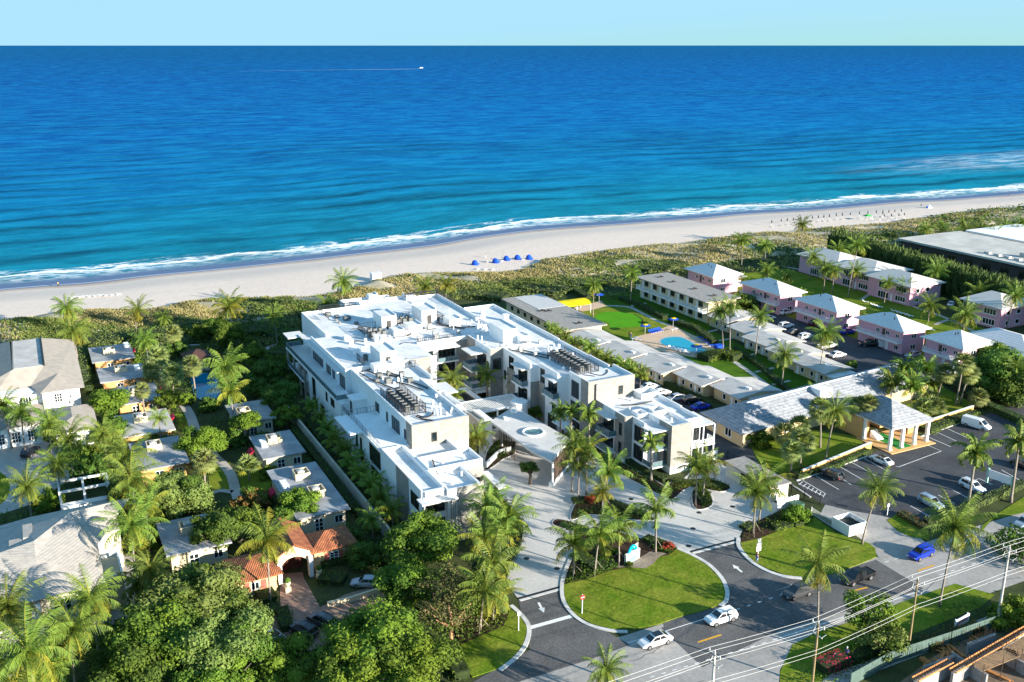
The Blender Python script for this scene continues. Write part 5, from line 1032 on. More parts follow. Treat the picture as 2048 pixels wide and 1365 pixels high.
cottage(11.7, 21.2, 136.2, 147.6, 'flat-roofed cottage streaked by palm shadows in front of the big dense tree', units=((.45, .6),), shed=(.92, .5), col_=CREAM2)
cottage(31.6, 39.6, 184.4, 196, 'flat-roofed cottage with dark blue roof behind the tall coconut palm beside the cream wall', units=((.3, .4),), col_=CREAM2)
cottage(32.4, 40.3, 164.8, 176.6, 'flat-roofed cottage with crimson awning in the middle of the row along the cream wall', units=((.48, .62),), shed=(.2, .55), red=(-.08, .45), col_=CREAM2)
cottage(31.8, 40.6, 139, 159.6, 'long flat-roofed cottage with two boxed roof units and crimson awning beside the cream wall', units=((.55, .74), (.6, .36)), shed=(.14, .62), red=(-.06, .6), col_=CREAM2)
# gazebo
GZ = Bld('gazebo', 'garden gazebo with dark brown tiled hip roof among the palms', 'gazebo', 32.2, 234); b = MB().hip(29.6, 34.8, 231, 237, 3.2, 4.8, .6); GZ.put(b, 'roof', TILED)
for x in (29.8, 34.4):
    for y in (231.2, 236.6): b = MB().box(x, x+.2, y, y+.2, 0, 3); GZ.put(b, 'post', FRAMEB)
b = MB().box(29.6, 34.8, 231, 237, 0, .12); GZ.put(b, 'floor', PALEP)
# terracotta tiled gate house
TH = Bld('tiled_gatehouse', 'cream gatehouse with terracotta tiled roofs, arched entry and red shutters', 'gatehouse', 29, 129)
b = MB().box(31.6, 37.4, 128.4, 133.2, 0, 3.0); b.box(19.6, 25.2, 125.2, 131.2, 0, 2.8); TH.put(b, 'wall', mat('ochre_stucco', (0.66, 0.46, 0.24), 0.85, 0.05))  # one even ochre for both parts of the gatehouse
b = MB(); b.hip(31.4, 37.6, 128.2, 133.4, 3.2, 4.7, .6); b.hip(19.4, 25.4, 125.0, 131.4, 3.0, 4.4, .6); TH.put(b, 'roof', TILEO)
b = MB(); a0, a1, y0, y1, z = 25.4, 31.2, 126.6, 136.2, 4.2; am = 28.3
b.add([(a0,y0,z),(am,y0,z+1.6),(a1,y0,z),(a0,y1,z),(am,y1,z+1.6),(a1,y1,z),(a0,y0,z-.2),(am,y0,z+1.4),(a1,y0,z-.2),(a0,y1,z-.2),(am,y1,z+1.4),(a1,y1,z-.2)],
      [(0,1,4,3),(1,2,5,4),(6,9,10,7),(7,10,11,8),(0,6,7,1),(1,7,8,2),(3,4,10,9),(4,5,11,10),(0,3,9,6),(2,8,11,5)]); TH.put(b, 'entry_roof', TILEO)
b = MB(); arc = [(am+2.0*math.cos(t), 2.0+1.6*math.sin(t)) for t in np.linspace(math.pi, 0, 15)]
out = [(25.9, 0)]+[(25.9, 4.0), (am, 5.3), (30.7, 4.0)]+[(30.7, 0)]; inn = [(am+2.0, 0)]+arc[::-1]+[(am-2.0, 0)]
poly = out+inn; n_ = len(poly); tri = geometry.tessellate_polygon([[Vector((p_[0], p_[1], 0)) for p_ in poly]])
b.add([(p_[0], 127.0, p_[1]) for p_ in poly]+[(p_[0], 127.5, p_[1]) for p_ in poly], [tuple(t) for t in tri]+[tuple(i+n_ for i in t[::-1]) for t in tri]+[(i, (i+1) % n_, (i+1) % n_+n_, i+n_) for i in range(n_)]); TH.put(b, 'arch', CREAM2)
b = MB().box(26.4, 30.2, 130, 130.2, 0, 3.6); TH.put(b, 'gate', mat('dark_red_wood', (0.10, 0.03, 0.02), 0.8, 0.2))
b = MB().box(30.3, 30.9, 126.4, 127.0, 0, 3.4); b.box(25.7, 26.3, 126.4, 127.0, 0, 3.4); TH.put(b, 'column', WHITE)
TH.window('S', 128.4, 34.0, 35.2, .9, 2.2, 2, FRAMEW, .12, rows=3); TH.window('S', 125.2, 21.6, 22.6, 1.0, 2.0, 2, FRAMEW, .1)
b = MB(); b.box(33.2, 33.8, 128.3, 128.4, .9, 2.2); b.box(35.4, 36.0, 128.3, 128.4, .9, 2.2); b.box(20.6, 21.3, 125.1, 125.2, .8, 2.2); b.box(23.0, 23.7, 125.1, 125.2, .8, 2.2); TH.put(b, 'shutter', mat('coral_shutter', (0.5, 0.12, 0.09), 0.7, 0.08))
for (a, b_) in ((26.4, 124.0), (31.4, 125.4)):
    U = Bld('garden_urn', 'cream urn planter on the left of the brick path' if a < 28 else 'cream urn planter on the right of the brick path', 'planter', a, b_); b = MB().box(a-.4, a+.4, b_-.4, b_+.4, 0, .8); b.tube([(a, b_, z_) for z_ in (.8, .95, 1.2, 1.5, 1.6)], [.2, .15, .4, .45, .38], 12); U.put(b, 'urn', CREAM2)
    b = MB(); b.tube([(a, b_, z_) for z_ in (1.55, 1.8, 2.1, 2.3)], [.35, .5, .4, .05], 9); U.put(b, 'plant', LEAF_M)
garden_wall('retaining_wall', [P(655,1215), P(700,1205), P(745,1190), P(765,1185)], .7, .3, CREAM2, 'low cream retaining wall beside the brick court')
# big house at the left front
CH = Bld('cream_roofed_villa', 'big villa with cream tiled hip roofs filling the left edge, streaked with palm shadows', 'villa', -3, 137)
b = MB().box(-5, 2.0, 126.4, 150, 0, 6.6); b.box(-16, -5, 120, 149, 0, 6.6); b.box(2.0, 6.2, 142, 150.2, 0, 6.2); CH.put(b, 'wall', mat('pale_villa_stucco', (0.68, 0.62, 0.5), 0.85, 0.05))
b = MB(); V_ = [(-5.6,150.6,7),(0.4,151,7),(8.6,150.8,7),(2.9,137,7),(2.9,125.4,7),(-4.6,124.9,7), (0.0,143.9,9.6),(-5.0,136.8,9.6),(-5.0,133,9.0),(-6.0,143.4,8.8),(2.4,133.5,8.0)]
b.add(V_, [(0,9,7,6,1),(1,6,2),(2,6,3),(3,6,7,8,4),(4,8,5)]); b.add([(-5.0,136.8,9.6),(-6.0,143.4,8.8),(-9.8,141.8,7.6),(-16,139,7.4),(-16,134,9.2),(-9.6,136,9.2)], [(0,1,2,5),(5,2,3,4)])
b.add([(-5.0,136.8,9.6),(-9.6,136,9.2),(-16,134,9.2),(-16,124,6.9),(-9,124,6.9),(-4.6,124.9,7.0),(-5,133,9.0)], [(0,1,4,5,6),(1,2,3,4)]); b.add([(-6,143.4,8.8),(-5.6,150.6,7),(-16,148,7),(-16,141,7.4),(-9.8,141.8,7.6)], [(0,1,2,3,4)]); CH.put(b, 'roof', TILEC)
b = MB().box(-6.4, -5.2, 139.2, 143.6, 7.0, 9.2); b.box(-8.2, -6.4, 138.2, 140, 7.0, 8.9); CH.put(b, 'chimney', mat('chimney_grey', (0.36, 0.34, 0.31), 0.9, 0.1))
b = MB().box(2.0, 5.4, 130.2, 137.2, 0, 4.6); CH.put(b, 'terrace_wall', CREAM2); b = MB(); ring(b, 2.0, 5.4, 130.2, 137.2, 4.6, 5.3, .25); CH.put(b, 'parapet', WHITE)
CH.window('E', 2.0, 139, 141, 1.2, 3.4, 3, FRAMEW, .1, rows=2); CH.window('S', 126.4, -3.5, -1.5, 3.8, 5.6, 3, FRAMEW, .1, rows=2); CH.window('S', 126.4, -.5, 1.0, .9, 3.0, 3, FRAMEW, .1, rows=2)
PG = Bld('pergola', 'white timber pergola on square posts between the forecourt and the cream-roofed villa', 'pergola', 2.5, 168.5)
b = MB(); ring(b, -1.4, 6.6, 166.2, 171, 3.1, 3.5, .3); b.box(2.4, 2.7, 166.5, 170.7, 3.1, 3.45); PG.put(b, 'beam', WHITE)
for x in (-1.2, 2.55, 6.3):
    for y in (166.4, 170.8): b = MB().box(x-.18, x+.18, y-.18, y+.18, 0, 3.1); PG.put(b, 'post', WHITE)
b = MB().box(-1.3, 6.5, 164.4, 166.0, 0, 1.4); PG.put(b, 'wall', WHITE)
# shed on the beach
bx_, by_ = P(752, 562); SH1 = empty('beach_shed', (bx_, by_, -.3), YU, 'white box-like equipment shed standing alone on the sand', 'shed'); MB().box(-1.6, 1.6, -1.3, 1.3, 0, 3.0).build('wall', WHITE, SH1); MB().box(-1.75, 1.75, -1.45, 1.45, 3.0, 3.12).build('roof', ROOFW, SH1); MB().box(-.5, .5, -1.36, -1.3, .1, 2.2).build('door', FRAMEW, SH1)
# =================================================================== plants
def frond_set(n, L, seed, elev=(78, -35), droop=1.0, lw=0.078, ll=0.92, nst=21, yellow=0.25, upright=0):
    """feather fronds; returns quads and material indices (0 green, 1 yellowing, 2 rachis-yellow)"""
    r = np.random.default_rng(seed); Q = []; MI = []
    for k in range(n):
        t = k/(n-1); az = k*2.39996+r.normal(0, .15); e0 = R(elev[0]+(elev[1]-elev[0])*t**1.15+r.normal(0, 5)); Lf = L*r.uniform(.85, 1.1)*(0.75+0.25*math.sin(math.pi*min(1, t+.25)))
        dr = droop*(0.75+0.7*t)*r.uniform(.8, 1.2); ns = nst; pts = []; p = np.zeros(3); e = e0; hd = np.array([math.cos(az), math.sin(az), 0.0])
        tw = r.normal(0, .25)
        for s in range(ns+1):
            pts.append(p.copy()); e -= dr/ns*1.5*(0.3+1.4*s/ns); p = p+(hd*math.cos(e)+np.array([0, 0, math.sin(e)]))*Lf/ns
        pts = np.array(pts); sd = np.array([-hd[1], hd[0], 0.0]); yl = (t > 1-yellow) and r.random() < .8
        for s in range(1, ns+1):
            f = s/ns; d = pts[s]-pts[s-1]; d /= np.linalg.norm(d); up = np.cross(sd, d); up = up if up[2] > 0 else -up
            lf = ll*(math.sin(math.pi*min(1, .18+f*.82))**.6+.12)*r.uniform(.85, 1.1)
            for sg in (-1, 1):
                for q in (0, .5):
                    if r.random() < .12: continue
                    o = pts[s-1]+(pts[s]-pts[s-1])*q; dirn = sd*sg*math.cos(.35+tw*sg)+d*(.55+r.normal(0, .14))-up*(math.sin(.35+tw*sg)+.25+0.3*t+r.normal(0, .16)); dirn /= np.linalg.norm(dirn)
                    wv = d*lw*.5; lq = lf*r.uniform(.72, 1.12); tip = o+dirn*lq+np.array([0, 0, -.14*lq]); mid = o+dirn*lf*.5
                    Q += [o-wv, o+wv, tip+wv*.25, tip-wv*.25]; MI.append(1 if (yl or (t > .5 and r.random() < .06)) else 0)
            w2 = sd*(.05*(1-f)+.015); Q += [pts[s-1]-w2, pts[s-1]+w2, pts[s]+w2, pts[s]-w2]; MI.append(1)
    return np.array(Q), MI
def fan_set(n, Rr, seed, down=-55):
    r = np.random.default_rng(seed); Q = []; MI = []
    for k in range(n):
        t = k/(n-1); az = k*2.39996; e = R(85+(down-85)*t); d = np.array([math.cos(az)*math.cos(e), math.sin(az)*math.cos(e), math.sin(e)])
        sd = np.cross(d, [0, 0, 1.0]); sd /= (np.linalg.norm(sd)+1e-6); up = np.cross(sd, d); base = d*Rr*.5*r.uniform(.8, 1.1)
        Q += [sd*.03, -sd*.03, base-sd*.03, base+sd*.03]; MI.append(1)
        fl = Rr*.62
        for j in range(11):
            a = R(-75+150*j/10); dd = d*math.cos(a)+sd*math.sin(a); dd = dd-np.array([0, 0, .25]); dd /= np.linalg.norm(dd); wv = np.cross(dd, up); wv = wv/(np.linalg.norm(wv)+1e-6)*.085
            tip = base+dd*fl*r.uniform(.85, 1.1)-np.array([0, 0, .15]); m = base+dd*fl*.5
            Q += [base-wv*.3, base+wv*.3, m+wv*1.3, m-wv*1.3, m-wv*1.3, m+wv*1.3, tip+wv*.2, tip-wv*.2]; MI += [1 if t > .93 else 0]*2
    return np.array(Q), MI
def blob(n, rad, seed, lumps=14, leaf=.32, inner=.7, flat=0, openness=0.0):
    """leaf clumps over a lumpy crown of unit-less radii rad=(x,y,z)"""
    r = np.random.default_rng(seed); rad = np.array(rad, float)
    i = np.arange(lumps)+.5; ph = np.arccos(1-2*i/lumps*.86); th = np.pi*(1+5**.5)*i
    C = np.stack([np.cos(th)*np.sin(ph), np.sin(th)*np.sin(ph), np.cos(ph)], 1); C = C*(r.uniform(.42, .86, (lumps, 1)))+r.normal(0, .07, (lumps, 3)); C = np.vstack([C, [[0, 0, 0]]])
    rs = np.append(r.uniform(.16, .42, lumps), .5)
    wgt = rs**2; pick = r.choice(len(C), n, p=wgt/wgt.sum()); u = r.normal(size=(n, 3)); u /= np.linalg.norm(u, axis=1, keepdims=True)
    p = (C[pick]+u*rs[pick][:, None]*r.uniform(.74, 1.1, (n, 1))); 
    keep = np.ones(n, bool)
    for c, q in zip(C, rs): keep &= ((p-c)**2).sum(1) > (q*inner)**2
    p = p[keep]*rad; u = u[keep]; k = len(p); nn = u+r.normal(0, .55, (k, 3)); nn[:, 2] += .35; nn /= np.linalg.norm(nn, axis=1, keepdims=True)
    a = np.cross(nn, r.normal(size=(k, 3))); a /= np.linalg.norm(a, axis=1, keepdims=True); b = np.cross(nn, a); s = leaf*r.uniform(.55, 1.2, (k, 1))
    Q = np.stack([p-a*s*.5, p+b*s*.32, p+a*s*.5, p-b*s*.32], 1).reshape(-1, 3)
    # leafy inner masses so that no daylight shows through the middle of a lump
    u8 = np.linspace(0, 2*np.pi, 8); v5 = np.linspace(.08, np.pi-.08, 6); core = []
    for c, q in zip(C, rs):
        if openness > 0 and r.random() < openness: continue
        g_ = np.array([[(math.sin(b_)*math.cos(a_), math.sin(b_)*math.sin(a_), math.cos(b_)) for b_ in v5] for a_ in u8])*(q*.7)*r.uniform(.9, 1.05, (8, 6, 1)); g_[-1] = g_[0]
        g_ = (g_+c)*rad
        for i_ in range(7):
            for j_ in range(5): core += [g_[i_, j_], g_[i_, j_+1], g_[i_+1, j_+1], g_[i_+1, j_]]
    Q = np.vstack([Q, np.array(core)]) if core else Q
    two = (r.random(len(C)) < .35)[pick[keep]] | (r.random(k) < .12)
    return Q, np.concatenate([two.astype(int), np.zeros(len(core)//4, int)])
def trunk_mesh(h, r0, r1, lean, name='trunk', m=None, seg=8, props=False):
    b = MB(); n = 7; pts = [(lean[0]*(t/n)**1.6, lean[1]*(t/n)**1.6, h*t/n) for t in range(n+1)]
    b.tube(pts, [r0*1.5]+[r0+(r1-r0)*t/n for t in range(1, n+1)], seg)
    if props:
        for k in range(3):
            a = k*2.094+.4; b.tube([(math.cos(a)*1.5, math.sin(a)*1.5, 0), (lean[0]*.1, lean[1]*.1, h*.36)], .045, 4)
    me = b.build(name, m or TRUNK); me.data.polygons.foreach_set('use_smooth', [True]*len(me.data.polygons)); return me
PALM = {}
def crown_variant(kind, v):
    key = (kind, v)
    if key not in PALM:
        if kind == 'coco': Q, MI = frond_set(27, 4.7, 10+v, yellow=[.1, .2, .05, .25][v % 4]); mm = [FROND_G, FROND_Y]
        elif kind == 'young': Q, MI = frond_set(17, 4.3, 30+v, elev=(84, 0), droop=1.0, yellow=.12); mm = [FROND_G, FROND_Y]
        elif kind == 'yellow': Q, MI = frond_set(21, 4.5, 40+v, elev=(80, -15), yellow=.75); mm = [FROND_G, FROND_Y]
        elif kind == 'dead': Q, MI = frond_set(22, 4.6, 44+v, elev=(80, -80), droop=.7, yellow=.32); mm = [FROND_G, FROND_Y]
        elif kind == 'royal': Q, MI = frond_set(17, 3.8, 50+v, elev=(80, -20), droop=1.25, lw=.15, ll=.7, yellow=0); mm = [FROND_G, FROND_Y]
        elif kind == 'sabal': Q, MI = fan_set(38, 2.0, 60+v); mm = [FAN_G, FROND_Y]
        elif kind == 'areca': Q, MI = frond_set(20, 3.0, 70+v, elev=(86, 25), droop=1.2, lw=.14, ll=.6, nst=10, yellow=.1); mm = [FROND_G, FROND_Y]
        elif kind == 'fan': Q, MI = fan_set(24, 1.9, 80+v, down=0); mm = [FAN_G, FROND_Y]
        PALM[key] = npmesh('crown', Q, mm, 4, MI)
    return PALM[key]
rp = random.Random(11)
GR = {'coco': 'coconut palms', 'young': 'young coconut palms', 'yellow': 'yellowing palms', 'dead': 'coconut palms with hanging fronds', 'royal': 'royal palms', 'sabal': 'cabbage palms', 'areca': 'clumping palms', 'fan': 'low fan palms'}
def palm(kind, cx, cy, h, label, base=None, r=1.0, group=None):
    nm = {'sabal': 'cabbage_palm', 'areca': 'clumping_palm', 'fan': 'fan_palm', 'royal': 'royal_palm'}.get(kind, 'coconut_palm')
    if base:
        bx, by = P(*base)
        if h is None: h = max(2.5, min(16, hgt(cx, cy, *base)))
        tx, ty = P(cx, cy, h); lean = (tx-bx, ty-by)
        q = math.hypot(*lean)
        if q > h*.45: lean = (lean[0]*h*.45/q, lean[1]*h*.45/q)
    else:
        bx, by = P(cx, cy, h); lean = (rp.uniform(-.05, .05)*h, rp.uniform(-.05, .05)*h) if kind not in ('areca', 'fan') else (0, 0)
        bx -= lean[0]; by -= lean[1]
    o = empty(nm, (bx, by, 0), 0, label, 'palm', group or GR[kind])
    c = link('crown', crown_variant(kind, rp.randrange(4 if kind in ('coco', 'young') else 2)), o, (lean[0], lean[1], h))
    base_r = {'coco': 4.0, 'young': 3.6, 'yellow': 3.8, 'dead': 4.0, 'royal': 3.2, 'sabal': 2.1, 'areca': 2.6, 'fan': 2.0}[kind]
    c.scale = (r/base_r*{'sabal': .86, 'coco': 1.15, 'young': 1.15, 'yellow': 1.12, 'dead': 1.1}.get(kind, 1.0),)*3 if r > 1.01 else (1, 1, 1); c.rotation_euler = (rp.uniform(-.1, .1), rp.uniform(-.1, .1), rp.uniform(0, 6.28))
    rr = {'royal': .24, 'sabal': .19, 'areca': .07, 'fan': .16}.get(kind, .15)
    t = trunk_mesh(h, rr, rr*.75, lean, props=(kind in ('young',) and h < 8.5), seg=7); t.parent = o
    return o
BLOB = {}
def tree(cx, cy, h, rad, label, m=LEAF_M, leaf=.34, n=5000, name='tree', cat='tree', group=None, seed=0, zc=None, tr=True, inner=.7, bark=None, lumps=16, px=True, opn=0.0):
    rad = rad if isinstance(rad, tuple) else (rad, rad, rad*.72)
    zc = h-rad[2] if zc is None else zc
    X, Y = P(cx, cy, zc) if px else (cx, cy)
    o = empty(name, (X, Y, 0), 0, label, cat, group)
    m2 = {'leaf_light': LEAF_M, 'leaf_mid': LEAF_L, 'leaf_silvery': LEAF_M, 'leaf_dark': LEAF_M, 'leaf_brownish': LEAF_M, 'leaf_rust': LEAF_M}.get(m.name, m)
    Q, MI = blob(n, rad, seed*7+3, lumps, leaf, inner, openness=opn)
    c = link('crown' if tr else 'foliage', npmesh('crown', Q, [m, m2], 4, MI), o, (0, 0, zc)); c.rotation_euler = (0, 0, seed*1.3)
    if tr:
        b = MB(); b.tube([(0, 0, 0), (.1, .05, zc*.5), (0, .1, zc)], [.32, .25, .2], 7); r = random.Random(seed)
        for k in range(6):
            a = k*1.05+r.random(); b.tube([(0, .05, zc*.55), (math.cos(a)*rad[0]*.4, math.sin(a)*rad[1]*.4, zc*.9), (math.cos(a)*rad[0]*.72, math.sin(a)*rad[1]*.72, zc+rad[2]*.25)], [.17, .11, .05], 5)
        b.build('trunk', bark or BARK, o)
    return o
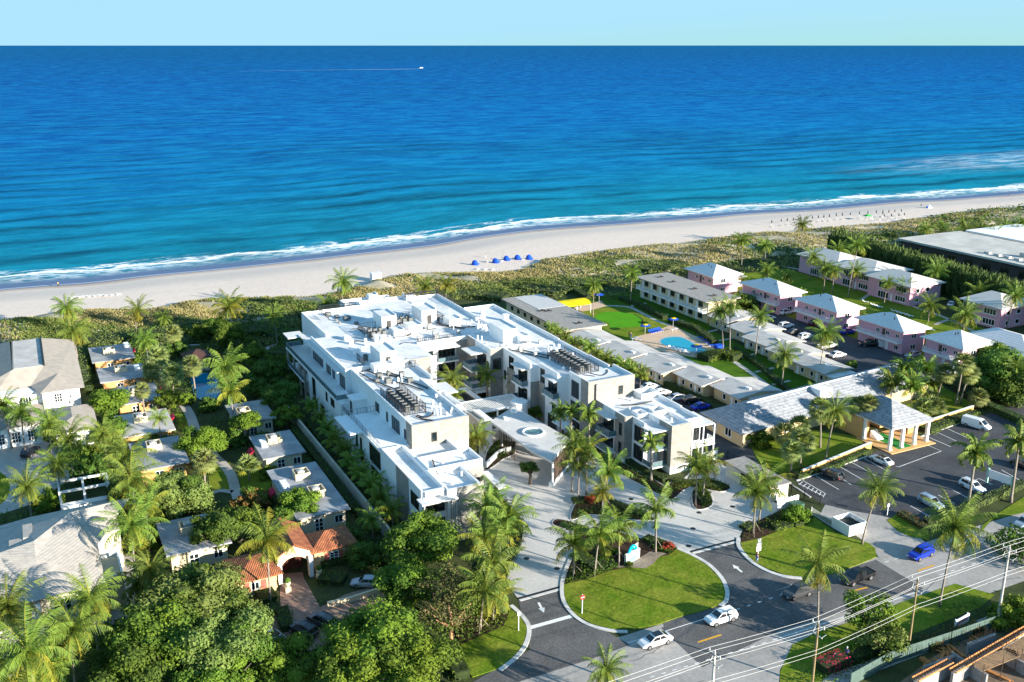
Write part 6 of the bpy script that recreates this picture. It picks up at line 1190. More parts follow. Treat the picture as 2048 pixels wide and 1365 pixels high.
# ---- palms: (kind, crown px, crown py, height or None, label, base px, radius m)
PL = [
('coco',133,617,8,'wide coconut palm at the edge of the sand, leftmost along the beach',None,4.4),
('dead',275,618,None,'double-trunked coconut palm with drooping yellow fronds at the edge of the sand',(272,660),4.2),
('coco',327,638,None,'small coconut palm between the drooping double palm and the wide beach palm',(329,660),2.8),
('yellow',458,617,8,'very wide coconut palm with yellow lower fronds beside the beach scrub',None,5.4),
('coco',548,634,8,'dark coconut palm on the green bank left of the white apartment building',None,3.4),
('coco',145,664,9,'coconut palm rising right behind the taupe roof of the white villa',None,4.6),
('coco',290,682,7,'coconut palm at the seaward corner of the orange cottage nearest the beach',None,3.6),
('coco',686,566,11,'tall bright coconut palm at the far left corner of the white apartment building',None,4.6),
('coco',652,608,9,'dark coconut palm against the far left corner wall of the white apartment building',None,3.6),
('coco',850,574,11,'coconut palm behind the roof railing, left one of two',None,3.8),
('yellow',893,572,11,'coconut palm with yellow fronds behind the roof railing, right one of two',None,3.8),
('coco',450,736,10,'tall full coconut palm over the garden pool',None,5.0),
('yellow',460,785,8,'yellow-fringed coconut palm below the tall full one by the garden pool',None,4.4),
('sabal',316,712,6,'grey-green cabbage palm beside the second cottage from the beach, upper one',None,3.4),
('sabal',345,668,5,'round cabbage palm by the beach path',None,3.2),
('sabal',345,748,6,'grey-green cabbage palm in the middle of the cottage garden',None,3.4),
('sabal',383,732,6,'cabbage palm left of the brown gazebo roof',None,3.2),
('sabal',302,742,5,'cabbage palm hard against the shaded second cottage',None,2.8),
('sabal',284,782,6,'small cabbage palm with dead yellow leaves in front of the hidden cottage',None,2.4),
('young',318,838,6,'young bushy palm in front of the pink awning',None,2.4),
('sabal',410,922,None,'cabbage palm with orange trunk beside the round tree',(410,972),3.0),
('fan',497,936,2.5,'low star-shaped palm alone on the small shaded lawn',None,2.6),
('yellow',534,1082,None,'big golden-fringed coconut palm in front of the tiled gatehouse',(541,1205),4.7),
('coco',256,915,10,'coconut palm over the pergola, upper one of the dense column',None,4.6),
('yellow',232,903,9,'yellow-green coconut palm at the top of the dense column by the pergola',None,4.0),
('coco',262,962,9,'coconut palm in the middle of the dense column beside the pergola',None,4.6),
('yellow',292,1016,8,'bright yellow palm between the pergola column and the big dense tree',None,3.6),
('coco',262,1056,11,'large coconut palm leaning over the cream tiled roof edge',None,4.4),
('coco',206,868,8,'coconut palm between the white villa wing and the cottages',None,3.6),
('coco',137,878,9,'coconut palm right of the parked dark car by the white villa',None,4.6),
('coco',98,848,9,'coconut palm in front of the arched windows of the white villa',None,4.0),
('coco',42,826,9,'coconut palm in front of the white villa near the left edge',None,4.0),
('coco',6,810,9,'coconut palm cut by the left edge in front of the white villa',None,3.6),
('coco',115,928,7,'dark coconut palm beside the pale forecourt',None,3.8),
('coco',54,974,7,'dark coconut palm left of the pergola',None,3.8),
('coco',146,1262,None,'large coconut palm with clear brown trunk at the lower left',(151,1380),4.5),
('coco',182,1200,10,'coconut palm on the lower edge of the cream tiled roof, right one',None,4.0),
('coco',56,1304,10,'large coconut palm in the lower left corner',None,4.6),
('coco',15,1216,9,'dark coconut palm at the left edge under the tiled roof shadow',None,4.6),
('royal',283,1172,None,'thin sparse palm with pale trunk between the villa terrace and the big trees',(290,1228),4.2),
('coco',300,1140,8,'small green palm above the thin sparse palm',None,3.2),
('coco',0,1350,7,'coconut palm cut by the bottom left corner',None,4.4),
('coco',96,1340,5,'low coconut palm between the two large lower left palms',None,3.4),
('young',1017,1040,7,'tall young palm at the kerb bend left of the driveway',None,4.6),
('young',975,1022,7,'young palm in the dense row under the stone end wall',None,4.0),
('yellow',968,1078,6,'golden young palm in the row left of the driveway',None,4.0),
('young',998,1066,6,'young palm behind the kerb bend, crowded by the golden one',None,3.6),
('young',985,1128,7,'young palm with arching fronds above the concrete drive edge',None,4.4),
('young',968,1186,None,'young palm at the tip of the lower lawn with propped trunk',(961,1262),4.4),
('yellow',990,1196,None,'golden-fringed young palm over the drain grate of the exit drive',(986,1240),3.6),
('young',987,984,5,'sparse young palm at the right corner of the stone front block',None,2.8),
('yellow',953,876,6,'golden bushy palm in the corner between stone wall and entrance canopy',None,3.8),
('young',902,762,9,'light green palm in the courtyard in front of the left wing balconies',None,3.6),
('young',908,792,5,'low palm beneath the light green courtyard palm',None,2.6),
('royal',973,752,None,'slender courtyard palm under the deep balcony',(975,815),3.6),
('young',1029,762,6,'small dark palm under the white awning roofs of the right wing',None,2.6),
('royal',1120,825,8,'palm against the right wing, left of three in a row',None,2.8),
('royal',1143,822,9,'palm against the right wing, middle of three in a row',None,2.8),
('royal',1177,828,9,'palm against the right wing, right of three in a row',None,3.2),
('royal',1303,886,None,'grey-trunked palm in front of the stone-sided front block',(1302,962),3.2),
('coco',1150,892,9,'full palm beside the tip of the entrance canopy',None,3.8),
('yellow',1172,905,8,'yellow-green palm just right of the entrance canopy tip',None,3.6),
('young',1158,935,6,'young palm below the canopy tip beside red flowers',None,3.6),
('young',1217,948,None,'arching young palm in the middle of the forecourt bed',(1208,1018),4.4),
('yellow',1205,985,5,'low golden palm beneath the arching forecourt palm',None,2.8),
('young',1312,1022,None,'propped young palm at the right end of the sign bed',(1311,1106),4.2),
('young',1148,1088,None,'propped young palm at the left end of the sign bed',(1147,1150),4.2),
('young',1199,1072,None,'young palm in the sign bed, second from the left',(1190,1145),4.2),
('young',1236,1058,None,'young palm standing directly left of the sign wall',(1238,1128),3.8),
('young',1394,938,None,'young palm on the small island, left of its pair',(1391,1010),4.0),
('yellow',1413,932,None,'young palm on the small island, right of its pair',(1406,995),3.6),
('young',1513,988,None,'young palm at the kerb of the right lawn, left of its pair',(1506,1068),4.2),
('yellow',1532,966,None,'young palm at the kerb of the right lawn, right of its pair',(1518,1042),4.0),
('coco',1758,980,None,'leaning coconut palm beside the white bin enclosure',(1724,1090),3.6),
('dead',1636,1128,None,'dark coconut palm with hanging yellow fronds over the road',(1632,1300),4.2),
('coco',1912,1056,None,'tall coconut palm on the verge beside the blue car',(1879,1213),4.8),
('royal',1952,905,None,'royal palm with thick pale trunk by the white car in the car park',(1935,1018),4.4),
('royal',2038,885,None,'royal palm with pale trunk at the right edge of the car park',(2021,1005),4.0),
('coco',1672,822,None,'leaning coconut palm between shingled roof and carport pavilion',(1651,925),4.0),
('sabal',1640,818,None,'cabbage palm with thin dark trunk left of the leaning coconut palm',(1640,896),3.2),
('sabal',1718,812,None,'cabbage palm just left of the pavilion roof, left of a pair',(1709,868),2.8),
('sabal',1738,808,None,'cabbage palm just left of the pavilion roof, right of a pair',(1718,872),2.6),
('sabal',1585,902,4.5,'cabbage palm at the left end of the apricot wall',None,2.8),
('sabal',1606,882,5,'cabbage palm behind the apricot wall, darker and taller one',None,3.2),
('sabal',1570,868,3.5,'low cabbage palm against the shingled hotel front',None,3.0),
('sabal',1598,852,3.5,'low round cabbage palm under the shingled eave',None,3.0),
('areca',1630,790,4,'bright clumping palm touching the shingled roof',None,3.4),
('areca',1785,770,5,'large clumping palm left of the pavilion roof, leftmost of the thicket',None,5.0),
('areca',1812,745,6,'large clumping palm at the top of the thicket by the shingled roof',None,5.0),
('areca',1825,778,5,'large clumping palm at the front of the thicket by the pavilion',None,5.0),
('areca',1852,742,5,'dark clumping palm at the right side of the thicket',None,4.4),
('areca',1866,772,3.5,'bright low clumping palm at the right end of the thicket',None,3.4),
('sabal',1890,746,None,'cabbage palm standing free on the sunlit lawn',(1873,806),3.0),
('sabal',1927,727,None,'tall cabbage palm in front of the nearest pink block',(1912,812),3.2),
('sabal',1940,748,None,'cabbage palm with bent trunk in front of the nearest pink block',(1920,808),2.8),
('sabal',1957,795,None,'short cabbage palm at the end of the apricot wall',(1952,816),2.8),
('fan',1848,820,2,'spreading low fan palm behind the apricot wall, left one',None,3.0),
('fan',1868,818,2,'spreading low fan palm behind the apricot wall, right one',None,3.0),
('coco',2032,742,None,'coconut palm before the dark trees at the right edge',(2018,804),4.0),
('coco',1459,612,None,'tall coconut palm at the gable of the two-storey cream wing, right of a pair',(1459,712),3.6),
('coco',1439,624,None,'tall coconut palm at the gable of the two-storey cream wing, left of a pair',(1446,709),3.8),
('coco',1520,634,None,'thin tall coconut palm over the pale cottage roofs of the far row',(1510,722),3.4),
('coco',1570,710,None,'coconut palm with hanging fronds before the far cottage row',(1563,777),3.8),
('coco',1651,668,None,'windswept coconut palm above the last cottage of the far row',(1638,758),4.2),
('coco',1484,482,None,'tall coconut palm on the dune edge behind the stair block',(1483,533),4.2),
('coco',1531,492,None,'coconut palm on the dune edge beside the tall one',(1530,522),4.0),
('coco',1605,450,None,'tall dark coconut palm standing alone on the dunes',(1604,495),4.0),
('coco',1188,572,None,'slender coconut palm beside the putting green',(1186,634),3.4),
('coco',1264,548,None,'slender coconut palm at the far end of the putting green hedge',(1261,608),3.4),
('coco',1534,542,3.5,'low spreading palm behind the pink blocks, left one',None,3.6),
('coco',1574,554,3.5,'low spreading palm behind the pink blocks, right one',None,3.0),
('coco',1626,514,None,'coconut palm at the head of the pink garden path, leftmost',(1619,560),3.8),
('coco',1676,500,None,'coconut palm in front of the farthest pink villa',(1672,545),4.2),
('coco',1651,538,None,'coconut palm beside the white garden path, left of a pair',(1647,584),3.8),
('coco',1669,544,None,'coconut palm beside the white garden path, right of a pair',(1664,586),3.2),
('coco',1716,492,None,'tallest coconut palm, with a long bare trunk crossing the pink villas',(1696,596),4.0),
('coco',1712,542,None,'coconut palm before the screened porch of the middle pink villa',(1706,584),3.6),
('coco',1776,566,None,'small coconut palm on the lawn before the pink villa with french doors',(1768,608),2.8),
('coco',1811,575,None,'dark coconut palm against the front of the pink villa with french doors',(1810,608),3.4),
('coco',1873,545,None,'big coconut palm at the gable of the pink villa by the hedge',(1866,594),4.6),
('coco',1859,612,None,'double-trunked coconut palm on the path behind the pink blocks',(1856,645),4.2),
('coco',1958,588,None,'coconut palm rising beside the right-hand pink villa roof',(1955,625),4.4),
('coco',1931,630,None,'broad coconut palm in the pink garden right of the double-trunked one',(1926,668),4.8),
('coco',2030,592,None,'coconut palm with long thin trunk at the right edge before the pink villa',(2013,660),4.0),
('coco',1716,626,3,'low palm squeezed between the second and third pink blocks',None,2.6),
('coco',1846,666,3,'low palm squeezed between the fourth and fifth pink blocks',None,2.8),
('coco',1596,588,3,'low palm squeezed beside the white car court block',None,2.6),
('coco',1486,560,3,'low palm beside the white stairs of the farthest pink block',None,2.4),
('coco',1213,1340,4,'small palm at the kerb at the bottom of the picture',None,3.0),
]
for k, cx, cy, h, lb, bs, r in PL: palm(k, cx, cy, h, lb, bs, r)
# rows nothing tells apart
for q_, (cx, cy) in enumerate(((1103,660),(1116,668),(1130,677),(1146,688),(1163,690),(1180,699),(1196,712),(1213,722),(1230,728),(1246,735),(1262,742),(1281,752))):
    palm('areca', cx, cy, 4.5, f'feathery palm, {ORD[q_]} from the far end, in the row along the right wing', None, rp.uniform(2.6, 3.6), 'screening palms')
for q_, (cx, cy) in enumerate(((622,815),(640,838),(655,862),(668,885),(690,905),(702,930),(722,950),(745,975),(762,1000),(730,915))):
    palm('areca', cx, cy, 3.5, f'shaded palm beyond the cream garden wall, {ORD[q_]} in the strip from its far end', None, rp.uniform(2.6, 3.8), 'shaded strip palms')
palm('yellow', 785, 1022, 3.5, 'sunlit yellow-green palm at the near end of the shaded strip', None, 3.0); palm('coco', 742, 1040, 3.5, 'small shaded palm beside the near end of the cream garden wall', None, 2.6)
for q_, (cx, cy) in enumerate(((1850,460),(1885,455),(1905,470),(1935,462),(1965,460),(1990,470),(2010,455),(2035,465),(1925,448),(2044,445))):
    palm('coco', cx, cy, 5, f'distant palm in the green belt beyond the flat-roofed hall, {ORD[sorted([1850,1885,1905,1935,1965,1990,2010,2035,1925,2044]).index(cx)]} from the left', None, rp.uniform(3.4, 4.4), 'distant palms')
# ---- broadleaf trees
TR = [
(395,1212,11,7.2,'huge dense evergreen tree in front of the streaked cottage roof',LEAF_S,.34,19000),(318,1282,10,7.0,'dense evergreen tree filling the lower left centre, next to the brick court',LEAF_M,.32,16000),
(438,1285,10,6.0,'dense evergreen tree right of its huge neighbour at the brick court edge',LEAF_S,.32,15000),(300,1345,8,6.0,'broad green tree at the bottom edge left of the white parked car',LEAF_D,.32,10000),(440,1362,7,5.4,'green tree at the bottom edge below the dense evergreens',LEAF_M,.32,10000),
(748,1296,9,7.4,'wide light green tree overhanging the brick court from the right',LEAF_L,.34,17000),(700,1352,8,5.5,'light green tree at the bottom edge right of the black parked car',LEAF_M,.32,11000),(805,1330,9,6.0,'light green tree at the bottom edge beside the lower lawn',LEAF_L,.32,9000),
(842,1082,9,6.2,'loose olive tree in front of the stone front block',LEAF_M,.34,9000),(815,1165,7,4.6,'dark leafy tree beneath the loose olive tree',LEAF_M,.34,8000),(885,1175,8,5.0,'sparse brownish tree over the exit drive lawn',LEAF_B,.3,3800),(900,1225,8,4.5,'sparse tree with orange branching trunk by the lower lawn',LEAF_B,.28,2600),
(575,1325,6,4.6,'small yellow-green tree over the white parked car',LEAF_L,.32,5200),(356,990,8,6.2,'large dense round tree in front of the cottage garden path',LEAF_S,.34,14000),(408,880,7,4.8,'neatly rounded green tree beside the deep blue cottage roof',LEAF_L,.28,11000),
(493,842,6,3.8,'flat-topped light green tree with bare pale trunk by the dark blue cottage roof',LEAF_L,.3,5000),(595,1008,6,4.0,'bright green tree in front of the long cottage roof',LEAF_L,.4,5200),(215,806,7,4.4,'light green tree between the white villa and the cottages',LEAF_L,.36,6000),
(222,858,6,4.0,'green tree at the corner of the low taupe roof',LEAF_M,.34,4500),(334,796,6,3.2,'loose bright tree in the cottage garden',LEAF_L,.34,2600),(505,1000,4,3.2,'rust-coloured shrub tree by the curved garden path',LEAF_R,.3,4200),(425,1060,7,4.2,'shaded dark tree left of the golden-fringed coconut palm',LEAF_D,.34,4500),(478,1040,6,3.8,'loose green tree behind the golden-fringed coconut palm',LEAF_M,.34,4000),
(460,672,7,5.0,'rounded bushy tree at the seaward side of the tall full coconut palm',LEAF_M,.34,6000),(500,712,7,5.0,'rounded bushy tree right of the tall full coconut palm',LEAF_M,.34,6000),(540,742,7,5.0,'dark tree between the garden pool and the white apartment building',LEAF_D,.34,6000),(432,652,6,4.0,'green tree under the very wide beach palm',LEAF_M,.34,4500),
(560,790,7,4.8,'dark tree over the far end of the cream garden wall',LEAF_D,.34,5500),(572,830,5,3.0,'small sunlit tree against the cream garden wall',LEAF_L,.4,1800),(1990,745,10,8.0,'big dark tree in front of the white-roofed house',LEAF_D,.5,11000),(2040,765,9,8.0,'big dark tree at the right edge above the lane',LEAF_D,.5,10000),(1970,702,7,4.5,'bright-topped tree beside the nearest pink block',LEAF_L,.4,4500),
(1493,606,5,5.2,'dense round bush at the gable of the second pink block',LEAF_S,.45,5000),(1068,822,4,2.2,'small bright tree at the rear corner of the pointed entrance canopy',LEAF_L,.3,1500),(1520,880,3,3.0,'round green bush at the near corner of the yellow hotel',LEAF_M,.35,2600),(1740,1225,6,4.0,'open green tree behind the middle utility pole',LEAF_M,.36,3000),(1765,1275,5,3.6,'open tree with pale flowers right below the middle utility pole',LEAF_S,.34,2600),
(2040,1235,4,5.0,'dense round bush by the right-hand utility pole',LEAF_L,.34,4500),(1060,935,4.5,1.9,'small dark fig tree in the forecourt circle',LEAF_D,.24,1600),(1590,1030,2.6,2.6,'bright leafy bush beside the white slatted screen',LEAF_L,.3,2600),(2046,1090,5,4.5,'dark tree at the right edge beside the road',LEAF_D,.4,3000),
(870,890-860+1010,5,3.2,'feathery green bush at the foot of the stone front wall',LEAF_M,.3,2600)]
for i, (cx, cy, h, r, lb, m, lf, n) in enumerate(TR):
    tree(cx, cy, h, (r, r, r*.62) if 'flat-topped' not in lb else (r, r, r*.4), lb, m, lf*1.3, int(n*.9), seed=i+1, bark=BARKO if 'orange' in lb else None, tr=('bush' not in lb), name='bush' if 'bush' in lb else 'tree', cat='bush' if 'bush' in lb else 'tree', lumps=30 if r > 6 else 18, opn=1.0 if n < 4000 and r > 3 else 0.0)
# hedges: leafy boxes along a line
def hedge(name, pts, wd, h, m, label, leaf=.3, dens=10, px=True, z0=0.0, cat='hedge', spiky=0.0, seed=5, core=True, kind=None):
    r = np.random.default_rng(seed); W = [P(*q_) for q_ in pts] if px else pts; c0 = W[0]; Q = []
    for (x0, y0), (x1, y1) in zip(W[:-1], W[1:]):
        L = math.hypot(x1-x0, y1-y0); n = int(dens*L*(wd+2*h)); t = r.random(n); u = r.uniform(-1, 1, n); v = r.random(n)
        side = r.random(n) < (2*h/(2*h+wd)); nx, ny = -(y1-y0)/L, (x1-x0)/L
        lump = .12*np.sin(t*L*1.7)+.1*np.sin(t*L*.6+1)
        off = np.where(side, np.sign(u)*(1+lump+r.normal(0, .06, n)), u)*wd/2; z = np.where(side, v*h, h*(1+lump*.6)+r.normal(0, .06+spiky, n)*(1 if not spiky else 1))
        p = np.stack([x0+(x1-x0)*t+nx*off-c0[0], y0+(y1-y0)*t+ny*off-c0[1], np.maximum(z, .05)], 1)
        nn = np.stack([nx*np.sign(off)*side, ny*np.sign(off)*side, (~side)*1.0+.3], 1)+r.normal(0, .5, (n, 3)); nn /= np.linalg.norm(nn, axis=1, keepdims=True)
        if spiky: a = np.stack([r.normal(0, .25, n), r.normal(0, .25, n), np.ones(n)], 1); b = np.cross(a, r.normal(size=(n, 3))); b /= np.linalg.norm(b, axis=1, keepdims=True); s = leaf*r.uniform(.7, 1.5, (n, 1)); q = np.stack([p-b*s*.22, p+b*s*.22, p+a*s*1.6+b*s*.04, p+a*s*1.6-b*s*.04], 1)
        else: a = np.cross(nn, r.normal(size=(n, 3))); a /= np.linalg.norm(a, axis=1, keepdims=True); b = np.cross(nn, a); s = leaf*r.uniform(.6, 1.2, (n, 1)); q = np.stack([p-a*s*.5, p+b*s*.34, p+a*s*.5, p-b*s*.34], 1)
        Q.append(q.reshape(-1, 3))
    o = empty(name, (*c0, z0), 0, label, cat); link('foliage', npmesh('foliage', np.concatenate(Q), m), o)
    if core:
        b = MB(); ribbon(b, [(p_[0]-c0[0], p_[1]-c0[1]) for p_ in W], wd*.82, 0.0, h*.9); b.build('shade_core', mat('hedge_inner_shade', (0.03, 0.045, 0.012), 0.95, 0.2), o)  # solid core, the shade inside the hedge put into its dark colour
    if kind: o['kind'] = kind
    return o
hedge('casuarina_hedge', [S(266, 262), S(264, 246), S(258, 209), S(254, 186), S(250, 160), S(247, 140)], 6.5, 7.6, mat('casuarina', (0.12, 0.17, 0.04), 0.8, c2=(0.06, 0.10, 0.025), scale=.5, trans=.1), 'tall feathery green hedge running between the pink villas and the flat-roofed hall', leaf=.75, dens=14, px=False, spiky=.35, core=True)
for pts, wd, h, m, lb in (
  ([(1588,955),(1660,935),(1730,905)], 2.6, 1.0, LEAF_M, 'clipped green hedge along the foot of the apricot wall, left of the pavilion'), ([(1850,865),(1905,845),(1945,828)], 3.0, 1.0, LEAF_L, 'clipped sunny hedge along the apricot wall, right of the pavilion'),
  ([(1850,1052),(1895,1045),(1935,1020),(1990,998),(2048,972)], 1.6, 1.2, LEAF_S, 'long silvery hedge between the car park and the road verge'), ([(1800,1030),(1825,1045),(1850,1060)], 1.8, .8, LEAF_R, 'rusty green hedge on the car park island'),
  ([(1545,1060),(1600,1048),(1618,1035)], 1.8, .8, LEAF_L, 'low bright hedge along the upper edge of the right lawn'), ([(168,700),(172,740),(180,790)], 1.8, 1.8, LEAF_L, 'bright clipped hedge beside the white villa'), ([(150,690),(165,735),(176,780)], 2.0, 2.6, LEAF_S, 'dusty green hedge against the right wall of the white villa'),
  ([(1880,758),(1960,810),(2048,850),(2150,900)], 2.5, 1.4, LEAF_D, 'dark clipped hedge on the far side of the lane'), ([(870,1330),(868,1355)], 2.2, 1.2, LEAF_M, 'dark clipped hedge at the bottom left of the lower lawn'), ([(900,1300),(905,1330),(925,1360)], 2.4, 1.4, LEAF_M, 'broad clipped hedge beside the orange branching trunk'),
  ([(565,1225),(575,1265)], 2.0, 1.1, LEAF_M, 'clipped hedge between the brick path and the black parked car'), ([(1120,560),(1150,585),(1175,600)], 2.5, 1.6, LEAF_M, 'sea grape hedge along the dune path by the yellow awning'),
  ([(1240,600),(1275,612),(1330,640)], 2.0, 1.3, LEAF_D, 'dark shrub border along the front of the two-storey cream wing, far part'), ([(1340,645),(1390,660),(1430,690)], 2.2, 1.3, LEAF_D, 'dark shrub border along the front of the two-storey cream wing, near part'),
  ([(1470,700),(1520,735),(1570,780),(1600,800)], 1.6, 1.0, LEAF_D, 'dark shrub border along the far cottage row'), ([(1330,770),(1400,800),(1480,850)], 1.5, .9, LEAF_D, 'dark shrub border along the near cottage row'),
  ([(1230,910),(1290,945),(1330,965)], 1.6, .9, LEAF_D, 'dark planting under the left side of the right front block'), ([(1345,965),(1390,972),(1440,978)], 1.6, .8, LEAF_M, 'low planting in front of the stone end of the right front block'),
  ([(1200,1000),(1255,1020),(1295,1035)], 2.0, .6, LEAF_D, 'low dark planting on the long forecourt island'), ([(1145,1005),(1200,1000)], 2.2, .6, LEAF_M, 'low planting with red flowers on the forecourt island'), ([(1395,985),(1412,1005)], 1.8, .5, LEAF_M, 'low planting under the pair of island palms'),
  ([(1150,1110),(1190,1135),(1230,1130)], 2.6, .6, LEAF_D, 'dark ground planting under the palms left of the sign'), ([(1290,1078),(1340,1098)], 2.0, .6, LEAF_M, 'low shrubs with red flowers right of the sign'), ([(1125,1050),(1165,1060)], 1.6, .5, LEAF_M, 'small planted island beside the sign bed'),
  ([(985,1000),(1030,1055),(1025,1090),(1000,1130),(985,1230)], 3.5, .9, LEAF_D, 'dark planting under the row of palms left of the driveway'), ([(985,915),(1020,890)], 3.0, .9, LEAF_M, 'planting behind the curved white wall'), ([(1485,1060),(1505,1050)], 1.8, .6, LEAF_M, 'low planting at the kerb under the pair of palms'),
  ([(1050,580),(1100,588),(1150,575),(1230,560)], 9, 1.6, GRAPE, 'broad sea grape thicket behind the yellow awning'), ([(880,595),(950,592),(1010,600)], 9, 1.4, GRAPE, 'broad sea grape thicket right behind the white apartment building'),
  ([(130,700),(250,680),(330,672)], 8, 1.8, GRAPE, 'sunlit sea grape thicket behind the cottage nearest the beach'), ([(340,650),(400,660),(460,668),(560,665)], 10, 1.8, LEAF_M, 'green thicket between the beach palms and the gazebo'), ([(540,680),(590,670),(600,700),(560,720)], 9, 1.6, LEAF_D, 'shaded thicket left of the terrace railing'),
  ([(600,640),(660,632)], 9, 1.6, LEAF_D, 'shaded thicket at the far left corner of the apartment building'), ([(1280,545),(1360,530)], 10, 1.6, GRAPE, 'sea grape thicket beyond the two-storey cream wing'),
  ([(620,850),(680,930),(740,1010),(790,1060)], 2.4, 1.2, LEAF_D, 'dark shrub strip on the building side of the cream garden wall'), ([(585,860),(640,930),(700,1010),(750,1070)], 1.6, 1.2, LEAF_D, 'dark shrub strip on the cottage side of the cream garden wall'),
  ([(640,1130),(700,1120),(740,1110)], 3.0, 1.2, LEAF_D, 'dark planting in front of the gatehouse window'), ([(640,1160),(690,1165)], 3.0, .9, LEAF_M, 'shaded shrubs along the brick court'), ([(515,1200),(550,1190)], 4.0, .8, LEAF_D, 'shaded hedge left of the brick path')):
    hedge('hedge', pts, wd, h, m, lb, dens=9 if wd < 5 else 5, leaf=.32 if wd < 5 else .55, seed=len(lb))
# flowers
for pts, wd, h, m, lb in (([(1640,1345),(1665,1335),(1690,1325)], 2.4, 1.3, FLOWER, 'magenta flowering shrub border at the bottom edge by the sidewalk'), ([(1850,1300),(1900,1278),(1960,1262)], 1.8, 1.2, LEAF_R, 'mixed green and red shrub border in front of the green site fence'), ([(1700,1325),(1780,1290),(1840,1300)], 2.0, 1.0, LEAF_M, 'green shrub border between the magenta shrubs and the fence')):
    hedge('flower_border', pts, wd, h, m, lb, dens=12, leaf=.26, seed=len(lb), cat='shrub border')
for (x, y, r, m, lb) in ((1336,1092,1.1,FLOWR,'small red flowering bush at the right end of the sign bed'), (1258,1048,1.0,FLOWR,'small red flowering bush behind the sign wall'), (1180,998,1.2,FLOWR,'red flowering bush on the forecourt island'), (1258,1128,.8,LEAF_M,'small round shrub on the mulch below the sign'), (1228,1104,.9,LEAF_L,'bright round shrub left of the sign')):
    tree(x, y, r*1.3, (r, r, r*.7), lb, m, .2, 500, name='bush', cat='bush', tr=False, seed=int(x))
bx_ = [S(146.5,183), S(154,178.5), S(153,174.5)]
hedge('round_hedge', [P(1405,722), P(1440,712), P(1475,722)], 4.5, 1.7, LEAF_L, 'bright lime rounded hedge at the near end of the pool deck', px=False, dens=16)
for (x, y, lb) in ((1702,732,'single round bush at the foot of the parking court wall'), (1496,790,'single round bush by the lean-to roof of the near cottage row')): tree(x, y, 2.4, (1.8, 1.8, 1.3), lb, LEAF_M, .3, 900, name='bush', cat='bush', tr=False, seed=x)
for i_, (x, y, h, r, m, lb) in enumerate((
    (240,748,2.6,2.6,LEAF_D,'dark bush in front of the wall of the cottage nearest the beach'), (262,795,2.6,2.6,LEAF_M,'bush beside the second cottage from the beach'), (215,905,4,3.2,LEAF_M,'leafy tree left of the deep blue cottage roof'), (240,985,5,3.4,LEAF_D,'dark tree inside the dense palm column'),
    (95,1002,3.5,3.0,LEAF_L,'bright green bush beside the dark palm left of the pergola'), (300,1075,4,3.0,LEAF_L,'light green tree between the cream tiled villa and the streaked cottage'), (310,1180,5,3.2,LEAF_L,'light green tree below the streaked cottage roof'), (365,1085,3.5,3.0,LEAF_M,'bush hiding the front wall of the streaked cottage'),
    (540,945,2.5,2.2,LEAF_M,'bush at the front corner of the cottage with the crimson awning'), (520,1000,3,2.6,LEAF_L,'light bush between rust-coloured shrub and long cottage'), (655,1085,2.4,2.4,LEAF_D,'dark bush between the long cottage and the tiled gatehouse'), (560,1060,4,2.8,LEAF_M,'green bush behind the tiled entry roof'), (700,1075,3.5,3.0,LEAF_D,'dark tree between gatehouse and cream garden wall'), (735,1110,4,3.2,LEAF_D,'dark tree at the right end of the gatehouse'),
    (330,880,3,2.6,LEAF_M,'bush in front of the cottage with the pink awning'), (372,800,2.6,2.2,LEAF_M,'bush at the near rim of the garden pool'), (420,812,3,2.6,LEAF_D,'dark bush right of the garden pool'), (470,880,3,2.4,LEAF_D,'dark bush beside the cottage path'), (530,880,3,2.4,LEAF_D,'dark bush in front of the dark blue cottage roof'), (600,760,5,3.6,LEAF_D,'dark tree below the terrace of the apartment building'), (575,725,5,3.6,LEAF_M,'green tree below the terrace corner'), (510,775,5,3.4,LEAF_D,'dark tree behind the dark blue cottage roof'),
    (395,665,5,3.4,LEAF_M,'green tree beside the beach path'), (350,700,4,3.0,LEAF_D,'dark tree left of the gazebo'), (262,720,3.6,2.6,LEAF_M,'green bush at the right corner of the cottage nearest the beach'), (180,940,5,3.4,LEAF_D,'dark tree between forecourt and pergola'), (160,905,4,3.0,LEAF_M,'green bush behind the pale forecourt'), (10,1110,4,3,LEAF_D,'dark bush at the left edge above the tiled roof'), (245,1265,5,3.6,LEAF_D,'dark tree between the bottom palms and the big dense trees'), (215,1330,4,3.4,LEAF_D,'dark bush under the large brown-trunked palm'))):
    tree(x, y, h, (r, r, r*.75), lb, m, .42, 1900, name='bush' if 'bush' in lb else 'tree', cat='bush' if 'bush' in lb else 'tree', tr='bush' not in lb, seed=60+i_)
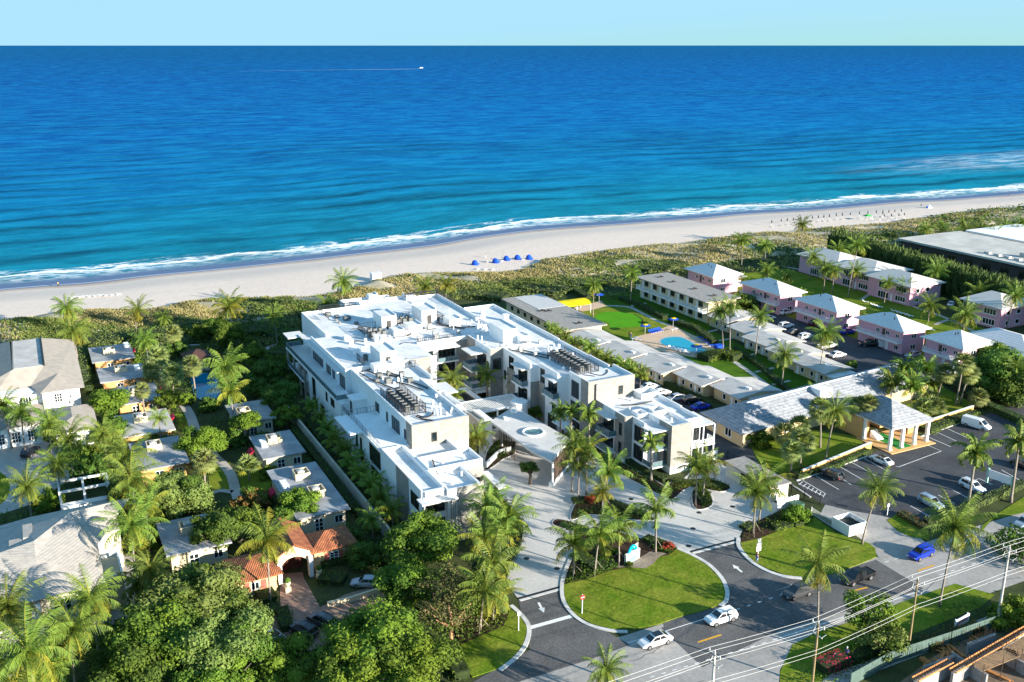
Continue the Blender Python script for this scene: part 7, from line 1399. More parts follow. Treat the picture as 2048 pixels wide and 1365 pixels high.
# uncountable understory
def scatter(name, poly, n, h, leaf, m, seed, zmin=0.1, clear=True, gap=-.6):
    r = np.random.default_rng(seed); W = [P(*q_) for q_ in poly]; xs = [q_[0] for q_ in W]; ys = [q_[1] for q_ in W]
    x = r.uniform(min(xs), max(xs), n*2); y = r.uniform(min(ys), max(ys), n*2); k = inpoly(x, y, W)
    dens = np.sin(x*.33+np.sin(y*.21)*2)+np.sin(y*.41+np.sin(x*.27)*2)+r.normal(0, .5, n*2); k &= dens > gap
    for (a0, a1, b0, b1) in (CLR if clear else []):
        a = x*cY+y*sY; b = -x*sY+y*cY; k &= ~((a > a0) & (a < a1) & (b > b0) & (b < b1))
    for q_ in (CLRP if clear else []): k &= ~inpoly(x, y, q_)
    x = x[k]; y = y[k]; z = zmin+h*r.random(len(x))*np.clip(dens[k]+1, .3, 1.6)/1.6; p = np.stack([x, y, z], 1); n_ = len(x)
    nn = r.normal(0, .5, (n_, 3)); nn[:, 2] += 1; nn /= np.linalg.norm(nn, axis=1, keepdims=True); a = np.cross(nn, r.normal(size=(n_, 3))); a /= np.linalg.norm(a, axis=1, keepdims=True); b = np.cross(nn, a); s = leaf*r.uniform(.6, 1.3, (n_, 1))
    o = link(name, npmesh(name, np.stack([p-a*s*.5, p+b*s*.34, p+a*s*.5, p-b*s*.34], 1).reshape(-1, 3), m)); o['kind'] = 'stuff'
CLR = [(9,19,239,252),(9.5,20,222,234),(11,21,206,218),(10,21,187,200),(11,21,169,184),(11.5,21.5,136,148),(31,41,184,197),(32,41,164,177),(31,41,139,160),(43,110,115,236),(18,38,120,137),(-16,6.5,118,151),(-14,6.5,193,248),(-2,7,164,172),(29,35,230,238)]
CLRP = [[P(*q_) for q_ in pp] for pp in ([(0,880),(60,870),(130,900),(140,960),(60,1010),(0,1030),(-80,1030),(-80,880)], [(560,1175),(610,1160),(640,1215),(690,1190),(780,1180),(760,1220),(680,1240),(700,1300),(720,1365),(520,1365),(515,1250),(560,1230)], [(555,1150),(605,1145),(618,1200),(640,1240),(590,1245)], [(415,915),(500,920),(545,950),(540,1000),(415,1000)], [(350,790),(400,800),(450,925),(420,925),(385,880)], [(385,752),(425,748),(440,775),(440,795),(400,800),(385,780)],
        [(921,1291),(965,1272),(1007,1254),(1021,1219),(1060,1235),(1058,1290),(996,1345),(945,1356),(915,1320)], [(1036,1190),(1122,1174),(1150,1215),(1210,1262),(1020,1400),(940,1365)], plaza, [(200,1100),(290,1100),(290,1260),(205,1290)])]
scatter('understory', [(0,700),(130,690),(560,690),(620,760),(800,1080),(960,1180),(950,1400),(0,1400)], 26000, 1.3, .5, LEAF_D, 3)
scatter('understory_light', [(0,700),(130,690),(560,690),(620,760),(800,1080),(960,1180),(950,1400),(0,1400)], 9000, 1.6, .42, LEAF_M, 4, .4)
scatter('bank_cover', [(0,690),(130,672),(300,655),(600,640),(620,700),(540,740),(400,700),(0,720)], 14000, 1.2, .7, GRAPE, 5)
scatter('bank_cover', [(1000,600),(1100,580),(1280,552),(1380,535),(1560,512),(1700,500),(1700,520),(1520,545),(1380,560),(1290,600),(1130,600),(1060,620)], 16000, 1.2, .8, GRAPE, 6)
scatter('far_green_belt', [(1700,478),(1800,465),(1860,440),(1950,425),(2048,415),(2300,400),(2300,560),(2048,500),(1930,462),(1850,465),(1750,500)], 26000, 2.6, 1.1, LEAF_M, 7)
scatter('verge_shrubs', [(1560,1345),(1700,1290),(1850,1230),(1990,1190),(2048,1190),(2048,1290),(1850,1300),(1700,1365),(1560,1400)], 5000, .7, .3, LEAF_D, 8)

for i_, pp in enumerate(([(1127,1172),(1173,1161),(1222,1144),(1238,1138),(1217,1115),(1160,1100),(1144,1114)], [(1150,1095),(1217,1062),(1240,1068),(1215,1112),(1165,1105)], [(1295,1088),(1310,1084),(1354,1101),(1337,1110),(1310,1102)], [(1481,1087),(1520,1078),(1560,1062),(1600,1042),(1628,1036),(1600,1010),(1555,1028),(1505,1050),(1487,1065)],
    [(1142,1040),(1160,1000),(1215,990),(1240,1020),(1300,1035),(1303,1042),(1255,1040),(1180,1030)], [(1205,905),(1250,930),(1330,975),(1322,990),(1290,975),(1200,925)], [(1330,990),(1345,965),(1420,960),(1460,975),(1440,985),(1380,975)], [(1388,985),(1400,975),(1420,990),(1424,1010),(1405,1018)],
    [(950,1000),(990,1010),(1030,1050),(1040,1085),(1010,1120),(960,1100)], [(1000,1150),(1020,1215),(1007,1254),(965,1272),(921,1291),(900,1240),(940,1180)], [(975,905),(1000,880),(1030,905),(1005,920),(985,935)])):
    scatter('bed_planting', pp, 1500, .6, .3, LEAF_D if i_ % 3 else LEAF_M, 40+i_, .15, False, -1.2)
# =================================================================== vehicles
TYRE = mat('tyre', (0.02, 0.02, 0.02), 0.9, 0.1); RIM = mat('alloy', (0.5, 0.5, 0.52), 0.3, 0.05, metal=0.8); CGL = mat('car_glass', (0.01, 0.013, 0.016), 0.05, 0.2, spec=0.9)
HL = mat('headlight', (0.75, 0.77, 0.8), 0.15, 0.05); TL = mat('taillight', (0.35, 0.01, 0.01), 0.3, 0.1)
def paint(nm, c): return mat('paint_'+nm, c, 0.22, 0.02, 1, spec=0.7)
PW, PS, PBK, PBL, PRD, PDG, PSK = paint('white', (0.8, 0.8, 0.8)), paint('silver', (0.42, 0.44, 0.47)), paint('black', (0.012, 0.012, 0.014)), paint('blue', (0.005, 0.03, 0.42)), paint('dark_red', (0.10, 0.012, 0.014)), paint('dark_grey', (0.05, 0.052, 0.055)), paint('pale_blue_silver', (0.3, 0.38, 0.46))
# side outline stations: x, sill z, belt z, half width ; roof: list of (x, z, half width)
CARS = {
 'sedan': dict(L=4.8, low=[(-2.4,.45,.72,.72),(-2.2,.3,.88,.84),(-1.4,.25,.93,.9),(0,.25,.93,.91),(1.2,.25,.9,.9),(2.0,.28,.76,.85),(2.38,.4,.6,.7)], cab=[(-1.95,.92,.72),(-1.05,1.40,.62),(-.1,1.46,.62),(.45,1.40,.62),(1.25,.91,.74)], wh=1.42, r=.33),
 'suv': dict(L=4.75, low=[(-2.37,.5,.95,.78),(-2.2,.35,1.08,.88),(-1.2,.3,1.08,.93),(0,.3,1.06,.94),(1.1,.3,1.03,.93),(2.0,.35,.95,.88),(2.35,.5,.75,.75)], cab=[(-2.25,1.07,.76),(-1.95,1.62,.66),(-.5,1.72,.68),(.35,1.66,.66),(1.15,1.04,.76)], wh=1.42, r=.38),
 'pickup': dict(L=5.8, low=[(-2.9,.6,.95,.9),(-2.8,.5,1.08,.96),(-1.0,.45,1.1,.97),(0,.45,1.1,.98),(1.6,.45,1.1,.96),(2.6,.5,1.02,.92),(2.9,.6,.8,.82)], cab=[(-.95,1.09,.84),(-.8,1.82,.72),(.4,1.86,.74),(.75,1.8,.72),(1.5,1.09,.84)], wh=1.8, r=.42),
 'van': dict(L=5.6, low=[(-2.8,.5,1.1,.93),(-2.7,.35,1.2,.98),(0,.3,1.2,.99),(1.4,.3,1.2,.98),(2.3,.35,1.05,.92),(2.75,.5,.8,.8)], cab=[(-2.78,1.19,.92),(-2.7,2.05,.82),(.6,2.08,.84),(1.0,2.0,.82),(2.1,1.12,.84)], wh=1.75, r=.36)}
def loftcar(kind, m, name, x, y, ang, label, group='parked cars', dark_roof=False, cat=None):
    D_ = CARS[kind]; r0 = empty(name, (x, y, .02), ang, label, cat or {'suv': 'suv', 'sedan': 'car'}.get(kind, kind), group)
    b = MB(); low = D_['low']; vs = []
    for (x_, z0, z1, w_) in low: vs += [(x_, -w_*.93, z0), (x_, -w_, (z0+z1)*.52), (x_, -w_*.95, z1-.05), (x_, -w_*.82, z1), (x_, w_*.82, z1), (x_, w_*.95, z1-.05), (x_, w_, (z0+z1)*.52), (x_, w_*.93, z0)]
    fs = []
    for i in range(len(low)-1):
        for k in range(8): a = i*8+k; c = i*8+(k+1) % 8; fs.append((a, c, c+8, a+8))
    fs += [tuple(range(8))[::-1], tuple(range((len(low)-1)*8, len(low)*8))]; b.add(vs, fs)
    cb = D_['cab']
    vs = []; 
    def prof(ins, dz): return [(x_, w_-ins, z_-dz) for x_, z_, w_ in cb]
    for x_, w_, z_ in prof(0, 0): vs += [(x_, -w_, z_), (x_, w_, z_)]
    zb = [cb[0][1], cb[-1][1]]; n = len(cb)
    fs = [(2*i, 2*i+2, 2*i+3, 2*i+1) for i in range(n-1)]
    wb = cb[0][2]+.06
    vs += [(cb[0][0], -wb, zb[0]-.05), (cb[-1][0], -wb, zb[1]-.05), (cb[0][0], wb, zb[0]-.05), (cb[-1][0], wb, zb[1]-.05)]
    s0 = 2*n; fs += [tuple([s0, s0+1]+[2*i for i in range(n-1, -1, -1)]), tuple([s0+3, s0+2]+[2*i+1 for i in range(n)])]
    b.add(vs, fs)
    if kind == 'pickup':
        b.box(-2.78, -1.05, -.95, -.85, 1.08, 1.16); b.box(-2.78, -1.05, .85, .95, 1.08, 1.16); b.box(-2.85, -2.75, -.9, .9, 1.08, 1.16)
    b.build('body', m, r0, smooth=False)
    if kind == 'pickup': q = MB().box(-2.7, -1.1, -.82, .82, 1.085, 1.105); q.build('cargo_bed', BLACKM, r0)
    if kind == 'suv':
        q = MB(); [q.box(-1.7, .3, s_*.58-.025, s_*.58+.025, 1.74, 1.78) for s_ in (-1, 1)]; q.build('roof_rack', BLACKM, r0)
    if dark_roof:
        q = MB(); q.box(cb[1][0]+.1, cb[-2][0]-.1, -.52, .52, cb[2][1]-.03, cb[2][1]+.012); q.build('sunroof', CGL, r0)
    def pane(nm, p4):
        c = sum((Vector(p_) for p_ in p4), Vector())/4; nn = (Vector(p4[1])-Vector(p4[0])).cross(Vector(p4[2])-Vector(p4[0])).normalized()
        if nn.dot(c-Vector((0, 0, .8))) < 0: nn = -nn
        q = MB(); q.add([tuple(Vector(p_)+nn*.012) for p_ in p4]+[tuple(Vector(p_)-nn*.02) for p_ in p4], [(0,1,2,3),(7,6,5,4),(0,4,5,1),(1,5,6,2),(2,6,7,3),(3,7,4,0)]); q.build(nm, CGL, r0)
    f1, f0 = cb[-1], cb[-2]; r1, r2 = cb[0], cb[1]
    def L_(a, c, t): return tuple(a[i]+(c[i]-a[i])*t for i in range(3))
    for nm, A, B_ in (('windshield', f1, f0), ('rear_window', r1, r2)):
        p0, p1 = L_(A, B_, .12), L_(A, B_, .9)
        pane(nm, [(p0[0], -(p0[2]-.09), p0[1]), (p0[0], p0[2]-.09, p0[1]), (p1[0], p1[2]-.07, p1[1]), (p1[0], -(p1[2]-.07), p1[1])])
    if not (kind == 'van'):
        for s_ in (-1, 1):
            zt = cb[2][1]-.13; zb_ = cb[0][1]+.03; wt = .66 if kind != 'pickup' else .745; wbm = cb[0][2]+.045
            for (xa, xb, xc, xd) in (((r1[0]+.45, -.38, -.38, r2[0]+.18), (-.3, f1[0]-.25, f0[0]-.05, -.3)) if kind != 'pickup' else ((-.8, .1, .1, -.72), (.18, 1.15, .62, .18))):
                pane('side_window', [(xa, s_*(wbm-.02), zb_), (xb, s_*(wbm-.02), zb_), (xc, s_*wt, zt), (xd, s_*wt, zt)])
    else:
        for s_ in (-1, 1): pane('side_window', [(.9, s_*.945, 1.22), (1.8, s_*.93, 1.2), (1.15, s_*.885, 1.8), (.9, s_*.89, 1.8)])
    for sx in (-1, 1):
        for s_ in (-1, 1):
            r = D_['r']; w0 = .80 if kind in ('sedan', 'suv') else .86; q = MB(); q.tube([(sx*D_['wh'], s_*w0-.02, r), (sx*D_['wh'], s_*(w0+.14), r)], r, 16); wobj = q.build('wheel', TYRE, r0)
            q = MB(); q.tube([(sx*D_['wh'], s_*(w0+.13), r), (sx*D_['wh'], s_*(w0+.155), r)], r*.62, 10); q.build('rim', RIM, wobj)
    e = low[-1]; s = low[0]
    for s_ in (-1, 1):
        q = MB().box(e[0]-.22, e[0]+.01, s_*e[3]*.62, s_*e[3]*.98, e[2]-.17, e[2]-.03); q.build('headlight', HL, r0)
        q = MB().box(s[0]-.015, s[0]+.12, s_*s[3]*.7, s_*s[3]*1.0, s[2]-.22, s[2]-.04); q.build('taillight', TL, r0)
    return r0
def car(kind, m, px, py, d, label, group='parked cars', **k):
    """d: heading, degrees from the site's a-axis (towards the right of the picture)"""
    X, Y = P(px, py); return loftcar(kind, m, {'sedan': 'parked_car', 'suv': 'suv', 'pickup': 'pickup_truck', 'van': 'van'}[kind] if group == 'parked cars' else {'sedan': 'car', 'suv': 'suv', 'pickup': 'pickup_truck', 'van': 'van'}[kind], X, Y, YU+R(d), label, group, **k)
tr_ = 'vehicles on the road'
car('sedan', PW, 1310, 1288, 180, 'white saloon with dark sunroof driving at the lower edge of the picture', tr_, dark_roof=True)
car('suv', PW, 1441, 1243, 180, 'white crossover driving just behind the white saloon', tr_)
car('suv', PDG, 1594, 1192, 180, 'dark grey SUV with sun on its side, half under the hanging palm fronds', tr_)
car('pickup', PBK, 1714, 1162, 183, 'black pickup truck following the dark grey SUV', tr_)
car('suv', PBL, 1841, 1114, 186, 'bright blue SUV behind the black pickup truck', tr_)
car('suv', PW, 1925, 1087, 186, 'white SUV under the tall verge palm behind the blue one', tr_)
car('sedan', PSK, 2050, 1050, 186, 'pale silver car entering at the right edge of the road', tr_)
car('van', PW, 1952, 856, 104-180, 'white delivery van parked in the last bay by the hedge', dark_roof=False)
car('sedan', PW, 1762, 926, 92, 'white saloon parked beside the carport pavilion', dark_roof=True)
car('suv', PDG, 1663, 955, 92, 'dark open-top style SUV parked near the striped bay')
car('suv', PSK, 1861, 1012, -92, 'silver-blue SUV parked against the silvery hedge'); car('suv', PW, 1944, 980, -92, 'white SUV parked behind the royal palm trunk'); car('sedan', PBK, 2046, 936, -92, 'black car cut by the right edge in the car park')
car('sedan', PW, 549, 1284, 110, 'white saloon under the small yellow-green tree on the brick court', dark_roof=True); car('suv', PBK, 606, 1268, 118, 'black SUV on the brick court'); car('suv', PDG, 644, 1250, 118, 'dark SUV half under the wide light green tree'); car('sedan', PS, 735, 1172, 150, 'silver car in deep shade beside the retaining wall')
car('suv', PBK, 62, 910, 60, 'black car on the pale forecourt below the white villa')
for x, y, m, k, lb in ((1300,778,PW,'sedan','white car parked nearest the right wing behind the cottages'), (1322,790,PW,'sedan','white car parked second from the far end beside the near cottage row'), (1355,800,PS,'sedan','silver car in the shaded row beside the near cottages'), (1383,806,PBK,'suv','black SUV in the shaded row beside the near cottages'), (1402,818,PBL,'sedan','dark blue car at the near end of the shaded row')): car(k, m, x, y, 0, lb)
for x, y, m, k, d, lb in ((1573,629,PW,'suv',0,'white SUV parked between the second and third pink blocks'), (1536,640,PW,'sedan',0,'white car half hidden behind the pale cottage roof, farthest of the row'), (1572,656,PW,'suv',0,'white car behind the cottage roofs, second of the row'), (1590,668,PDG,'sedan',0,'dark car behind the cottage roofs'), (1612,678,PW,'suv',0,'white SUV behind the cottage roofs beside the dark car'),
    (1655,697,PW,'pickup',0,'white pickup truck behind the last cottage'), (1675,714,PW,'sedan',0,'white car behind the last cottage, nearest the wall'), (1632,652,PRD,'suv',0,'dark red SUV parked at the third pink block'), (1696,668,PBL,'suv',0,'blue SUV parked between the third and fourth pink blocks'), (1740,693,PBK,'pickup',150,'black pickup truck beside the white box trailer'),
    (1826,714,PS,'sedan',180,'silver car parked at the near end of the pink block row'), (1912,748,PW,'suv',-20,'white car beside the nearest pink block on the lane'), (1902,612,PW,'sedan',30,'white car in the shade below the tall hedge'), (1815,703,PBK,'suv',180,'black car in shade against the fourth pink block')): car(k, m, x, y, d, lb)
X, Y = P(1762, 694); t = empty('box_trailer', (X, Y, 0), YU+R(60), 'small white box trailer at the wall of the fourth pink block', 'trailer'); MB().box(-1.6, 1.6, -.9, .9, .5, 2.1).build('body', PW, t)
for s_ in (-1, 1): MB().tube([(0, s_*.85, .35), (0, s_*1.0, .35)], .35, 14).build('wheel', TYRE, t)
MB().box(1.6, 2.6, -.05, .05, .5, .6).build('drawbar', BLACKM, t)
# =================================================================== poles and wires
def wirebox(pts, r=.035): return [Vector(p_) for p_ in pts]
poles = []
def utility(base, top, m, label, arms=True, transf=False, hh=None, r=.16, tripod=True):
    bx, by = P(*base); h = hh or hgt(*top, *base); o = empty('utility_pole', (bx, by, 0), YU, label, 'utility pole'); b = MB(); b.tube([(0, 0, 0), (0, 0, h)], [r, r*.65], 10); b.build('pole', m, o)
    q = MB()
    if arms:
        q.box(-.06, .06, -1.0, 1.0, h-.35, h-.25); q.box(-.05, .05, -.8, .8, h-1.7, h-1.6)
        q.build('crossarm', CONCP, o)
        for k, y in enumerate((-.95, 0, .95)): i = MB(); i.cyl(0, y, h-.25 if y else h, h+.12 if y else h+.3, .07, 8); i.build('insulator', WIRE, o)
        i = MB(); 
        for y in (-.7, .7): i.tube([(0, y, h-1.6), (.5, y*1.3, h-1.2)], .04, 5)
        i.build('bracket', WIRE, o)
    poles.append((bx, by, h)); return o
utility((1816,1303), (1836,1159), WOODP, 'brown timber utility pole in the middle of the wires, beside an open tree'); utility((1995,1241), (2019,1095), CONCP, 'pale concrete utility pole at the right with guy wires', r=.2); utility((1624,1372), (1631,1247), WOODP, 'yellow-brown timber utility pole crossing the thin palm trunk'); utility((1421,1430), (1427,1305), CONCP, 'pale concrete utility pole cut by the bottom edge', r=.2)
poles.sort(key=lambda p_: p_[0])
ax = Vector(S(1, 0)); axn = Vector(S(0, 1))
ext = [(poles[0][0]-ax.x*30, poles[0][1]-ax.y*30, poles[0][2])]+poles+[(poles[-1][0]+ax.x*40, poles[-1][1]+ax.y*40, poles[-1][2])]
for off, dzz, nm in ((-.95, .1, 'front'), (0, .3, 'middle'), (.95, .1, 'rear'), (.4, -1.5, 'upper service'), (-.4, -3.4, 'lower service'), (-.4, -4.0, 'lowest')):
    b = MB(); c0 = ext[0]; pts = []
    for (p0, p1) in zip(ext[:-1], ext[1:]):
        for t in np.linspace(0, 1, 9)[:-1]:
            L = math.hypot(p1[0]-p0[0], p1[1]-p0[1]); pts.append((p0[0]+(p1[0]-p0[0])*t+axn.x*off-c0[0], p0[1]+(p1[1]-p0[1])*t+axn.y*off-c0[1], p0[2]+(p1[2]-p0[2])*t+dzz-L*.006*4*t*(1-t)))
    b.tube(pts, .021, 4); o = b.build('power_line', WIRE, None, (c0[0], c0[1], 0)); tag(o, {'front': 'pale power line nearest the viewer at the pole tops', 'middle': 'pale power line along the very tops of the poles', 'rear': 'pale power line on the road side of the crossarms', 'upper service': 'pale cable hung just under the crossarms', 'lower service': 'pale cable hung well below the crossarms', 'lowest': 'lowest pale cable between the utility poles'}[nm], 'power line')
# =================================================================== signs and small things
X, Y = P(1264, 1124); s = empty('entrance_sign', (X, Y, .1), YU+R(18), 'low cream entrance sign wall with blue wave arc emblem and slatted screen behind', 'sign')
MB().box(-1.6, 1.6, -.2, .2, 0, 1.7).build('wall', WHITE, s); MB().box(-1.45, 1.45, -.22, -.2, 1.3, 1.42).build('band', DARKW, s)
TQ = mat('turquoise_enamel', (0.0, 0.42, 0.62), 0.4, 0.05)
def arc(r0, r1, a0, a1, y0, y1, zc, m, nm, n=20):
    b = MB(); v = []
    for k in range(n+1):
        t = a0+(a1-a0)*k/n; c, s_ = math.cos(t), math.sin(t); v += [(r0*c, y0, zc+r0*s_), (r1*c, y0, zc+r1*s_), (r1*c, y1, zc+r1*s_), (r0*c, y1, zc+r0*s_)]
    f = []
    for k in range(n):
        for j in range(4): f.append((k*4+j, k*4+(j+1) % 4, k*4+4+(j+1) % 4, k*4+4+j))
    b.add(v, f+[(0, 1, 2, 3), (n*4+3, n*4+2, n*4+1, n*4)]); return b.build(nm, m, s)
arc(.82, 1.05, 0, math.pi, -.1, .1, 1.7, TQ, 'emblem_arc'); arc(.5, .66, 0, math.pi, -.08, .08, 1.7, TQ, 'emblem_arc'); arc(.05, 1.0, math.pi+.25, 2*math.pi-.25, -.235, -.2, 1.12, mat('pale_blue_enamel', (0.2, 0.6, 0.75), 0.4, 0.05), 'emblem_wave')
b = MB(); [b.box(.6+k*.16, .7+k*.16, .5+k*.02, .6+k*.02, 0, 2.1) for k in range(11)]; b.build('slat_screen', mat('grey_slats', (0.4, 0.37, 0.33), .8, .1), s)
def sign(px, py, h, label, plates, name='road_sign', rz=YU):
    X, Y = P(px, py); o = empty(name, (X, Y, .1), rz, label, 'sign'); MB().box(-.05, .05, -.05, .05, 0, h).build('post', FRAMEW, o)
    for (w_, z0, z1, m, rnd) in plates:
        if rnd: q = MB(); q.tube([(0, -.10, (z0+z1)/2), (0, -.06, (z0+z1)/2)], (z1-z0)/2, 20)
        else: q = MB().box(-w_/2, w_/2, -.09, -.06, z0, z1)
        q.build('sign_plate', m, o)
    return o
RED = mat('sign_red', (0.6, 0.02, 0.03), .4, .05)
o = sign(1164, 1229, 3.0, 'round red no entry sign on a white post on the oval lawn', [(0, 2.25, 2.95, RED, True)]); MB().box(-.26, .26, -.115, -.1, 2.53, 2.66).build('white_bar', PAINTW, o)
sign(1037, 1263, 2.9, 'narrow white signpost on the small lower lawn beside the exit drive', [(.35, 2.3, 2.9, FRAMEW, False)])
sign(1515, 1122, 3.2, 'tall white panel sign on the kerb beside the walking person', [(.9, 1.6, 3.0, FRAMEW, False), (.6, 3.15, 3.7, FRAMEW, False)])
sign(1774, 1032, 2.2, 'yellow post with small white plate on the car park island', [(.5, 1.6, 2.1, FRAMEW, False)])
X, Y = P(1997, 975); o = empty('hotel_sign', (X, Y, 0), YU+R(-82), 'white board sign on two pale green posts behind the silvery hedge', 'sign')
for x in (-2.2, 2.2): MB().box(x-.15, x+.15, -.15, .15, 0, 2.9).build('post', mat('pale_green_paint', (0.35, 0.6, 0.5), .6, .05), o)
MB().box(-2.05, 2.05, -.08, .08, 1.2, 2.7).build('board', FRAMEW, o)
X, Y = P(1922, 1255); o = empty('board_sign', (X, Y, 0), YU+R(8), 'white board sign with red edge beyond the flower border', 'sign'); MB().box(-1.6, 1.6, -.08, .08, .4, 1.6).build('board', FRAMEW, o)
for x in (-1.4, 1.4): MB().box(x-.06, x+.06, .08, .2, 0, 1.7).build('post', FRAMEW, o)
MB().box(-1.2, 1.2, -.1, -.08, .8, 1.2).build('lettering_band', mat('sign_salmon', (0.6, 0.25, 0.2), .6, .1), o)
# bin enclosure, slatted screen, transformer
en = Bld('bin_enclosure', 'white corrugated bin enclosure open at the top on the right lawn', 'enclosure', 101.5, 103.5); px0 = [P(1668,1058), P(1700,1074), P(1727,1062), P(1694,1046)]; sa = [toS(*q_) for q_ in px0]
a0 = min(q_[0] for q_ in sa); a1 = max(q_[0] for q_ in sa); b0 = min(q_[1] for q_ in sa); b1 = max(q_[1] for q_ in sa); b = MB(); ring(b, a0, a1, b0, b1, .05, 1.9, .12); en.put(b, 'wall', WHITE); b = MB()
for k in range(int((a1-a0)/.3)): b.box(a0+k*.3, a0+k*.3+.1, b0-.05, b0, .05, 1.9)
for k in range(int((b1-b0)/.3)): b.box(a0-.05, a0, b0+k*.3, b0+k*.3+.1, .05, 1.9)
en.put(b, 'rib', FRAMEW); b = MB().box(a0+.3, a1-.3, b0+.3, b1-.3, .1, 1.2); en.put(b, 'bin', mat('bin_dark', (0.02, 0.03, 0.025), .7, .2))
picket('white_fence', [S(*sa[0]), S(sa[0][0]+.3, sa[0][1]+5.5)], 1.3, FRAMEW, .25, 'white wire fence leading from the bin enclosure to the black fence')
X, Y = P(1575, 1018); sc = empty('slatted_screen', (X, Y, 0), YU, 'white slatted planter screen with sign lettering band beside the dark entrance', 'screen'); b = MB(); [b.box(-2.4+k*.32, -2.2+k*.32, -.06, .06, 0, 2.1+.12*(k % 2)) for k in range(15)]; b.build('slats', WHITE, sc); MB().box(-2.4, 2.4, .06, .16, .2, 1.9).build('backing', WHITE, sc)
X, Y = P(1592, 1022); MBt = empty('transformer_box', (X, Y, 0), YU, 'dark green utility box in the bushes beside the slatted screen', 'utility box'); MB().box(-1.0, 1.0, -.8, .8, .1, 1.5).build('housing', mat('utility_green', (0.05, 0.12, 0.08), .6, .1), MBt); MB().box(-1.1, 1.1, -.9, .9, 0, .1).build('pad', CURB, MBt)
# green fence and building site
picket('site_fence', [P(1700,1375), P(1780,1330), P(1900,1290), P(1998,1255)], 2.0, mat('fence_green', (0.09, 0.14, 0.12), .8, .1), 2.4, 'dark green sheet fence around the building site', solid=True)
WB = mat('formwork_timber', (0.55, 0.25, 0.08), .8, c2=(.38, .17, .06), scale=2); REB = mat('rebar', (0.12, 0.07, 0.05), .9, .2); SCN = mat('site_concrete', (0.33, 0.32, 0.31), .9, .1)
for (p0, p1, lb) in (((1830,1362),(1900,1325),'orange timber formwork beam at the bottom edge of the building site'), ((1905,1345),(2000,1290),'long orange timber beam running up to the right of the building site'), ((2000,1290),(2070,1250),'orange timber beam at the right edge of the building site')):
    w0 = P(*p0, 2.0); w1 = P(*p1, 2.0); o = empty('formwork_beam', (*w0, 0), 0, lb, 'formwork'); b = MB(); dx, dy = w1[0]-w0[0], w1[1]-w0[1]; L = math.hypot(dx, dy); nx, ny = -dy/L, dx/L
    for q in (-.45, .45): b.tube([(nx*q, ny*q, 2.2), (dx+nx*q, dy+ny*q, 2.2)], .12, 4)
    for k in range(int(L/.6)): t = k*.6/L; b.tube([(dx*t-nx*.5, dy*t-ny*.5, 2.1), (dx*t+nx*.5, dy*t+ny*.5, 2.1)], .05, 4)
    b.build('beam', WB, o); b = MB(); ribbon(b, [(0, 0), (dx, dy)], .35, 0, 1.9); b.build('concrete_wall', SCN, o)
    b = MB(); [b.tube([(dx*k/20, dy*k/20, 1.9), (dx*k/20, dy*k/20, 3.0)], .025, 4) for k in range(21)]; b.build('rebar', REB, o)
for i_, (px, py, w_, l_, lb) in enumerate(((1990,1318,7,2.2,'raised plank deck in the middle of the building site'), (2045,1290,6,2.0,'raised plank deck at the right edge of the building site'))):
    w0 = P(px, py, 2.2); o = empty('scaffold_deck', (*w0, 0), YU+.12*i_, lb, 'scaffold'); b = MB()
    for k in range(int(l_/.28)): b.box(-w_/2+.1*math.sin(k*3), w_/2+.2*math.sin(k*5), -l_/2+k*.28, -l_/2+k*.28+.24, 2.2, 2.26)
    b.build('planks', mat('deck_timber', (0.4, 0.24, 0.12), .9, c2=(.2, .13, .08), scale=1), o); b = MB(); [b.tube([(x, y, 0), (x, y, 3.2)], .05, 5) for x in (-w_/2, 0, w_/2) for y in (-l_/2, l_/2)]; b.build('post', REB, o)
r_ = random.Random(9)
for i_, (px, py) in enumerate(((1875,1345),(1935,1350),(1960,1300),(2030,1340))):
    w0 = P(px, py); o = empty('concrete_wall', (*w0, 0), YU+[0, 1.57, 0, 1.57][i_], ['grey concrete wall stub with upright rods at the front of the building site','grey concrete cross wall near the bottom edge of the building site','grey concrete wall stub behind the plank deck','grey concrete cross wall under the right plank deck'][i_], 'wall')
    MB().box(-2.6, 2.6, -.15, .15, 0, 1.7).build('wall', SCN, o); b = MB(); [b.tube([(-2.5+k*.35, 0, 1.7), (-2.5+k*.35+r_.uniform(-.05, .05), r_.uniform(-.05, .05), 2.5+r_.random()*.5)], .022, 4) for k in range(15)]; b.build('rebar', REB, o)
for i_ in range(14):
    w0 = P(r_.uniform(1850, 2045), r_.uniform(1285, 1362)); o = empty('timber_pile', (*w0, 0), r_.uniform(0, 3.1), 'loose formwork boards lying on the earth of the building site', 'timber', 'loose timber on the building site'); b = MB()
    for k in range(5): y = r_.uniform(-.5, .5); b.box(-1.4+r_.uniform(-.3, .3), 1.4, y, y+.2, .03+k*.07, .09+k*.07)
    b.build('boards', WB, o)
# yellow awning, pool things
def R2(px, py, z=0): return P(px, py, z)
aw = Bld('yellow_awning', 'bright yellow curved canvas awning over the patio', 'awning', *[round(v, 1) for v in toS(*P(1145, 605, 3))]); cA, cB = aw.a0, aw.b0; b = MB(); v = []
p_a = toS(*P(1112, 600, 3.0)); p_b = toS(*P(1176, 598, 3.0)); p_c = toS(*P(1135, 612, 3.0)); ctr = toS(*P(1145, 604, 3.2))
for k in range(13):
    t = k/12*math.pi; yy = ctr[1]+2.9*math.cos(t); zz = 2.7+1.0*math.sin(t)
    v += [(ctr[0]-4.6, yy, zz), (ctr[0]+4.6, yy, zz), (ctr[0]-4.6, yy*1.0, zz-.06), (ctr[0]+4.6, yy, zz-.06)]
b.add(v, [q for k in range(12) for q in ((4*k, 4*k+1, 4*k+5, 4*k+4), (4*k+2, 4*k+6, 4*k+7, 4*k+3))]); aw.put(b, 'canvas', YELC); b = MB()
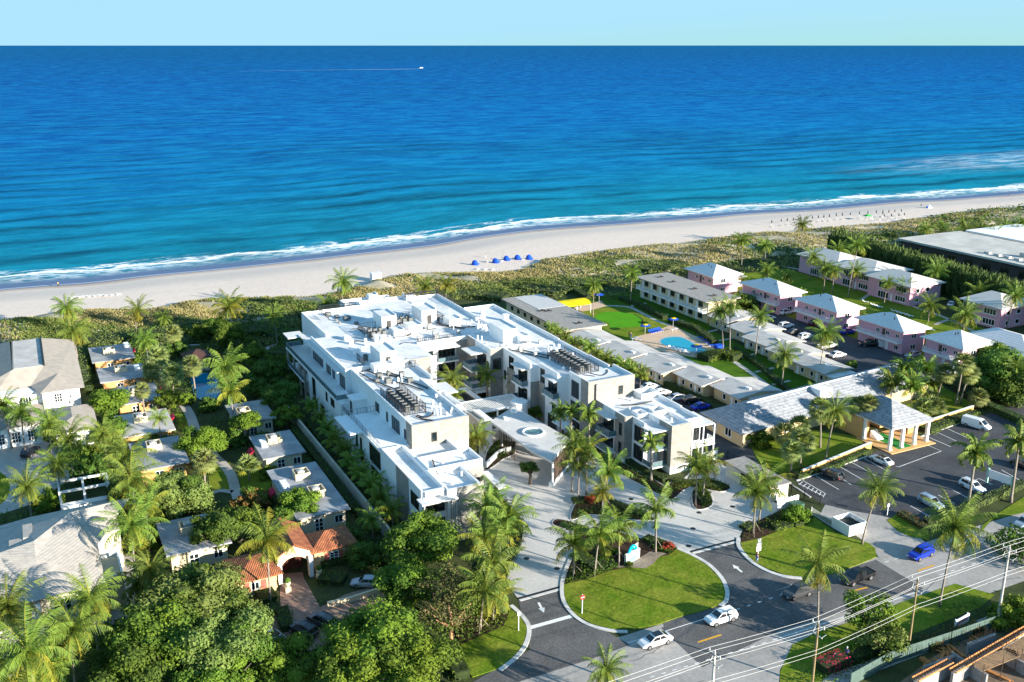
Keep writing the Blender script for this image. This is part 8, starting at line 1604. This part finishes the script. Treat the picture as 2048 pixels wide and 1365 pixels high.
for x in (-4.5, 0, 4.5):
    for y in (-2.85, 2.85): b.box(ctr[0]+x-.05, ctr[0]+x+.05, ctr[1]+y-.05, ctr[1]+y+.05, 0, 2.7)
aw.put(b, 'post', FRAMEW)
def parasol(px, py, label, closed=False, h=2.4, z=0, m1=BLUEC, m2=YELC, r=1.5, group='blue and yellow pool parasols'):
    X, Y = P(px, py, z); o = empty('parasol', (X, Y, z), rp.uniform(0, 1), label, 'parasol', group); MB().cyl(0, 0, 0, h, .04, 6).build('pole', FRAMEW, o)
    q = MB()
    if closed: q.tube([(0, 0, h*.45), (0, 0, h*.75), (0, 0, h+.05)], [.2, .26, .04], 8); q.build('canopy', m1, o)
    else:
        n = 8; v = [(0, 0, h+.45)]+[(r*math.cos(2*math.pi*k/n), r*math.sin(2*math.pi*k/n), h-.05) for k in range(n)]+[(r*.55*math.cos(2*math.pi*k/n), r*.55*math.sin(2*math.pi*k/n), h+.2) for k in range(n)]
        q.add(v, [(1+k, 1+(k+1) % n, 9+(k+1) % n, 9+k) for k in range(n)]); q.build('canopy', m1, o); q = MB(); q.add(v, [(0, 9+k, 9+(k+1) % n) for k in range(n)]); q.build('canopy_top', m2, o)
    return o
for (x, y, lb) in ((1290,668,'blue parasol with yellow centre behind the sun loungers'), (1346,655,'blue parasol with yellow centre by the courtyard path'), (1392,710,'blue parasol with yellow centre at the near edge of the pool')): parasol(x, y, lb)
def lounger(px, py, label, m=BLUEC, rz=0, z=0.06, group='blue pool loungers', first={}):
    X, Y = P(px, py, z); k = m.name
    if k not in first:
        o = empty('sun_lounger', (0, 0, 0)); a = MB().box(-.32, .32, -.95, .35, .3, .38).build('seat', m, o); q = MB().add([(-.32,.35,.3),(.32,.35,.3),(.32,.95,.75),(-.32,.95,.75),(-.32,.35,.38),(.32,.35,.38),(.32,.95,.83),(-.32,.95,.83)], [(3,2,1,0),(4,5,6,7),(0,1,5,4),(1,2,6,5),(2,3,7,6),(3,0,4,7)]).build('backrest', m, o)
        l = MB(); [l.box(x-.03, x+.03, y-.03, y+.03, 0, .3) for x in (-.28, .28) for y in (-.85, .3)]; l = l.build('frame', FRAMEW, o); kids(o, a, q, l); first[k] = o
    else: o = copy_tree(first[k])
    o.location = (X, Y, z); o.rotation_euler = (0, 0, YU+rz); tag(o, label, 'sun lounger', group); return o
for k in range(5): lounger(1301+k*5, 667-k*1.2, f'blue sun lounger beside the putting green, {ORD[k]} from the left')
for k in range(6): lounger(1400+k*7, 678+k*5, f'blue sun lounger on the lawn side of the pool, {ORD[k]} from the far end', rz=1.6)
for k in range(5): lounger(1342+k*8, 699+k*2, f'white sun lounger on the near side of the pool, {ORD[k]} from the left', FRAMEW, group='white loungers at the pool')
for q_, (x, y) in enumerate(((1731,606),(1747,612),(1753,614),(1759,616),(1788,624),(1797,627),(1804,629),(1813,632),(1820,634),(1855,660),(1862,662))): lounger(x, y, f'white sun lounger on the pink hotel lawn, {ORD[q_]} from the left', FRAMEW, rz=.6, group='white loungers of the pink hotel')
X, Y = P(1437, 703); o = empty('towel_hut', (X, Y, .06), YU, 'small blue towel hut beside the pool', 'hut'); MB().box(-1, 1, -.8, .8, 0, 1.6).build('body', BLUEC, o); MB().box(-1.1, 1.1, -.9, .9, 1.6, 1.7).build('roof', BLUEC, o)
X, Y = P(1198, 590); parasol(1198, 606, 'plain blue parasol beside the yellow awning', h=2.6, m2=BLUEC)
for q_, (x, y) in enumerate(((1130,624),(1142,622),(1153,620),(1265,682),(1272,680),(1280,683),(1345,664),(1352,662))):
    X, Y = P(x, y, .06); o = empty('patio_table', (X, Y, .06), YU, f'small round white table on the hotel patio, {ORD[q_]} from the left', 'table', 'white patio tables'); MB().cyl(0, 0, .68, .73, .5, 12).build('table_top', FRAMEW, o); MB().cyl(0, 0, 0, .68, .05, 6).build('leg', FRAMEW, o)
# beach things
def bz_at(px, py):
    z = -1.0
    for _ in range(5):
        X, Y = P(px, py, z); i = min(range(len(SH)), key=lambda k: (SH[k][0]-X)**2+(SH[k][1]-Y)**2); d = (X-SH[i][0])*nrm.x+(Y-SH[i][1])*nrm.y; z = bz(0, min(d, 0))
    return z
def cabana(px, py, label, first=[None]):
    z = bz_at(px, py); X, Y = P(px, py, z)
    if first[0] is None:
        o = empty('beach_cabana', (0, 0, 0)); b = MB(); v = []; 
        for j in range(9):
            t = j/8*math.pi*.62
            for k in range(9): u = k/8*math.pi; v.append((1.25*math.cos(u), .2+1.2*math.sin(t)*math.sin(u)*.9-.9*math.cos(t)*math.sin(u)*0, 1.75*math.sin(u)*math.cos(t-.25)))
        v = [(x, y, max(0, z_)) for x, y, z_ in v]; b.add(v, [(j*9+k, j*9+k+1, j*9+k+10, j*9+k+9) for j in range(8) for k in range(8)]); q = b.build('hood', BLUEC, o); s_ = MB().box(-1.1, 1.1, -.9, .3, .1, .4).build('seat', BLUEC, o); kids(o, q, s_); first[0] = o
    else: o = copy_tree(first[0])
    o.location = (X, Y, z); o.rotation_euler = (0, 0, YU+2.2); o.scale = (1.05,)*3; tag(o, label, 'cabana', 'blue beach cabanas')
for x, y, lb in ((951,530,'blue hooded beach cabana at the left end of the row'), (992,526,'blue hooded beach cabana second from the left'), (1014,521,'blue hooded beach cabana in the middle of the row'), (1036,519,'blue hooded beach cabana second from the right'), (1059,519,'blue hooded beach cabana at the right end beside the dune')): cabana(x, y, lb)
for q_, (x, y) in enumerate([(1543,452),(1562,449),(1574,448),(1586,447),(1600,445),(1613,444),(1624,443),(1636,442),(1647,441),(1658,440),(1672,438),(1684,437),(1700,436),(1718,434),(1735,433),(1752,432),(1765,431),(1777,431),(1789,430),(1802,429)]):
    z = bz_at(x, y); parasol(x, y, f'closed dark beach parasol, {ORD[q_]} from the left in the long row', True, 2.6, z, BLACKM, BLACKM, group='closed beach parasols')
    lounger(x+3, y+3, f'white beach chair under the closed dark parasols, {ORD[q_]} from the left', FRAMEW, rz=2.5, z=bz_at(x+3, y+3), group='white beach chairs')
for q_, (x, y) in enumerate([(144,597),(152,596),(160,596),(168,595),(178,595),(190,594),(200,593),(212,593),(224,592),(236,591)]): lounger(x, y, f'white beach chair on the left part of the beach, {ORD[q_]} from the left', FRAMEW, rz=2.2, z=bz_at(x, y), group='white beach chairs on the left')
for q_, (x, y) in enumerate([(955,540),(970,541),(985,541),(975,526),(1003,524),(1046,521)]): lounger(x, y, ['white beach chair in front of the blue cabanas, leftmost','white beach chair in front of the blue cabanas, middle one','white beach chair in front of the blue cabanas, rightmost','white beach chair between the first and second blue cabana','white beach chair between the second and third blue cabana','white beach chair between the last two blue cabanas'][q_], FRAMEW, rz=2.2, z=bz_at(x, y), group='white chairs by the cabanas')
for q_, (x, y) in enumerate([(1758,440),(1768,439),(1775,441),(1782,438),(1790,439),(1797,437),(1748,442),(1808,436),(1742,437),(1765,434)]):
    z = bz_at(x, y)
    if q_ % 2: parasol(x, y, f'closed dark parasol in the crowded group behind the green tent, {ORD[q_//2]} one', True, 2.4, z, BLACKM, BLACKM, group='crowded beach furniture')
    lounger(x+1, y+1, f'white beach chair in the crowded group behind the green tent, {ORD[q_]} one', FRAMEW, rz=2.0+q_*.3, z=z, group='crowded beach furniture')
z = bz_at(1734, 441); X, Y = P(1734, 441, z); o = empty('beach_tent', (X, Y, z), YU, 'small green beach tent among the dark parasols', 'tent'); MB().add([(-1.8,-1.4,2),(1.8,-1.4,2),(1.8,1.4,2),(-1.8,1.4,2),(0,0,2.8)], [(3,2,1,0),(0,1,4),(1,2,4),(2,3,4),(3,0,4)]).build('canopy', mat('green_canvas', (0.03, 0.35, 0.05), .8, .05), o)
b = MB(); [b.box(x-.04, x+.04, y-.04, y+.04, 0, 2) for x in (-1.75, 1.75) for y in (-1.35, 1.35)]; b.build('post', FRAMEW, o)
z = bz_at(1858, 416); X, Y = P(1858, 416, z); o = empty('beach_tent', (X, Y, z), YU, 'small white and blue beach tent alone on the far sand', 'tent'); MB().add([(-1.5,-1,0),(1.5,-1,0),(1.5,1,0),(-1.5,1,0),(0,0,1.6)], [(3,2,1,0),(0,1,4),(1,2,4),(2,3,4),(3,0,4)]).build('canopy', FRAMEW, o); MB().box(-1.6, -1.2, -.3, .3, 0, .8).build('flap', BLUEC, o)
# boat and wake
X, Y = P(842, 137, SEA); o = empty('motor_boat', (X, Y, SEA), R(-4), 'small white motor boat far out at sea at the head of its wake', 'boat'); Lb = 14
b = MB(); v = []
for x, w_, z0, z1 in ((-7, 1.9, -.2, 1.4), (-2, 2.2, -.2, 1.5), (3, 1.9, -.1, 1.9), (7.5, .1, .6, 2.6)): v += [(x, -w_*.7, z0), (x, -w_, z1), (x, w_, z1), (x, w_*.7, z0)]
b.add(v, [(i*4+j, i*4+(j+1) % 4, i*4+4+(j+1) % 4, i*4+4+j) for i in range(3) for j in range(4)]+[(3, 2, 1, 0), (12, 13, 14, 15)]); b.build('hull', FRAMEW, o); MB().box(-2.5, 2.5, -1.4, 1.4, 1.4, 3.6).build('cabin', FRAMEW, o); MB().box(2.45, 2.6, -1.2, 1.2, 2.3, 3.3).build('window', GLASS, o)
FOAM = mat('wake_foam', (0.8, 0.84, 0.87), .9, c2=(.25, .4, .55), scale=.02)
b = MB(); P0 = P(838, 138, SEA); pts = [P(838,138.2,SEA), P(800,138.8,SEA), P(760,139.3,SEA), P(700,139.8,SEA), P(600,141,SEA), P(480,143,SEA)]; wd = [5, 11, 8, 5, 3.5, 1.5]
for i in range(5):
    (x0, y0), (x1, y1) = pts[i], pts[i+1]; b.add([(x0-P0[0], y0-P0[1]-wd[i], .06), (x1-P0[0], y1-P0[1]-wd[i+1], .06), (x1-P0[0], y1-P0[1]+wd[i+1], .06), (x0-P0[0], y0-P0[1]+wd[i], .06)], [(3, 2, 1, 0), (0, 1, 2, 3)][:1])
o = b.build('boat_wake', FOAM, None, (*P0, SEA)); o['kind'] = 'structure'
if o.data.polygons[0].normal.z < 0: o.data.flip_normals()
# =================================================================== people
SKIN = mat('skin', (0.42, 0.25, 0.17), .6, .05); HAIR = mat('dark_hair', (0.03, 0.02, 0.015), .8, .2)
def skinmesh(name, pts, edges, rad, m, parent):
    me = bpy.data.meshes.new(name); me.from_pydata(pts, edges, []); me.materials.append(m); o = link(name, me, parent)
    md_ = o.modifiers.new('skin', 'SKIN'); sv = me.skin_vertices[0].data if me.skin_vertices else None
    if sv is None:
        bpy.context.view_layer.objects.active = o; bpy.ops.mesh.customdata_skin_add(); sv = me.skin_vertices[0].data
    for i, r in enumerate(rad): sv[i].radius = (r, r) if not isinstance(r, tuple) else r; sv[i].use_root = (i == 0)
    md_.use_smooth_shade = True; s_ = o.modifiers.new('sub', 'SUBSURF'); s_.levels = 1; s_.render_levels = 1; return o
def person(x, y, z, rz, label, shirt, pants, stride=.22, bare=False, hat=None, group=None):
    o = empty('person', (x, y, z), rz, label, 'person', group); s = stride
    # skeleton: pelvis, spine, neck, head; legs; arms (facing +y)
    p = [(0,0,.95),(0,0,1.15),(0,0,1.38),(0,.01,1.5),(0,.02,1.60),(0,.02,1.70),
         (-.10,0,.92),(-.11,s*.6,.50),(-.11,s,.08),(-.11,s+.14,.04), (.10,0,.92),(.11,-s*.4,.50),(.11,-s*1.1,.10),(.11,-s*1.1+.14,.05),
         (-.19,0,1.42),(-.25,-.06,1.14),(-.24,.10,.93),(-.235,.15,.84), (.19,0,1.42),(.25,.04,1.14),(.24,.12,.93),(.235,.16,.84)]
    e = [(0,1),(1,2),(2,3),(3,4),(4,5),(0,6),(6,7),(7,8),(8,9),(0,10),(10,11),(11,12),(12,13),(2,14),(14,15),(15,16),(16,17),(2,18),(18,19),(19,20),(20,21)]
    r = [(.15,.10),(.13,.10),(.15,.10),.055,.085,.075,.09,.058,.04,.035,.09,.058,.04,.035,.055,.042,.032,.03,.055,.042,.032,.03]
    b = skinmesh('body', p, e, r, SKIN, o)
    if not bare: skinmesh('shirt', [p[0],p[1],p[2],(0,0,1.45),p[14],p[15],p[18],p[19]], [(0,1),(1,2),(2,3),(2,4),(4,5),(2,6),(6,7)], [(.165,.115),(.15,.115),(.17,.115),.07,.07,.055,.07,.055], shirt, o)
    skinmesh('trousers', [(0,0,.97),p[6],p[7],p[8],p[10],p[11],p[12]], [(0,1),(1,2),(2,3),(0,4),(4,5),(5,6)], [(.165,.12),.105,.075,.06,.105,.075,.06], pants, o)
    h = MB(); h.tube([(0, -.01, 1.63), (0, -.015, 1.70), (0, -.01, 1.77), (0, 0, 1.81)], [.095, .105, .085, .03], 10); h.build('hair' if not hat else 'hat', hat or HAIR, o, smooth=True)
    f = MB(); f.tube([(0, .09, 1.665), (0, .125, 1.645), (0, .10, 1.63)], [.012, .018, .01], 6); f.build('nose', SKIN, o)
    return o
NAVY = mat('navy_cloth', (0.02, 0.03, 0.07), .9, .1); MAR = mat('maroon_cloth', (0.08, 0.012, 0.02), .9, .1); BLC = mat('blue_cloth', (0.03, 0.08, 0.3), .9, .1); WHC = mat('white_cloth', (.7, .7, .7), .9, .05); BLK = mat('black_cloth', (0.015, 0.015, 0.018), .9, .1)
X, Y = P(1513, 1126); person(X, Y, .13, 2.6, 'person in maroon top and blue trousers walking on the kerb of the right lawn', MAR, BLC)
X, Y = P(1692, 1318); person(X, Y, .02, YU-1.6, 'person in blue clothes and white cap walking on the shaded sidewalk', BLC, BLC, hat=WHC); X, Y = P(1667, 1328); person(X, Y, .02, YU-1.6, 'shorter person in dark clothes walking ahead on the shaded sidewalk', NAVY, BLK)
z = bz_at(117, 574); X, Y = P(117, 574, z); person(X, Y, z, 1.2, 'person in a yellow top walking alone at the water edge on the left', mat('yellow_cloth', (.6, .45, .05), .9, .05), BLK)
z = bz_at(971, 516); X, Y = P(971, 516, z); person(X, Y, z, 2.0, 'person in white standing on the sand behind the blue cabanas', WHC, WHC)
X, Y = P(1258, 676, .05); person(X, Y, .05, 2.4, 'person in maroon standing at the corner of the putting green', MAR, BLK, .08); X, Y = P(1262, 676, .05); person(X, Y, .05, 1.0, 'bare-chested person beside the one in maroon at the putting green', MAR, BLC, .08, bare=True)
z = bz_at(1842, 413); X, Y = P(1842, 413, z); person(X, Y, z, 1, 'person in black walking near the water on the far right sand', BLK, BLK); X, Y = P(2018, 391, SEA); person(X, Y, SEA, 1, 'distant person in dark swimwear wading in the surf at the far right', BLK, BLK, .05)
